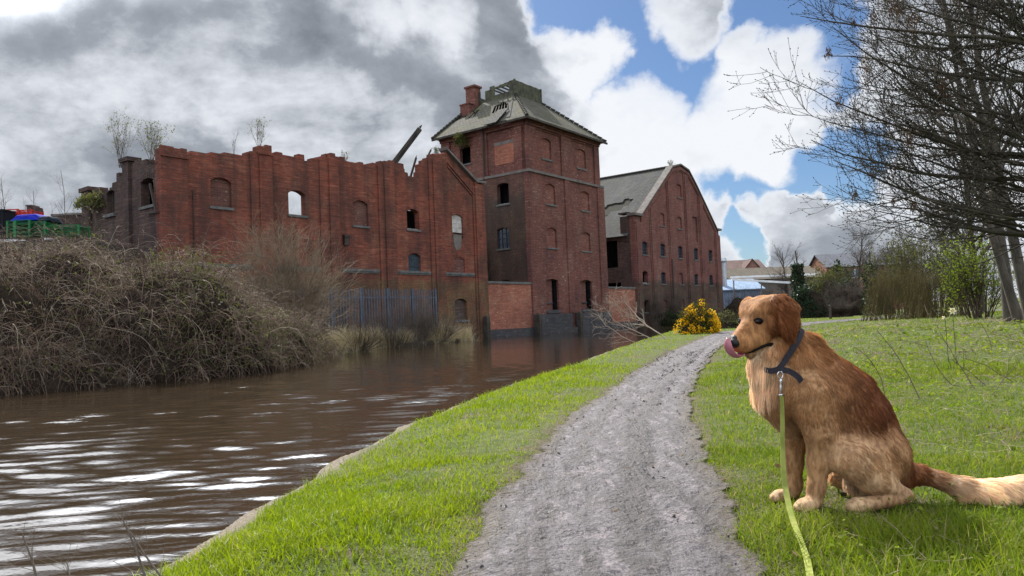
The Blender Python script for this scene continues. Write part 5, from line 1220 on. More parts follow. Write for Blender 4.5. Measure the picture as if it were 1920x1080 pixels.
bush('ivy_bush', PZ(1512, 47), (1.3, 1.0, 2.1), 'dark green ivy mass at the foot of the ivy covered tree', stems=30, twigs=6, twiglets=0, leaf=M_LEAF_IVY, n_leaf=5000, leaf_size=.075, seed=51, core=(.8, .8, .8), leaf_shell=.2)
bare_tree('tree', PZ(1478, 75), 7.5, 'fine bare tree standing against the sky behind the ivy covered tree', (0, 0), .14, 18, 9, 6, 0, M_BARK_ASH, M_TWIG_GREY, 52, .45, None, .25)
bush('evergreen_bush', PZ(1574, 70), (2.0, 1.6, 5.2), 'round dark evergreen in front of the big slate roof', stems=20, twigs=6, twiglets=0, leaf=M_LEAF_EVER, n_leaf=6000, leaf_size=.13, seed=53, core=(.8, .8, .85), leaf_shell=.15)
bush('olive_bush', PZ(1556, 62), (2.2, 1.6, 3.9), 'olive green bush below the round evergreen', stems=50, twigs=8, twiglets=4, leaf=M_LEAF_OLIVE, n_leaf=5000, leaf_size=.09, seed=54, core=(.75, .75, .8), leaf_shell=.5)
bush('evergreen_bush', PZ(1590, 56), (1.4, 1.2, 2.8), 'small dark evergreen below the olive bush', stems=20, twigs=6, twiglets=0, leaf=M_LEAF_EVER, n_leaf=3500, leaf_size=.09, seed=55, core=(.8, .8, .85), leaf_shell=.15)
bare_tree('ivy_tree', PZ(1634, 46), 4.3, 'bare tree with ivy clad trunk in front of the grey trees', (.0, 0), .13, 12, 7, 5, 0, M_BARK_ASH, M_TWIG_GREY, 56, .4, None, .3, ivy=1200)
G_B = 'bare grey trees in front of the big slate roof'
for i, (px, y, h, lab) in enumerate([(1608, 60, 6.6, 'bare grey tree left of the ivy clad trunk'), (1660, 56, 6.0, 'bare grey tree right of the ivy clad trunk'), (1700, 52, 5.6, 'bare grey tree over the left hazel clump'), (1738, 60, 5.6, 'bare grey tree where the slate roof ends')]):
    bare_tree('grey_tree', PZ(px, y), h, lab, (rng.uniform(-.06, .06), 0), .12, 24, 10, 7, 0, M_BARK_ASH, M_TWIG_GREY, 60+i, .42, G_B, .12)
for i, (px, y, h, lab) in enumerate([(1640, 46, 1.05, 'white marker post at the far edge of the field'), (1555, 40, .75, 'short grey post by the path beyond the dog')]):
    c = PZ(px, y); e = empty('marker_post', tuple(c), .3, label=lab, cat='post'); m = MB(); w = .05
    m.box(-w, w, -w, w, -.1, h); m.add([(-w*1.2, -w*1.2, h+.002), (w*1.2, -w*1.2, h+.002), (w*1.2, w*1.2, h+.002), (-w*1.2, w*1.2, h+.002), (0, 0, h+.06)], [(0, 1, 4), (1, 2, 4), (2, 3, 4), (3, 0, 4), (3, 2, 1, 0)]); m.build('shaft', M_WHITE_WOOD if i == 0 else M_WOOD_OLD, e)

# ---- sheds and houses far right
M_TILE_BROWN = slate_mat('brown_roof_tiles', (0.155, 0.110, 0.100), (0.120, 0.085, 0.080), (0.12, 0.11, 0.08), .2)
M_TILE_SLATE = slate_mat('blue_grey_slates', (0.125, 0.130, 0.150), (0.095, 0.100, 0.118), (0.10, 0.10, 0.09), .2)
M_CORR = slate_mat('old_asbestos_sheets', (0.120, 0.105, 0.088), (0.085, 0.074, 0.062), (0.10, 0.09, 0.06), .5)
M_HOUSE_BRICK = brick_mat('house_brick', (0.24, 0.095, 0.070), (0.19, 0.070, 0.055), (0.2, 0.16, 0.14), dirt=.15)
M_BLUE_CLAD = simple_mat('pale_blue_cladding', (0.20, 0.28, 0.40), (0.15, 0.21, 0.31), 1.5, .7)
M_STEEL = simple_mat('galvanised_flue', (0.42, 0.46, 0.50), (0.30, 0.33, 0.36), 2, .4, metal=.6)
M_WHITE = simple_mat('white_painted_board', (0.72, 0.74, 0.76), (0.55, 0.57, 0.60), 2, .6)
M_WALL_GREY = simple_mat('grey_block_wall', (0.13, 0.115, 0.10), (0.085, 0.075, 0.065), 1.0, .9)
def gable_house(name, px0, px1, py_eave, py_ridge, y, depth, wall, roof, label, yaw=0.0, cat='house', win=3, dormer=None, axis='x'):
    a, b = P(px0, py_eave, y), P(px1, py_eave, y); L = b[0]-a[0]; ze = (a[2]+b[2])/2; zr = P((px0+px1)/2, py_ridge, y+depth/2)[2]
    e = empty(name, (a[0], y, 0), yaw, label=label, cat=cat); e['_o'] = (0, 0)
    m = MB(); m.box(0, L, 0, .3, -.3, ze); m.box(0, L, depth-.3, depth, -.3, ze); m.prism([(.303, -.3), (depth-.303, -.3), (depth-.303, ze), (depth/2, zr-.1), (.303, ze)], [], lambda u, v, w: (w, u, v), 0, .3); m.prism([(.303, -.3), (depth-.303, -.3), (depth-.303, ze), (depth/2, zr-.1), (.303, ze)], [], lambda u, v, w: (w, u, v), L-.3, L)
    m.build('walls', wall, e)
    def rq(nm, quads, mt): 
        V, F, UV = [], [], []
        for q in quads:
            q = [np.array(p, float) for p in q]; ee = norm(q[1]-q[0]); nn = norm(np.cross(q[1]-q[0], q[2]-q[0])); nn = nn if nn[2] > 0 else -nn; f = np.cross(nn, ee); bb = len(V); mm = len(q)
            V += q+[p-nn*.12 for p in q]; F.append(list(range(bb, bb+mm))); F.append([bb+mm+i for i in range(mm)][::-1])
            for i in range(mm): F.append([bb+i, bb+mm+i, bb+mm+(i+1) % mm, bb+(i+1) % mm])
            UV += [((p-q[0])@ee, (p-q[0])@f) for p in q]*2
        me = new_mesh(nm, V, F); ul = me.uv_layers.new(name='UVMap'); vi = np.zeros(len(me.loops), np.int32); me.loops.foreach_get('vertex_index', vi); ul.data.foreach_set('uv', np.array(UV, np.float32)[vi].ravel()); return link(nm, me, mt, e)
    rq('roof', [[(-.3, -.35, ze-.08), (L+.3, -.35, ze-.08), (L+.3, depth/2, zr+.05), (-.3, depth/2, zr+.05)], [(L+.3, depth+.35, ze-.08), (-.3, depth+.35, ze-.08), (-.3, depth/2, zr+.045), (L+.3, depth/2, zr+.045)]], roof)
    for i in range(win):
        x = L*(i+.5)/win; m = MB(); m.box(x-.6, x+.6, -.04, -.003, ze-1.7, ze-.5); w = m.build('window', M_GLASS_OLD, e); m = MB(); m.box(x-.68, x+.68, -.07, -.043, ze-1.8, ze-1.703); m.box(x-.04, x+.04, -.07, -.043, ze-1.7, ze-.5); m.build('frame', M_WHITE, w)
    if dormer:
        x0 = L*dormer[0]; x1 = L*dormer[1]; zt = zr-.25; ym = .3
        m = MB(); m.prism([(x0, ze-.4), (x1, ze-.4), (x1, ze), ((x0+x1)/2, zt), (x0, ze)], [], lambda u, v, w: (u, w, v), -.6, depth/2-.4); m.build('gable_bay', wall, e)
        rq('gable_bay_roof', [[(x0-.25, -.8, ze-.12), ((x0+x1)/2, -.8, zt+.12), ((x0+x1)/2, depth/2, zt+.12), (x0-.25, depth/2, ze-.12)], [((x0+x1)/2, -.8, zt+.125), (x1+.25, -.8, ze-.12), (x1+.25, depth/2, ze-.12), ((x0+x1)/2, depth/2, zt+.125)]], roof)
    return e, L, ze, zr
gable_house('house', 1300, 1438, 510, 489, 120, 9, M_HOUSE_BRICK, M_TILE_BROWN, 'distant house with brown tiled roof and small front gable', dormer=(.66, .92))
gable_house('house', 1550, 1716, 497, 474, 105, 9, M_HOUSE_BRICK, M_TILE_SLATE, 'distant long house with blue grey slate roof behind the bare trees', yaw=R(-6), win=5)
gable_house('industrial_shed', 1372, 1545, 521, 501, 88, 10, M_WALL_GREY, M_CORR, 'long low grey shed with old corrugated roof and white fascia', cat='shed', win=0)
def shed_details():
    e, L, ze, zr = gable_house('blue_shed', 1352, 1428, 541, 524, 76, 7, M_BLUE_CLAD, M_BLUE_CLAD, 'pale blue clad shed with steel flue right of the maltings', cat='shed', win=0)
    x = L*.16; m = MB(); zt = P(1361, 492, 77)[2]; m.tube([(x, 1.2, ze-1), (x, 1.2, zt)], .33, 14); m.tube([(x, 1.2, zt+.003), (x, 1.2, zt+.15), (x, 1.2, zt+.5)], [.40, .48, .32], 14); m.build('flue', M_STEEL, e)
    m = MB(); n = int(L/.35)
    for i in range(n): m.box(L*i/n+.04, L*i/n+.14, -.05, -.003, -.2, ze-.1)
    m.build('cladding_ribs', M_BLUE_CLAD, e)
    for (a, b, pa, pb, y, nm, lab) in ((1370, 1530, 520, 514, 87.2, 'gutter_board', 'white fascia board along the front of the low grey shed'), (1372, 1482, 524, 530, 74, 'roof_edge_board', 'white sloping roof edge in front of the pale blue shed'), (1504, 1562, 540, 543, 66, 'white_rail', 'white rail between the hedge bushes right of the ivy covered tree')):
        A, Bp = P(a, pa, y), P(b, pb, y); c = (A+Bp)/2; r = empty(nm, (A[0], A[1], hz(A[0], A[1])), 0, label=lab, cat='rail'); m = MB(); A2, B2 = local(r, A), local(r, Bp)
        m.beam(A2, B2, .12, .22); m.build('board', M_WHITE, r); m = MB()
        for f in (.03, .5, .97): q = A2+(B2-A2)*f; m.box(q[0]-.05, q[0]+.05, q[1]-.05, q[1]+.05, -.2, q[2]-.115)
        m.build('supports', M_WALL_GREY, r)
shed_details()

# ---- gorse and fallen branch on the near bank
bush('gorse_bush', PZ(1306, 24.5), (.72, .6, 1.0), 'gorse bush full of yellow flowers on the bank in front of the maltings', stems=70, twigs=8, twiglets=4, mat=M_TWIG_OLIVE, leaf=M_GORSE_GREEN, n_leaf=5000, leaf_size=.035, seed=70, rad=.012, core=(.72, .72, .75), flower=M_GORSE, n_flower=6500, flower_size=.026, leaf_shell=.4, upright=.2)
bush('bank_bush', PZ(1352, 30), (1.1, .7, .75), 'small brown green bush right of the gorse', stems=40, twigs=7, twiglets=4, mat=M_TWIG_BROWN, leaf=M_LEAF_BRAMBLE, n_leaf=1200, leaf_size=.04, seed=71, rad=.012, core=(.6, .6, .6))
bush('quay_bush', np.append(C3(17.5, -.5)[:2], -.35), (2.0, .7, 1.25), 'dark green bush growing from the water at the foot of the maltings', stems=40, twigs=7, twiglets=0, mat=M_TWIG_BROWN, leaf=M_LEAF_EVER, n_leaf=3500, leaf_size=.07, seed=72, core=(.75, .75, .7), leaf_shell=.2)
bush('quay_bush', np.append(C3(21.5, -.6)[:2], -.35), (1.9, .8, 1.0), 'brownish bush at the right foot of the maltings behind the gorse', stems=60, twigs=8, twiglets=4, mat=M_TWIG_BROWN, leaf=M_LEAF_BRAMBLE, n_leaf=1200, leaf_size=.06, seed=73, core=(.7, .7, .6))
for i, (t, h, lab) in enumerate([(16.0, 2.2, 'thin grey twiggy tree before the lower wall of the maltings, left one'), (20.2, 2.4, 'thin grey twiggy tree before the lower wall of the maltings, right one')]):
    bush('wall_scrub', np.append(C3(t, -.55)[:2], -.3), (1.3, .4, h+.6), lab, stems=45, twigs=9, twiglets=5, mat=M_TWIG_GREY, seed=76+i, rad=.012, upright=.4)
def fallen_branch():
    rg = np.random.default_rng(91); y = 21.0; base = P(1258, 643, y); root = empty('fallen_branch', (base[0], base[1], ZW), 0, label='bare fallen branch reaching from the near bank over the water before the tower', cat='branch')
    A = [(1258, 645), (1240, 628), (1215, 612), (1200, 600), (1188, 585), (1176, 572), (1165, 560)]; B = [(1240, 646), (1215, 632), (1190, 620), (1168, 610), (1150, 600), (1140, 585), (1132, 575)]; C = [(1215, 614), (1205, 600), (1190, 592), (1178, 590), (1165, 582), (1155, 570), (1150, 558)]; D = [(1205, 648), (1185, 640), (1165, 630), (1150, 618), (1135, 610), (1128, 600), (1122, 590)]
    S = np.array([[local(root, P(px, py, y+.15*j+i*.25)) for j, (px, py) in enumerate(L)] for i, L in enumerate((A, B, C, D))])
    Rs = np.array((.024, .015, .013, .012))[:, None]*np.linspace(1, .3, 7)[None]
    tube_obj('limb', [(S, Rs, 6)], M_BRAMBLE_PALE, root)
    T1, R1 = sub(S, Rs, 15, .15, 1, .8, 38, 6, .14, .02, rg, .5, .4, .4, .004); T2, R2 = sub(T1, R1, 5, .2, 1, .3, 38, 4, .14, .0, rg, .7, .5, .3, .004); tube_obj('twigs', [(T1, R1, 4), (T2, R2, 3)], M_BRAMBLE_PALE, root)
fallen_branch()

# ---- plants on the broken wall tops
def wall_plant(px, py, y, w, h, label, leafy, seed, name='wall_sapling', leaf=M_LEAF_SMALL, stems=12, base_r=.12, upright=.75, size=.032):
    return bush(name, P(px, py, y), (w, w*.7, h), label, cat='sapling', stems=stems, twigs=7, twiglets=4, mat=M_TWIG_GREY, leaf=leaf if leafy else None, n_leaf=leafy, leaf_size=size, seed=seed, rad=.011, upright=upright, base_r=base_r, leaf_shell=.95)
def side_depth(px, py): d = ray(px, py); k = ((C3(WH_TL, 0)-CAM_O)@AX)/(d@AX); return (CAM_O+d*k)[1]
wall_plant(228, 310, side_depth(236, 310)+.3, .75, 1.95, 'taller leafy sapling on the left end wall of the ruin', 420, 81); wall_plant(285, 304, side_depth(285, 304)+.3, .55, 1.55, 'shorter leafy sapling beside the corner pier of the ruin', 520, 82)
def fdepth(px, py, s=.2): d = ray(px, py); k = ((C3(0, s)-CAM_O)@BX)/(d@BX); return (CAM_O+d*k)[1]
wall_plant(438, 287, fdepth(438, 287), .2, .85, 'single bare sprig on the broken wall top left of the second pilaster', 0, 83, stems=2); wall_plant(487, 278, fdepth(487, 278), .5, 1.25, 'small leafy sapling on top of the second pilaster', 150, 84, stems=8)
wall_plant(650, 304, fdepth(650, 304), .4, .55, 'small sprig on the wall top above the third blind window', 70, 85, stems=5); wall_plant(1258, 312, fdepth(1258, 312), .55, .5, 'small green shrub on the gable top of the maltings', 260, 86, stems=10)
wall_plant(819, 290, fdepth(819, 290, 1.0), .35, .45, 'ferny tuft behind the peak of the half gable', 160, 87, leaf=M_LEAF_OLIVE)
o = P(871, 268, C3(.0, (TW_L1[0]+TW_L1[1])/2)[1]); bush('wall_shrub', tuple(o-AX*.3-np.array((0, 0, .35))), (.55, .5, .95), 'dark shrub hanging over the top window on the left side of the tower', stems=16, twigs=6, twiglets=3, leaf=M_LEAF_OLIVE, n_leaf=1100, leaf_size=.05, seed=88, rad=.012, leaf_shell=.6)
o = P(188, 392, side_depth(188, 392)); bush('wall_shrub', tuple(o-AX*.35), (.75, .5, .62), 'green shrub growing from the far left end of the ruined wall', stems=20, twigs=6, twiglets=3, leaf=M_LEAF_SMALL, n_leaf=1500, leaf_size=.045, seed=89, rad=.012, leaf_shell=.4)
def ivy_strip():
    rg = np.random.default_rng(95); n = 2600; s0 = side(909, 500, 0)[0]; f = rg.random(n); z = .5+f*5.6; w = .45*(1-.6*f)*rg.normal(size=n)*.55
    c = np.array([C3(-.12, s0-.15, 0)]); root = empty('wall_ivy', (c[0][0], c[0][1], 0), 0, label='dark ivy climbing the left side of the tower behind the orange wall', cat='ivy'); p = BX[None]*(w+.1)[:, None]-AX[None]*rg.uniform(.0, .16, n)[:, None]+np.array((0, 0, 1.0))*z[:, None]
    leaf_mesh('leaves', p, .07*rg.uniform(.6, 1.3, n), None, M_LEAF_IVY, root, .7, rg); S = strand(np.zeros((6, 3))+rg.normal(size=(6, 3))*.05, np.array([[0, 0, 1.0]]*6), 6.0, 9, .04, .03, rg); tube_obj('stems', [(S, np.full((6, 9), .018), 4)], M_TWIG_BROWN, root)
ivy_strip()

# ---- charred beams standing out of the ruin
for i, (a, b, w, s, lab) in enumerate([((734, 312), (790, 238), .24, .55, 'long charred roof beam leaning out above the ruined wall'), ((769, 334), (781, 293), .10, .7, 'thin charred batten in the notch of the ruined wall'), ((797, 303), (809, 279), .09, .7, 'short broken batten left of the half gable')]):
    ya = fdepth(*a, s); yb = fdepth(*a, s)+.2; A, Bp = P(*a, ya), P(*b, yb); d = norm(Bp-A); A = A-d*1.6
    r = empty('roof_beam', tuple(A), 0, label=lab, cat='beam'); m = MB(); L = np.linalg.norm(Bp-A); m.beam((0, 0, 0), d*L*.97, w, w*1.2, taper=.85); q = d*L*.97; m.beam(q+(0, 0, w*.25), q+d*L*.04+(0, 0, w*.25), w*.6, w*.5, taper=.3); m.beam(d*L*.2+np.array((0, -w*.63, 0)), d*L*.9+np.array((0, -w*.6, 0)), w*.25, w*.4); m.build('charred_timber', M_WOOD_OLD, r)

# ---- blue palisade fence on the far bank
M_FENCE = simple_mat('blue_grey_fence_paint', (0.085, 0.105, 0.140), (0.050, 0.060, 0.082), 3, .6)
def build_fence():
    s = -2.2; ta, tb = front(352, 560, s)[0], front(819, 565, s)[0]; zt = front(780, 541, s)[1]
    c = C3(ta, s); root = empty('palisade_fence', tuple(c), YAW, label='blue grey steel palisade fence along the far bank below the ruin', cat='fence'); L = tb-ta; n = 8; zb = .15
    for i in range(n+1):
        x = L*i/n; m = MB(); m.box(x-.05, x+.05, .03, .13, -.3, zt-zb+.16); m.build('post', M_FENCE, root)
        if i < n:
            x1 = L*(i+1)/n; m = MB(); k = int((x1-x)/.155)
            for zz in (.35, zt-.45): m.box(x+.06, x1-.06, .02, .07, zz, zz+.06)
            for j in range(k):
                xx = x+(x1-x)*(j+.5)/k; w = .026; m.box(xx-w, xx+w, -.002, .016, .05, zt-.12); m.add([(xx-w, -.002, zt-.118), (xx+w, -.002, zt-.118), (xx+w, .016, zt-.118), (xx-w, .016, zt-.118), (xx, .005, zt)], [(0, 1, 4), (1, 2, 4), (2, 3, 4), (3, 0, 4)])
            m.build('pale_panel', M_FENCE, root)
build_fence()

# ---- crates, tarpaulin and birches behind the brambles
M_GREEN_P = simple_mat('green_crate_plastic', (0.010, 0.150, 0.045), (0.006, 0.095, 0.030), 3, .45); M_RED_P = simple_mat('red_crate_plastic', (0.42, 0.025, 0.015), (0.30, 0.018, 0.012), 3, .45)
M_BLACK_P = simple_mat('black_box_plastic', (0.012, 0.013, 0.016), (0.02, 0.022, 0.026), 2, .85, spec=.06); M_TARP = simple_mat('blue_tarpaulin', (0.010, 0.022, 0.36), (0.006, 0.012, 0.22), 3, .8, spec=.08); M_TARP_D = simple_mat('dark_tarpaulin', (0.020, 0.030, 0.045), (0.012, 0.018, 0.028), 3, .85, spec=.06)
CRY = 23.0
def crate_mesh(w, d, h, dark=.02):
    m = MB(); t = .03
    for sy in (0, d-t): 
        for k in range(4): z0 = h*k/4; m.box(t+.002, w-t-.002, sy, sy+t, z0+.012, z0+h/4-.022)
    for sx in (0, w-t):
        for k in range(4): z0 = h*k/4; m.box(sx, sx+t, t+.002, d-t-.002, z0+.012, z0+h/4-.022)
    for x in (0, w-.05):
        for y in (0, d-.05): m.box(x-.004, x+.054, y-.004, y+.054, 0, h)
    m.box(.032, w-.032, .032, d-.032, .01, .04); return m
def stack(px0, px1, py_top, py_bot, n, mat, label, name, group, y=CRY, w_=None):
    a = P(px0, py_bot, y); b = P(px1, py_bot, y); top = P(px0, py_top, y)[2]; h = (top-a[2])/n; w = b[0]-a[0]; src = None
    for i in range(n):
        if src is None:
            src = empty(name, (a[0], y, a[2]), R(4), label=label, cat='crate', group=group); body = crate_mesh(w, .7, h-.004).build('slatted_body', mat, src); m = MB(); m.box(-.012, w+.012, -.014, -.006, h*.86, h*.95); rim = m.build('rim', mat, src)
        else:
            o = src.copy(); COL.objects.link(o); o.location = (a[0], y, a[2]+h*i)
            for ch in (body, rim): c = ch.copy(); COL.objects.link(c); c.parent = o
    return a, b
GG, GRD = 'green plastic crates behind the brambles', 'red plastic crates behind the brambles'
stack(12, 27, 414, 446, 4, M_GREEN_P, 'green plastic crate of the leftmost stack above the brambles', 'plastic_crate', GG, CRY+.5); stack(27, 55, 412, 445, 4, M_GREEN_P, 'green plastic crate of the tallest green stack above the brambles', 'plastic_crate', GG); stack(56, 84, 415, 442, 4, M_GREEN_P, 'green plastic crate of the stack under the blue tarpaulin', 'plastic_crate', GG, CRY+.2); stack(86, 146, 422, 442, 3, M_GREEN_P, 'wide dark green crate of the right hand stack above the brambles', 'plastic_crate', GG, CRY+.3)
stack(6, 33, 392, 414, 2, M_RED_P, 'red plastic crate at the left of the red pair of stacks', 'plastic_crate', GRD, CRY+1.6); stack(33, 59, 393, 414, 2, M_RED_P, 'red plastic crate at the right of the red pair of stacks', 'plastic_crate', GRD, CRY+1.6)
def yard():
    a, b = P(-60, 447, CRY-.3), P(150, 447, CRY-.3); zt = min(a[2], b[2])-.02; g = .3
    r = empty('loading_platform', (a[0], CRY-.4, g), 0, label='dark platform carrying the crates behind the brambles', cat='platform'); L = b[0]-a[0]
    m = MB(); m.box(0, L, 0, 3.6, zt-g-.3, zt-g); m.build('deck', M_WOOD_OLD, r); m = MB(); n = 7
    for i in range(n): m.box(L*i/(n-1)-.1*(i > 0), L*i/(n-1)+.1*(i < n-1), .1, 3.4, -.4, zt-g-.303)
    m.build('legs', M_WOOD_OLD, r)
    a = P(-40, 446, CRY+.9); zt2 = P(2, 392, CRY+.9)[2]; r = empty('black_bin', (a[0], CRY+.9, a[2]), 0, label='black plastic bin at the left edge beside the red crates', cat='bin'); w = P(6, 446, CRY+.9)[0]-a[0]; h = zt2-a[2]; m = MB(); m.box(0, w, 0, .6, 0, h-.06); m.box(-.02, w+.02, -.02, .62, h-.057, h); m.build('tub', M_BLACK_P, r); m = MB(); 
    for i in range(4): m.box(w*i/4+.06, w*i/4+.1, -.03, -.003, .05, h-.1)
    m.build('ribs', M_BLACK_P, r)
    base = P(58, 413, CRY+1.0); 
    for (p0, p1, top, mt, lab, nm) in ((31, 82, 403, M_TARP, 'bright blue tarpaulin bundled on top of the green crates', 'tarpaulin'), (79, 101, 406, M_TARP_D, 'dark tarpaulin hanging beside the blue one', 'tarpaulin')):
        A, Bq = P(p0, 416, CRY+.9), P(p1, 416, CRY+.9); zt3 = P(p0, top, CRY+.9)[2]; n = 24; X, Y = np.meshgrid(np.linspace(0, Bq[0]-A[0], n), np.linspace(-.3, .5, 14)); wd = Bq[0]-A[0]
        prof = np.minimum(1, np.minimum(X/wd, 1-X/wd)*6)**.5*np.minimum(1, np.minimum(Y+.3, .5-Y)*7)**.5; Z = (zt3-A[2])*(prof*(.88+.16*vnoise(X*3+5, Y*4+5, 1, 3))-.02)
        V = np.stack([X, Y, Z], -1).reshape(-1, 3); V2 = V.copy(); V2[:, 2] = -.03; i = np.arange(13)[:, None]*n; j = np.arange(n-1)[None]; F = np.stack([i+j, i+j+1, i+n+j+1, i+n+j], -1).reshape(-1, 4)
        tag(link(nm, new_mesh(nm, np.vstack([V, V2]), [F, F[:, ::-1]+len(V)], True), mt), lab, 'tarpaulin').location = A
    # low far wall and stub behind
    a, b = P(98, 424, 34), P(160, 430, 34); r = empty('yard_wall', (a[0], 34, .3), R(-3), label='low brick wall behind the crates at the left', cat='wall'); L = b[0]-a[0]; h = P(110, 405, 34)[2]-.3; m = MB(); m.box(0, L+1, 0, .3, -.5, h); m.build('brickwork', M_BRICK_DARK, r); m = MB(); m.box(-.04, L+1.04, -.05, .35, h+.003, h+.1); m.build('coping', M_CEMENT, r)
    a = P(50, 404, 33); h = P(55, 386, 33)[2]; r = empty('chimney_stub', (a[0], 33, .3), 0, label='broken brick stub rising behind the red crates', cat='chimney'); m = MB(); w = P(69, 404, 33)[0]-a[0]; m.prism([(0, -.5), (w, -.5), (w, h-.55), (w*.9, h-.35), (w*.6, h-.31), (0, h-.3)], [], lambda u, v, w_: (u, w_, v), 0, .5); m.build('brickwork', M_BRICK_DARK, r); m = MB(); m.box(-.03, w*.55, -.04, .54, h-.297, h-.25); m.build('cap', M_CEMENT, r)
yard()
GBI = 'thin bare birch saplings against the sky at the left'
for i, (px, top, y, lab) in enumerate([(28, 320, 30, 'tallest bare birch sapling above the red crates'), (84, 345, 30, 'slender birch sapling above the blue tarpaulin'), (165, 285, 30, 'birch sapling leaning left next to the ruined end wall'), (10, 360, 29, 'short birch sapling at the left edge'), (112, 380, 31, 'low birch sapling above the wide green crates'), (130, 395, 32, 'low birch sapling above the low brick wall'), (64, 372, 32, 'faint birch sapling behind the brick stub')]):
    c = P(px, 500, y); z0 = .5; h = P(px, top, y)[2]-z0
    bare_tree('birch_sapling', (c[0], y, z0), h*.97, lab, (-.12 if px == 165 else rng.uniform(-.03, .03), 0), .032, 26, 5, 3, 0, M_TWIG_GREY, M_TWIG_GREY, 110+i, .16, GBI, .35, up=.16)
o = P(165, 430, 28); bush('elder_bush', (o[0], 28, .4), (1.6, 1.0, 4.6), 'yellow green young bush between the crates and the ruined end wall', stems=25, twigs=8, twiglets=4, leaf=M_LEAF_SMALL, n_leaf=1400, leaf_size=.05, seed=130, rad=.02, mat=M_TWIG_GREY)
o = P(286, 470, side_depth(288, 420)-1.2); bush('elder_bush', (o[0], o[1], .3), (.9, .7, 3.2), 'dark green bush against the ruined end wall behind the brambles', stems=25, twigs=8, twiglets=4, leaf=M_LEAF_EVER, n_leaf=2200, leaf_size=.05, seed=131, rad=.02)

# ---- daffodils, bramble canes in the field, dead stalks by the camera
M_DAFF = simple_mat('pale_daffodil_petal', (0.75, 0.74, 0.55), (0.66, 0.64, 0.40), 8, .6); M_DAFF_Y = simple_mat('daffodil_cup', (0.72, 0.55, 0.08), (0.6, 0.4, 0.05), 8, .6); M_DAFF_ST = simple_mat('daffodil_stem', (0.06, 0.10, 0.035), (0.04, 0.07, 0.025), 8, .5)
def daffodil(px, py, y, s, label, face):
    f = P(px, py, y); g = hz(f[0], f[1]); r = empty('daffodil', (f[0], f[1], g), 0, label=label, cat='flower', group='daffodils in the field'); h = f[2]-g
    m = MB(); m.tube([(.02, .02, -.02), (.01, .01, h*.5), (0, 0, h*.95), (face[0]*.02, face[1]*.02, h)], .004, 5); m.build('stem', M_DAFF_ST, r)
    fd = np.array((*face, .15)); fd /= np.linalg.norm(fd); u = norm(np.cross(fd, (0, 0, 1))); v = np.cross(u, fd); c = np.array((face[0]*.03, face[1]*.03, h)); V, F = [], []; m = MB()
    for k in range(6):
        a = k*math.pi/3; d = u*math.cos(a)+v*math.sin(a); e = np.cross(fd, d); o_ = .004*(k % 2); m.add([c+fd*o_, c+d*.55*s+e*.28*s+fd*(o_+.006), c+d*s+fd*(o_-.004), c+d*.55*s-e*.28*s+fd*(o_+.006)], [(0, 1, 2, 3)])
    m.build('petals', M_DAFF, r); m = MB(); m.tube([c+fd*.006, c+fd*.02, c+fd*.035], [s*.2, s*.24, s*.34], 10, cap=False); m.build('cup', M_DAFF_Y, r)
    rg = np.random.default_rng(int(px)); n = 9; blades('leaves', rg.normal(size=(n, 3))*np.array((.05, .05, 0)), rg.uniform(.18, .30, n), np.full(n, .012), rg.uniform(.1, .6, n), M_GRASS_FIELD, rg, parent=r)
daffodil(1786, 583, 8.2, .045, 'open pale daffodil, the larger of two in the field', (-.5, -.8)); daffodil(1772, 596, 8.3, .026, 'small half open daffodil beside the larger one', (-.8, -.3))
GC = 'bare bramble canes arching over the field grass'
canes = [([(1644, 624), (1690, 690), (1724, 750)], 5.0, 'cane slanting down right just behind the back of the dog'), ([(1766, 625), (1800, 680), (1829, 730)], 5.6, 'cane slanting down right below the daffodils'), ([(1819, 580), (1850, 625), (1857, 662)], 6.2, 'cane curving down steeply right of the daffodils'), ([(1782, 614), (1860, 608), (1896, 634)], 6.0, 'low arched cane right of the daffodils'), ([(1779, 672), (1820, 700), (1848, 725)], 5.0, 'short cane crossing the middle of the field at the right'), ([(1849, 621), (1890, 632), (1925, 648)], 5.6, 'cane running out at the right edge'),
         ([(1652, 686), (1690, 706), (1705, 716)], 4.6, 'short cane near the shoulder of the dog'), ([(1668, 640), (1710, 643), (1745, 652)], 6.0, 'nearly level cane between dog and daffodils'), ([(1800, 668), (1860, 688), (1900, 715)], 4.8, 'cane low over the grass at the right'), ([(1860, 740), (1890, 700), (1918, 668)], 4.2, 'cane rising to the right edge'), ([(1740, 640), (1765, 700), (1800, 725)], 5.4, 'double bent cane in the middle of the field'), ([(1600, 652), (1640, 690), (1660, 745)], 4.6, 'cane half hidden behind the back of the dog')]
for i, (pp, y, lab) in enumerate(canes):
    rg = np.random.default_rng(400+i); pp = pp if pp[0][1] > pp[2][1] else pp[::-1]       # from the rooted end to the tip
    ys = np.arange(2.5, 30, .05); y = next((t for t in ys if P(*pp[0], t)[2] <= hz(*P(*pp[0], t)[:2])+.01), y); q = [P(a, b, y+.12*k) for k, (a, b) in enumerate(pp)]
    base = q[0]; zg = hz(base[0], base[1]); r = empty('cane_base', (base[0], base[1], zg))
    u = np.linspace(0, 1, 9)[:, None]; c = (1-u)**2*q[0]+2*u*(1-u)*(2*q[1]-.5*q[0]-.5*q[2])+u*u*q[2]; S = local(r, c)[None]+np.cumsum(rg.normal(size=(1, 9, 3))*.006, axis=1); Rs = .0042*np.linspace(1, .5, 9)[None]
    T1, R1 = sub(S, Rs, 9, .1, .95, .16, 50, 4, .15, .05, rg, .55, .5, .3, .0014)
    o = tube_obj('bramble_cane', [(S, Rs, 5), (T1, R1, 3)], M_TWIG_BROWN); o.location = r.location; tag(o, lab, 'cane', GC); bpy.data.objects.remove(r)
GS = 'dead stalks at the water edge in the lower left corner'
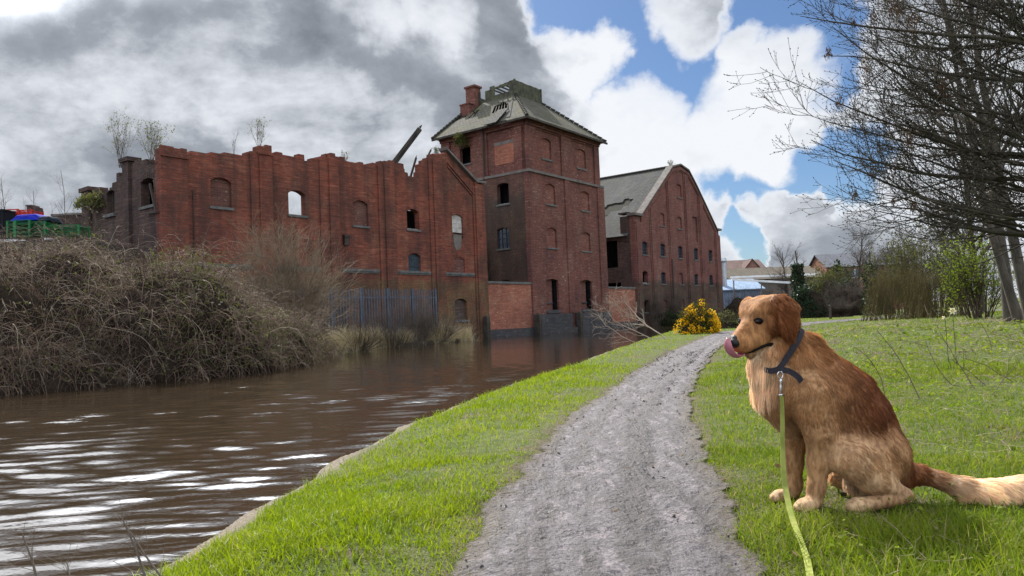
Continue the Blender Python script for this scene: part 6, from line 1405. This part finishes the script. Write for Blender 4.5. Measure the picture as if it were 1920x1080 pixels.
for i, (pp, y, w, lab) in enumerate([([(76, 1110), (60, 1050), (42, 1003)], 2.15, .0045, 'leftmost dead stalk in the lower left corner'), ([(275, 1090), (255, 1030), (229, 972)], 2.1, .0045, 'left stalk of the crossing pair near the bank'), ([(312, 1095), (275, 1045), (236, 985)], 2.2, .0042, 'right stalk of the crossing pair near the bank'), ([(133, 1110), (130, 1075), (125, 1052)], 2.0, .003, 'short thin stalk between the others in the lower left')]):
    rg = np.random.default_rng(500+i); q = [P(a, b, y+.03*k) for k, (a, b) in enumerate(pp)]; d = norm(q[0]-q[1]); k_ = (q[0][2]-(ZW-.05))/max(.05, -d[2]); q.insert(0, q[0]+d*k_); r = empty('dead_stalk', tuple(q[0]), 0, label=lab, cat='stalk', group=GS)
    S = local(r, np.array(q))[None]; Rs = w*np.linspace(1.2, .5, 4)[None]; T1, R1 = sub(S, Rs, 9, .35, 1, .10, 40, 4, .12, .05, rg, .4, .5, .3, .0008); tube_obj('stalk', [(S, Rs, 6)], M_TWIG_GREY, r); tube_obj('side_twigs', [(T1, R1, 3)], M_TWIG_GREY, r)

# ------------------------------------------------------------------ the dog
DY = 2.80; CX_HEAD = 1.12
def D(px, py, dw=0.0): return P(px, py, DY+dw)
class Body:
    """smooth union of tapered capsules and ellipsoids, turned into one surface"""
    def __init__(s): s.pr = []
    def cone(s, a, b, ra, rb, col, flow, ln, k=.03): s.pr.append(('c', np.array(a), np.array(b), ra, rb, col, np.array(flow, float), ln, k))
    def chain(s, pts, rs, col, flow, ln, k=.03):
        for i in range(len(pts)-1): s.cone(pts[i], pts[i+1], rs[i], rs[i+1], col[i] if isinstance(col, list) else col, flow, ln[i] if isinstance(ln, list) else ln, k)
    def ell(s, c, r, M, col, flow, ln, k=.02): s.pr.append(('e', np.array(c), np.array(r), np.array(M), 0, col, np.array(flow, float), ln, k))
    def dist(s, p, X):
        if p[0] == 'c':
            a, b, ra, rb = p[1:5]; ab = b-a; t = np.clip(((X-a)@ab)/(ab@ab), 0, 1); return np.linalg.norm(X-a-t[:, None]*ab, axis=1)-(ra+(rb-ra)*t)
        q = (X-p[1])@p[3].T/p[2]; k0 = np.linalg.norm(q, axis=1); k1 = np.linalg.norm(q/p[2], axis=1)+1e-9; return k0*(k0-1)/k1
    def sdf(s, X):
        d = None
        for p in s.pr:
            e = s.dist(p, X); k = p[8]
            if d is None: d = e
            else: h = np.clip(.5+.5*(d-e)/k, 0, 1); d = d*(1-h)+e*h-k*h*(1-h)
        return d
    def grad(s, X, e=.002):
        g = np.stack([s.sdf(X+np.eye(3)[i]*e)-s.sdf(X-np.eye(3)[i]*e) for i in range(3)], 1); return norm(g)
    def fields(s, X, soft=.009):
        D_ = np.stack([np.clip(s.dist(p, X), -.05, 1) for p in s.pr], 1); W = np.exp(-D_/soft); W /= W.sum(1, keepdims=True)
        Wc = np.exp(-D_/np.where(X[:, :1] > CX_HEAD, .022, .009)); Wc /= Wc.sum(1, keepdims=True)       # colours run softly into each other on the trunk
        return Wc@np.array([p[5] for p in s.pr]), W@np.array([p[6] for p in s.pr]), W@np.array([p[7] for p in s.pr])
    def surface(s, h=.007):
        lo, hi = [], []
        for p in s.pr:
            if p[0] == 'c': lo += [p[1]-p[3], p[2]-p[4]]; hi += [p[1]+p[3], p[2]+p[4]]
            else: lo.append(p[1]-p[2].max()); hi.append(p[1]+p[2].max())
        lo = np.min(lo, 0)-.04; hi = np.max(hi, 0)+.04; n = np.ceil((hi-lo)/h).astype(int)+1
        ax = [lo[i]+h*np.arange(n[i]) for i in range(3)]; g = np.stack(np.meshgrid(*ax, indexing='ij'), -1).reshape(-1, 3)
        f = np.concatenate([s.sdf(c) for c in np.array_split(g, 12)]).reshape(n); ins = f < 0
        cs = np.zeros(n-1, int)
        for i in (0, 1):
            for j in (0, 1):
                for k in (0, 1): cs += ins[i:n[0]-1+i, j:n[1]-1+j, k:n[2]-1+k]
        act = (cs > 0) & (cs < 8); idx = -np.ones(n-1, int); idx[act] = np.arange(act.sum()); ci = np.argwhere(act)
        acc = np.zeros((len(ci), 3)); cnt = np.zeros(len(ci))
        for axn in range(3):
            o = [a for a in range(3) if a != axn]
            for u in (0, 1):
                for v in (0, 1):
                    st = ci.copy(); st[:, o[0]] += u; st[:, o[1]] += v; en = st.copy(); en[:, axn] += 1
                    fa, fb = f[tuple(st.T)], f[tuple(en.T)]; m = (fa < 0) != (fb < 0); t = np.where(m, fa/np.where(m, fa-fb, 1), 0)
                    p = st.astype(float); p[:, axn] += t; acc[m] += p[m]; cnt[m] += 1
        V = lo+h*acc/cnt[:, None]; F = []
        for axn in range(3):
            o = [(axn+1) % 3, (axn+2) % 3]; sl = [slice(None)]*3; sl[axn] = slice(0, -1); a = ins[tuple(sl)]; sl[axn] = slice(1, None); b = ins[tuple(sl)]
            e = np.argwhere(a != b); e = e[(e[:, o[0]] > 0) & (e[:, o[1]] > 0) & (e[:, o[0]] < n[o[0]]-1) & (e[:, o[1]] < n[o[1]]-1)]
            q = []
            for du, dv in ((-1, -1), (0, -1), (0, 0), (-1, 0)): c = e.copy(); c[:, o[0]] += du; c[:, o[1]] += dv; q.append(idx[tuple(c.T)])
            q = np.stack(q, 1); fl = a[tuple(e.T)]; q = np.where(fl[:, None], q, q[:, ::-1]); F.append(q[(q >= 0).all(1)])
        return V, np.concatenate(F)

def webbing_mat():
    m, k = material('yellow_green_webbing'); tc = k.node('ShaderNodeTexCoord').outputs['Object']; n = k.noise(tc, 9, 5, .65)
    w = k.node('ShaderNodeTexWave'); k.put(w.inputs['Vector'], tc); w.inputs['Scale'].default_value = 130; w.bands_direction = 'Z'
    c = k.mix(k.remap(n, .35, .65), (0.25, 0.29, 0.066), (0.39, 0.42, 0.115)); c = k.mix(k.math('MULTIPLY', w.outputs['Fac'], .12), c, (0.24, 0.27, 0.06))
    b = principled(k, c, .8, w.outputs['Fac'], .0012, 1.0, .15); t = k.node('ShaderNodeBsdfTranslucent'); k.put(t.inputs[0], c); mx = k.node('ShaderNodeMixShader'); mx.inputs[0].default_value = .28
    k.l.new(b.outputs[0], mx.inputs[1]); k.l.new(t.outputs[0], mx.inputs[2]); k.l.new(mx.outputs[0], k.out.inputs[0]); return m
def build_dog():
    rg = np.random.default_rng(99)
    c0 = D(1600, 945, 0); root = empty('dog', (c0[0], c0[1], hz(c0[0], c0[1])), 0, label='golden retriever with red brown back sitting on the grass by the towpath, licking its nose', cat='dog')
    RED = (0.142, 0.048, 0.018); BACK = (0.100, 0.031, 0.012); GOLD = (0.330, 0.160, 0.064); TAN = (0.350, 0.200, 0.098); CREAM = (0.80, 0.66, 0.49); PALE = (0.52, 0.355, 0.210); DARKG = (0.165, 0.060, 0.022)
    S = Body(); dn = (0, 0, -1); bk = (.6, 0, -.8)
    # trunk
    S.cone(D(1478, 735, 0), D(1532, 746, 0), .112, .136, TAN, (.3, 0, -1), .035, .05)
    S.chain([D(1552, 752, .0), D(1598, 794, .0), D(1638, 852, .0)], [.146, .140, .118], [RED, BACK], (.5, 0, -.9), .032, .05)
    S.cone(D(1638, 852, 0), D(1656, 880, 0), .112, .098, RED, (.3, 0, -1), .035, .04)
    S.cone(D(1526, 688, 0), D(1584, 738, 0), .076, .106, RED, (.6, 0, -.8), .035, .05)
    # back ridge so that the near flank is not a ball
    S.cone(D(1556, 704, .02), D(1626, 764, .02), .058, .056, BACK, (.6, 0, -.8), .03, .05)
    # neck, throat and chest ruff
    S.chain([D(1452, 606, .0), D(1478, 664, .01), D(1502, 715, .0)], [.066, .086, .110], [GOLD, TAN], (.25, 0, -1), .040, .04)
    S.cone(D(1440, 664, -.02), D(1458, 732, -.01), .052, .074, PALE, (-.15, -.1, -1), .055, .04)
    S.cone(D(1421, 676, -.03), D(1436, 728, -.03), .034, .040, CREAM, (-.35, -.1, -1), .07, .03)
    S.cone(D(1452, 735, .0), D(1478, 790, .0), .068, .045, PALE, (-.1, 0, -1), .045, .04)
    S.cone(D(1512, 648, .0), D(1526, 672, .0), .052, .065, GOLD, (.9, 0, -.3), .050, .03)
    # near fore leg
    S.cone(D(1518, 742, -.100), D(1538, 812, -.122), .082, .056, TAN, (.15, 0, -1), .022, .030)
    S.chain([D(1538, 812, -.115), D(1535, 866, -.11), D(1531, 912, -.11), D(1527, 936, -.11)], [.056, .041, .031, .031], TAN, dn, .011, .02)
    S.cone(D(1552, 800, -.11), D(1568, 812, -.10), .034, .024, PALE, (.8, 0, -.5), .045, .02)
    X3 = np.eye(3)
    def paw(px, py, dw, sc=1.0, ang=0.0, col=PALE):
        c = D(px, py, dw); f = np.array((-math.cos(ang), -math.sin(ang), 0)); l = np.array((-f[1], f[0], 0)); M = np.stack([f, l, (0, 0, 1)])
        S.ell(c+f*.0, np.array((.045, .034, .026))*sc, M, col, f*.6-np.array((0, 0, .6)), .009, .012)
        for q, ff in ((-1.3, .022), (-.45, .034), (.45, .034), (1.3, .022)): S.ell(c+f*ff*sc+l*q*.0165*sc-np.array((0, 0, .006)), np.array((.020, .0105, .0165))*sc, M, col, f-np.array((0, 0, .5)), .007, .003)
    paw(1514, 946, -.125, 1.0, .25)
    # far fore leg
    S.cone(D(1490, 772, .075), D(1490, 820, .085), .075, .050, TAN, dn, .02, .04)
    S.chain([D(1490, 820, .085), D(1488, 868, .095), D(1489, 908, .10), D(1486, 922, .10)], [.047, .036, .030, .030], TAN, dn, .012, .02)
    paw(1466, 929, .10, .95, .1)
    # near hind leg
    S.cone(D(1648, 850, -.075), D(1590, 858, -.150), .105, .064, TAN, (.5, 0, -.8), .022, .04)
    S.cone(D(1612, 868, -.150), D(1652, 895, -.130), .066, .055, PALE, (.6, 0, -.7), .022, .03)
    S.chain([D(1582, 862, -.155), D(1630, 898, -.155), D(1697, 926, -.150)], [.050, .044, .024], PALE, (.8, 0, -.4), .018, .02)
    S.chain([D(1700, 929, -.150), D(1660, 939, -.16), D(1630, 944, -.165)], [.022, .026, .026], [DARKG, TAN], (-1, 0, -.2), .010, .008)
    paw(1612, 946, -.17, 1.05, .2)
    # far hind foot, feathering between the legs
    S.chain([D(1640, 900, .12), D(1600, 903, .15), D(1568, 896, .17)], [.055, .040, .030], PALE, (-.6, 0, -.6), .02, .02)
    S.cone(D(1600, 905, -.02), D(1622, 922, -.03), .035, .03, CREAM, (.3, 0, -1), .04, .02)
    S.cone(D(1578, 800, .0), D(1625, 870, .0), .085, .08, RED, (.3, 0, -1), .03, .05)
    # tail lying on the grass
    S.chain([D(1690, 888, .01), D(1725, 888, .0), D(1757, 897, -.01)], [.060, .034, .030], DARKG, (1, 0, -.3), .03, .02)
    S.chain([D(1757, 897, -.01), D(1800, 914, -.03), D(1850, 924, -.05), D(1910, 918, -.05), D(1975, 908, -.02), D(2030, 900, .0)], [.028, .038, .046, .046, .038, .015], [PALE, CREAM, CREAM, CREAM, CREAM], (1, -.25, -.35), .055, .015)
    # head: forward, left, up
    yaw, pit = R(32), R(27); f = np.array((-math.cos(yaw)*math.cos(pit), -math.sin(yaw)*math.cos(pit), -math.sin(pit))); l = np.array((math.sin(yaw), -math.cos(yaw), 0)); u = np.cross(f, l); u = u if u[2] > 0 else -u
    H0 = D(1430, 590, .0); M = np.stack([f, l, u]); H = lambda a, b, c: H0+f*a+l*b+u*c; hb = -f*.8+np.array((0, 0, -.3))
    S.ell(H(0, 0, .004), (.086, .076, .070), M, GOLD, hb, .014, .02)
    for s in (-1, 1):
        S.cone(H(.050, .027*s, .026), H(.02, .038*s, .036), .030, .034, GOLD, hb, .010, .02)
        S.cone(H(.030, .045*s, -.030), H(-.02, .052*s, -.045), .046, .050, DARKG if s > 0 else GOLD, hb+np.array((0, 0, -.6)), .020, .02)  # near cheek darker, face shading put into the fur colour
        S.cone(H(.158, .019*s, -.046), H(.085, .030*s, -.056), .026, .033, GOLD, hb, .006, .012)
    S.cone(H(.055, 0, -.016), H(.170, 0, -.030), .054, .036, GOLD, hb, .006, .02)
    S.cone(H(.062, 0, .004), H(.180, 0, -.008), .030, .023, GOLD, hb, .005, .016)
    S.cone(H(.035, 0, -.082), H(.145, 0, -.087), .040, .020, TAN, hb, .010, .006)
    S.cone(H(.01, .01, -.08), H(-.035, .01, -.11), .045, .06, TAN, (.1, 0, -1), .040, .03)
    for s in (-1, 1):
        e_ = H(.070, .036*s, .014); S.ell(e_-f*.006, (.018, .021, .015), M, (.055, .022, .010), hb, .005, .008)  # brow shading put into dark fur colour round the eye
    # ears: flat hanging flaps
    def flap(pts, rs, th, nrm, col):
        for (a, b, ra, rb) in zip(pts[:-1], pts[1:], rs[:-1], rs[1:]):
            for t in np.linspace(0, 1, 4)[:-1]:
                c = a+(b-a)*t; r = ra+(rb-ra)*t; d = norm(b-a); w = np.cross(nrm, d); S.ell(c, (r, r*.95, th), np.stack([w, d, nrm]), col, d+np.array((.25, 0, -.3)), .026, .006)
    flap([D(1463, 571, -.070), D(1475, 582, -.092), D(1480, 603, -.100), D(1475, 626, -.098)], [.032, .039, .040, .024], .013, norm(np.array((.15, -1, .12))), DARKG)
    S.cone(D(1452, 566, -.04), D(1476, 568, -.055), .030, .020, TAN, (.7, 0, .25), .026, .02)
    S.cone(D(1490, 574, -.074), D(1493, 604, -.080), .012, .010, TAN, (.7, 0, -.5), .034, .012)
    flap([D(1405, 566, .035), D(1397, 574, .048), D(1394, 588, .055)], [.022, .022, .016], .014, norm(np.array((.6, .6, 0))), GOLD)
    V, F = S.surface(.0065)
    V = V-np.array(0)                                     # relax once towards the exact surface
    for _ in range(2): V = V-S.grad(V)*S.sdf(V)[:, None]*.8
    col, flow, ln = S.fields(V)
    wn = (vnoise(V[:, 0]*1+V[:, 1], V[:, 2], .05, 61)-.5)*.5+(vnoise(V[:, 0], V[:, 2]+V[:, 1], .018, 62)-.5)*.35
    loc = np.array(root.location); me = new_mesh('coat', V-loc, F, True); cattr(me, 'tone', np.clip(col*(1+wn[:, None]*.5), 0, 1))
    m, k = material('dog_skin_coat'); a = k.node('ShaderNodeAttribute', attribute_name='tone'); tc = k.node('ShaderNodeTexCoord').outputs['Object']
    n1 = k.noise(k.mapping(tc, (60, 60, 22)), 1.0, 4, .6); b = principled(k, k.mix(k.remap(n1, .35, .65), k.mix(1.0, a.outputs['Color'], (.55, .5, .48), 'MULTIPLY'), a.outputs['Color']), .75, n1, .004, .8, .15)
    k.l.new(b.outputs[0], k.out.inputs[0]); body = link('coat', me, m, root)
    # fur
    tri = np.concatenate([F[:, [0, 1, 2]], F[:, [0, 2, 3]]]); A, B_, C_ = V[tri[:, 0]], V[tri[:, 1]], V[tri[:, 2]]; ar = np.linalg.norm(np.cross(B_-A, C_-A), axis=1)
    N = 150000; t = rg.choice(len(tri), N, p=ar/ar.sum()); r1, r2 = np.sqrt(rg.random((2, N))); r2 = r2**2
    p = A[t]*(1-r1)[:, None]+B_[t]*(r1*(1-r2))[:, None]+C_[t]*(r1*r2)[:, None]
    nose_c, eyes = H(.194, 0, -.014), [H(.072, .036*s, .014) for s in (-1, 1)]
    keep = (np.linalg.norm(p-nose_c, axis=1) > .026) & (np.linalg.norm(p-eyes[0], axis=1) > .014) & (np.linalg.norm(p-eyes[1], axis=1) > .014) & (p[:, 2] > -.02); p = p[keep]; N = len(p)
    nrm = S.grad(p); col, flow, ln = S.fields(p); lump = np.stack([vnoise(p[:, 0]+p[:, 1], p[:, 2], .035, q)-.5 for q in (63, 64, 65)], 1)
    fl = norm(flow)+lump*.7; tg = norm(fl-nrm*np.sum(fl*nrm, 1, keepdims=True)); L = ln*rg.uniform(.55, 1.35, N)*(1+lump[:, 0]*.8)
    d = norm(tg+nrm*rg.uniform(.16, .42, (N, 1))+rg.normal(size=(N, 3))*.10); K = 5; Pt = np.empty((N, K, 3)); Pt[:, 0] = p-nrm*.002
    for i in range(1, K):
        d = norm(d+tg*.10-nrm*.05+np.array((0, 0, -.10))); Pt[:, i] = Pt[:, i-1]+d*(L/(K-1))[:, None]
    from mathutils.kdtree import KDTree
    nc = 9000; pick = rg.choice(N, nc, replace=False); kd = KDTree(nc)
    for i_, q_ in enumerate(p[pick]): kd.insert(q_, i_)
    kd.balance(); own = pick[np.array([kd.find(q_)[1] for q_ in p])]
    same = (np.sum(tg*tg[own], 1) > .3)[:, None]
    for i in range(1, K): Pt[:, i] += (Pt[own, i]-Pt[:, i])*same*(.62*(i/(K-1))**1.1)*rg.uniform(.5, 1.1, (N, 1))
    Rr = np.clip(L*.035, .00035, .0009)[:, None]*np.array((1, 1, .85, .6, .15))[None]
    cv = bpy.data.hair_curves.new('fur'); cv.add_curves([K]*N); cv.attributes['position'].data.foreach_set('vector', (Pt-loc).astype(np.float32).ravel())
    ra = cv.attributes.get('radius') or cv.attributes.new('radius', 'FLOAT', 'POINT'); ra.data.foreach_set('value', Rr.astype(np.float32).ravel())
    ca = cv.attributes.new('tone', 'FLOAT_COLOR', 'CURVE'); var = 1+rg.normal(size=(N, 1))*.16+lump[:, 1:2]*.55; cc = np.ones((N, 4), np.float32); cc[:, :3] = np.clip(col*var, .004, .9); ca.data.foreach_set('color', cc.ravel())
    m, k = material('dog_fur'); a = k.node('ShaderNodeAttribute', attribute_name='tone')
    pb = principled(k, a.outputs['Color'], .5, spec=.12); tr = k.node('ShaderNodeBsdfTranslucent'); k.put(tr.inputs[0], k.mix(1.0, a.outputs['Color'], (1.5, 1.3, 1.1), 'MULTIPLY'))
    mx = k.node('ShaderNodeMixShader'); mx.inputs[0].default_value = .42; k.l.new(pb.outputs[0], mx.inputs[1]); k.l.new(tr.outputs[0], mx.inputs[2])
    k.l.new(mx.outputs[0], k.out.inputs[0]); fo = bpy.data.objects.new('fur', cv); COL.objects.link(fo); cv.materials.append(m); fo.parent = root
    # eyes, nose, mouth, tongue
    M_EYE = simple_mat('dark_brown_eye', (0.012, 0.006, 0.004), (0.006, 0.003, 0.002), 40, .12, 0, .25); M_NOSE = simple_mat('black_nose_leather', (0.012, 0.012, 0.013), (0.006, 0.006, 0.007), 90, .42, .002, .28); M_LIP = simple_mat('dark_lips', (0.008, 0.006, 0.006), (0.004, 0.003, 0.003), 40, .6, .001, .08)
    M_TONGUE = simple_mat('wet_pink_tongue', (0.36, 0.130, 0.165), (0.28, 0.090, 0.125), 60, .42, .001, .5)
    def ellm(name, c, r, Mx, mat, parent=root, n=20):
        th, ph = np.meshgrid(np.linspace(0, 2*np.pi, n, endpoint=False), np.linspace(.02, np.pi-.02, n//2)); q = np.stack([np.cos(th)*np.sin(ph)*r[0], np.sin(th)*np.sin(ph)*r[1], np.cos(ph)*r[2]], -1).reshape(-1, 3)@Mx+c-loc
        i = np.arange(n//2-1)[:, None]*n; j = np.arange(n)[None]; j2 = (j+1) % n; return link(name, new_mesh(name, q, np.stack([i+j, i+n+j, i+n+j2, i+j2], -1).reshape(-1, 4), True), mat, parent)
    for s, e in zip((-1, 1), eyes):
        g = S.grad(e[None])[0]; q = e-g*S.sdf(e[None])[0]; Mx = np.stack([norm(np.cross(u, g)), norm(np.cross(g, np.cross(u, g))), g]); lid = ellm('eyelid', q+g*.000, (.0215, .0140, .007), Mx, M_LIP); ellm('eye', q+g*.002, (.0110, .0088, .0080), Mx, M_EYE, lid)
    nose = ellm('nose', H(.200, 0, -.012), (.018, .024, .021), M, M_NOSE); mb = MB()
    ellm('nose_bridge', H(.187, 0, -.001), (.020, .019, .016), M, M_NOSE, nose)
    for s in (-1, 1): ellm('nostril', H(.215, .011*s, -.013), (.005, .006, .004), M, M_LIP, nose)
    def on(pts, off): X = np.array(pts); g = S.grad(X); d_ = S.sdf(X); return X-g*(d_-off)[:, None]
    lip = on([H(.180, .012, -.066), H(.160, .034, -.070), H(.130, .046, -.073), H(.100, .052, -.078), H(.080, .055, -.088), H(.070, .056, -.090)], .001); mb = MB(); mb.tube(lip-loc, [.004, .006, .0065, .0065, .007, .004], 7); mb.build('mouth', M_LIP, root, True)
    path = np.array([H(.140, 0, -.066), H(.172, -.002, -.070), H(.200, -.004, -.068), H(.219, -.006, -.054), H(.228, -.007, -.034), H(.228, -.007, -.012), H(.221, -.007, .004), H(.211, -.006, .012)])
    tt = np.linspace(0, len(path)-1, 25); path = np.stack([np.interp(tt, np.arange(len(path)), path[:, i]) for i in range(3)], 1); 
    for _ in range(3): path[1:-1] = (path[:-2]+path[1:-1]*2+path[2:])/4
    wdt = np.interp(tt, [0, 2, 4, 5.5, 7], [.018, .021, .0215, .019, .010]); T = norm(np.gradient(path, axis=0)); nn = norm(np.cross(T, l)); Vt = []; nu = 14
    for i in range(25):
        for j in range(nu): a_ = 2*np.pi*j/nu; x = math.cos(a_); Vt.append(path[i]+l*wdt[i]*x+nn[i]*(.0042*math.sin(a_)-.006*(1-x*x)*(1 if i > 4 else 0)))
    i = np.arange(24)[:, None]*nu; j = np.arange(nu)[None]; j2 = (j+1) % nu; Ft = np.stack([i+j, i+j2, i+nu+j2, i+nu+j], -1).reshape(-1, 4); caps = [np.array([list(range(nu))]), np.array([[24*nu+q for q in range(nu)]])]
    link('tongue', new_mesh('tongue', np.array(Vt)-loc, [Ft]+caps, True), M_TONGUE, root)
    # collar with hanging strap end
    M_COLLAR = simple_mat('dark_navy_webbing', (0.020, 0.018, 0.026), (0.010, 0.009, 0.014), 120, .7, .001)
    ring = on([D(1497, 622, -.03), D(1494, 645, -.10), D(1482, 670, -.14), D(1464, 690, -.14), D(1446, 696, -.12), D(1430, 692, -.06), D(1424, 684, .02), D(1432, 664, .10), D(1462, 636, .12), D(1490, 616, .06)], .013); n = len(ring); tt = np.linspace(0, n, 60, endpoint=False); cl = np.vstack([ring, ring[:1]]); rp = np.stack([np.interp(tt, np.arange(n+1), cl[:, i]) for i in range(3)], 1)
    for _ in range(4): rp = (np.roll(rp, 1, 0)+2*rp+np.roll(rp, -1, 0))/4
    X_ = rp.copy(); g = S.grad(X_); rp = X_-g*(S.sdf(X_)-np.interp(np.arange(60), [0, 22, 28, 35, 56, 59], [.008, .008, .003, -.014, -.014, .006]))[:, None]; T = norm(np.roll(rp, -1, 0)-np.roll(rp, 1, 0)); g = S.grad(rp); w = norm(np.cross(T, g)); q = np.stack([rp+w*.0105-g*.004, rp+w*.0105+g*.001, rp-w*.0105+g*.001, rp-w*.0105-g*.004], 1).reshape(-1, 3)-loc
    i = np.arange(60)[:, None]*4; i2 = (np.arange(60)[:, None]+1) % 60*4; j = np.arange(4)[None]; j2 = (j+1) % 4; collar = link('collar', new_mesh('collar', q, np.stack([i+j, i2+j, i2+j2, i+j2], -1).reshape(-1, 4)), M_COLLAR, root)
    def ribbon(name, pts, w, wd, th, mat, parent, org):
        pts = np.array(pts); T = norm(np.gradient(pts, axis=0)); w = norm(np.asarray(w, float)-T*np.sum(np.asarray(w)*T, 1, keepdims=True)); nn = np.cross(T, w); wd = np.broadcast_to(wd, (len(pts),))[:, None]
        q = np.stack([pts+w*wd/2-nn*th, pts+w*wd/2+nn*th, pts-w*wd/2+nn*th, pts-w*wd/2-nn*th], 1).reshape(-1, 3)-org; K = len(pts); i = np.arange(K-1)[:, None]*4; j = np.arange(4)[None]; j2 = (j+1) % 4
        return link(name, new_mesh(name, q, [np.stack([i+j, i+j2, i+4+j2, i+4+j], -1).reshape(-1, 4), np.array([[3, 2, 1, 0], [4*K-4, 4*K-3, 4*K-2, 4*K-1]])]), mat, parent)
    st = on([D(1464, 690, -.15), D(1477, 690, -.15), D(1488, 695, -.16), D(1497, 706, -.16), D(1505, 719, -.16)], .026); ribbon('strap_end', st, np.tile((.3, 0, 1.0), (5, 1)), .022, .002, M_COLLAR, collar, loc)
    # leash: clip and webbing
    M_STEEL2 = simple_mat('nickel_clip', (0.62, 0.62, 0.64), (0.40, 0.40, 0.43), 30, .22, 0, .5, .9); M_LEASH = webbing_mat()
    top = on([D(1462, 700, -.15)], .024)[0]; dpt = top[1]
    lr = empty('leash', (top[0], top[1]-.2, hz(top[0], top[1]-.2)), 0, label='yellow green webbing leash hanging from the dark collar and running down to the lower edge', cat='leash'); lo_ = np.array(lr.location)
    mb = MB(); a_ = np.linspace(0, 2*np.pi, 17)[:-1]; c_ = P(1463, 703, dpt); 
    ringp = np.array([c_+np.array((math.cos(q)*.010, 0, math.sin(q)*.013)) for q in np.append(a_, a_[0])]); mb.tube(ringp-lo_, .0026, 8, False); s_ = [P(1464, y_, dpt) for y_ in (710, 714, 719, 724, 731, 738)]; mb.tube(np.array(s_)-lo_, [.005, .0068, .005, .0058, .0058, .004], 10); e_ = P(1465, 740, dpt); mb.box(*(e_[0]-lo_[0]+np.array((-.011, .011))), *(e_[1]-lo_[1]+np.array((-.003, .003))), *(e_[2]-lo_[2]+np.array((-.004, .002)))); mb.build('clip', M_STEEL2, lr, True)
    pp = [(1466, 741, dpt), (1467, 775, dpt-.02), (1467, 820, dpt-.045), (1468, 865, dpt-.08), (1471, 905, dpt-.13), (1478, 945, dpt-.20), (1489, 983, dpt-.29), (1502, 1015, dpt-.39), (1513, 1046, dpt-.50), (1519, 1080, dpt-.62), (1522, 1125, dpt-.74), (1523, 1180, dpt-.86)]
    L = np.array([P(*q) for q in pp]); tt = np.linspace(0, len(L)-1, 70); L = np.stack([np.interp(tt, np.arange(len(L)), L[:, i]) for i in range(3)], 1)
    for _ in range(6): L[1:-1] = (L[:-2]+2*L[1:-1]+L[2:])/4
    tw = np.interp(tt, [0, 4, 6, 7.2, 9, 11], R(np.array((25, 10, 5, 40, 15, 0)))) if False else np.radians(np.interp(tt, [0, 4, 6, 7.2, 9, 11], (28, 8, -12, 58, 20, -5)))
    wv = np.stack([np.cos(tw), np.sin(tw), np.zeros(70)], 1); rb = ribbon('webbing', L, wv, np.interp(tt, [0, 11], (.0185, .0205)), .0011, M_LEASH, lr, lo_); vattr(rb.data, 'rnd', np.full(len(rb.data.vertices), .5))
build_dog()
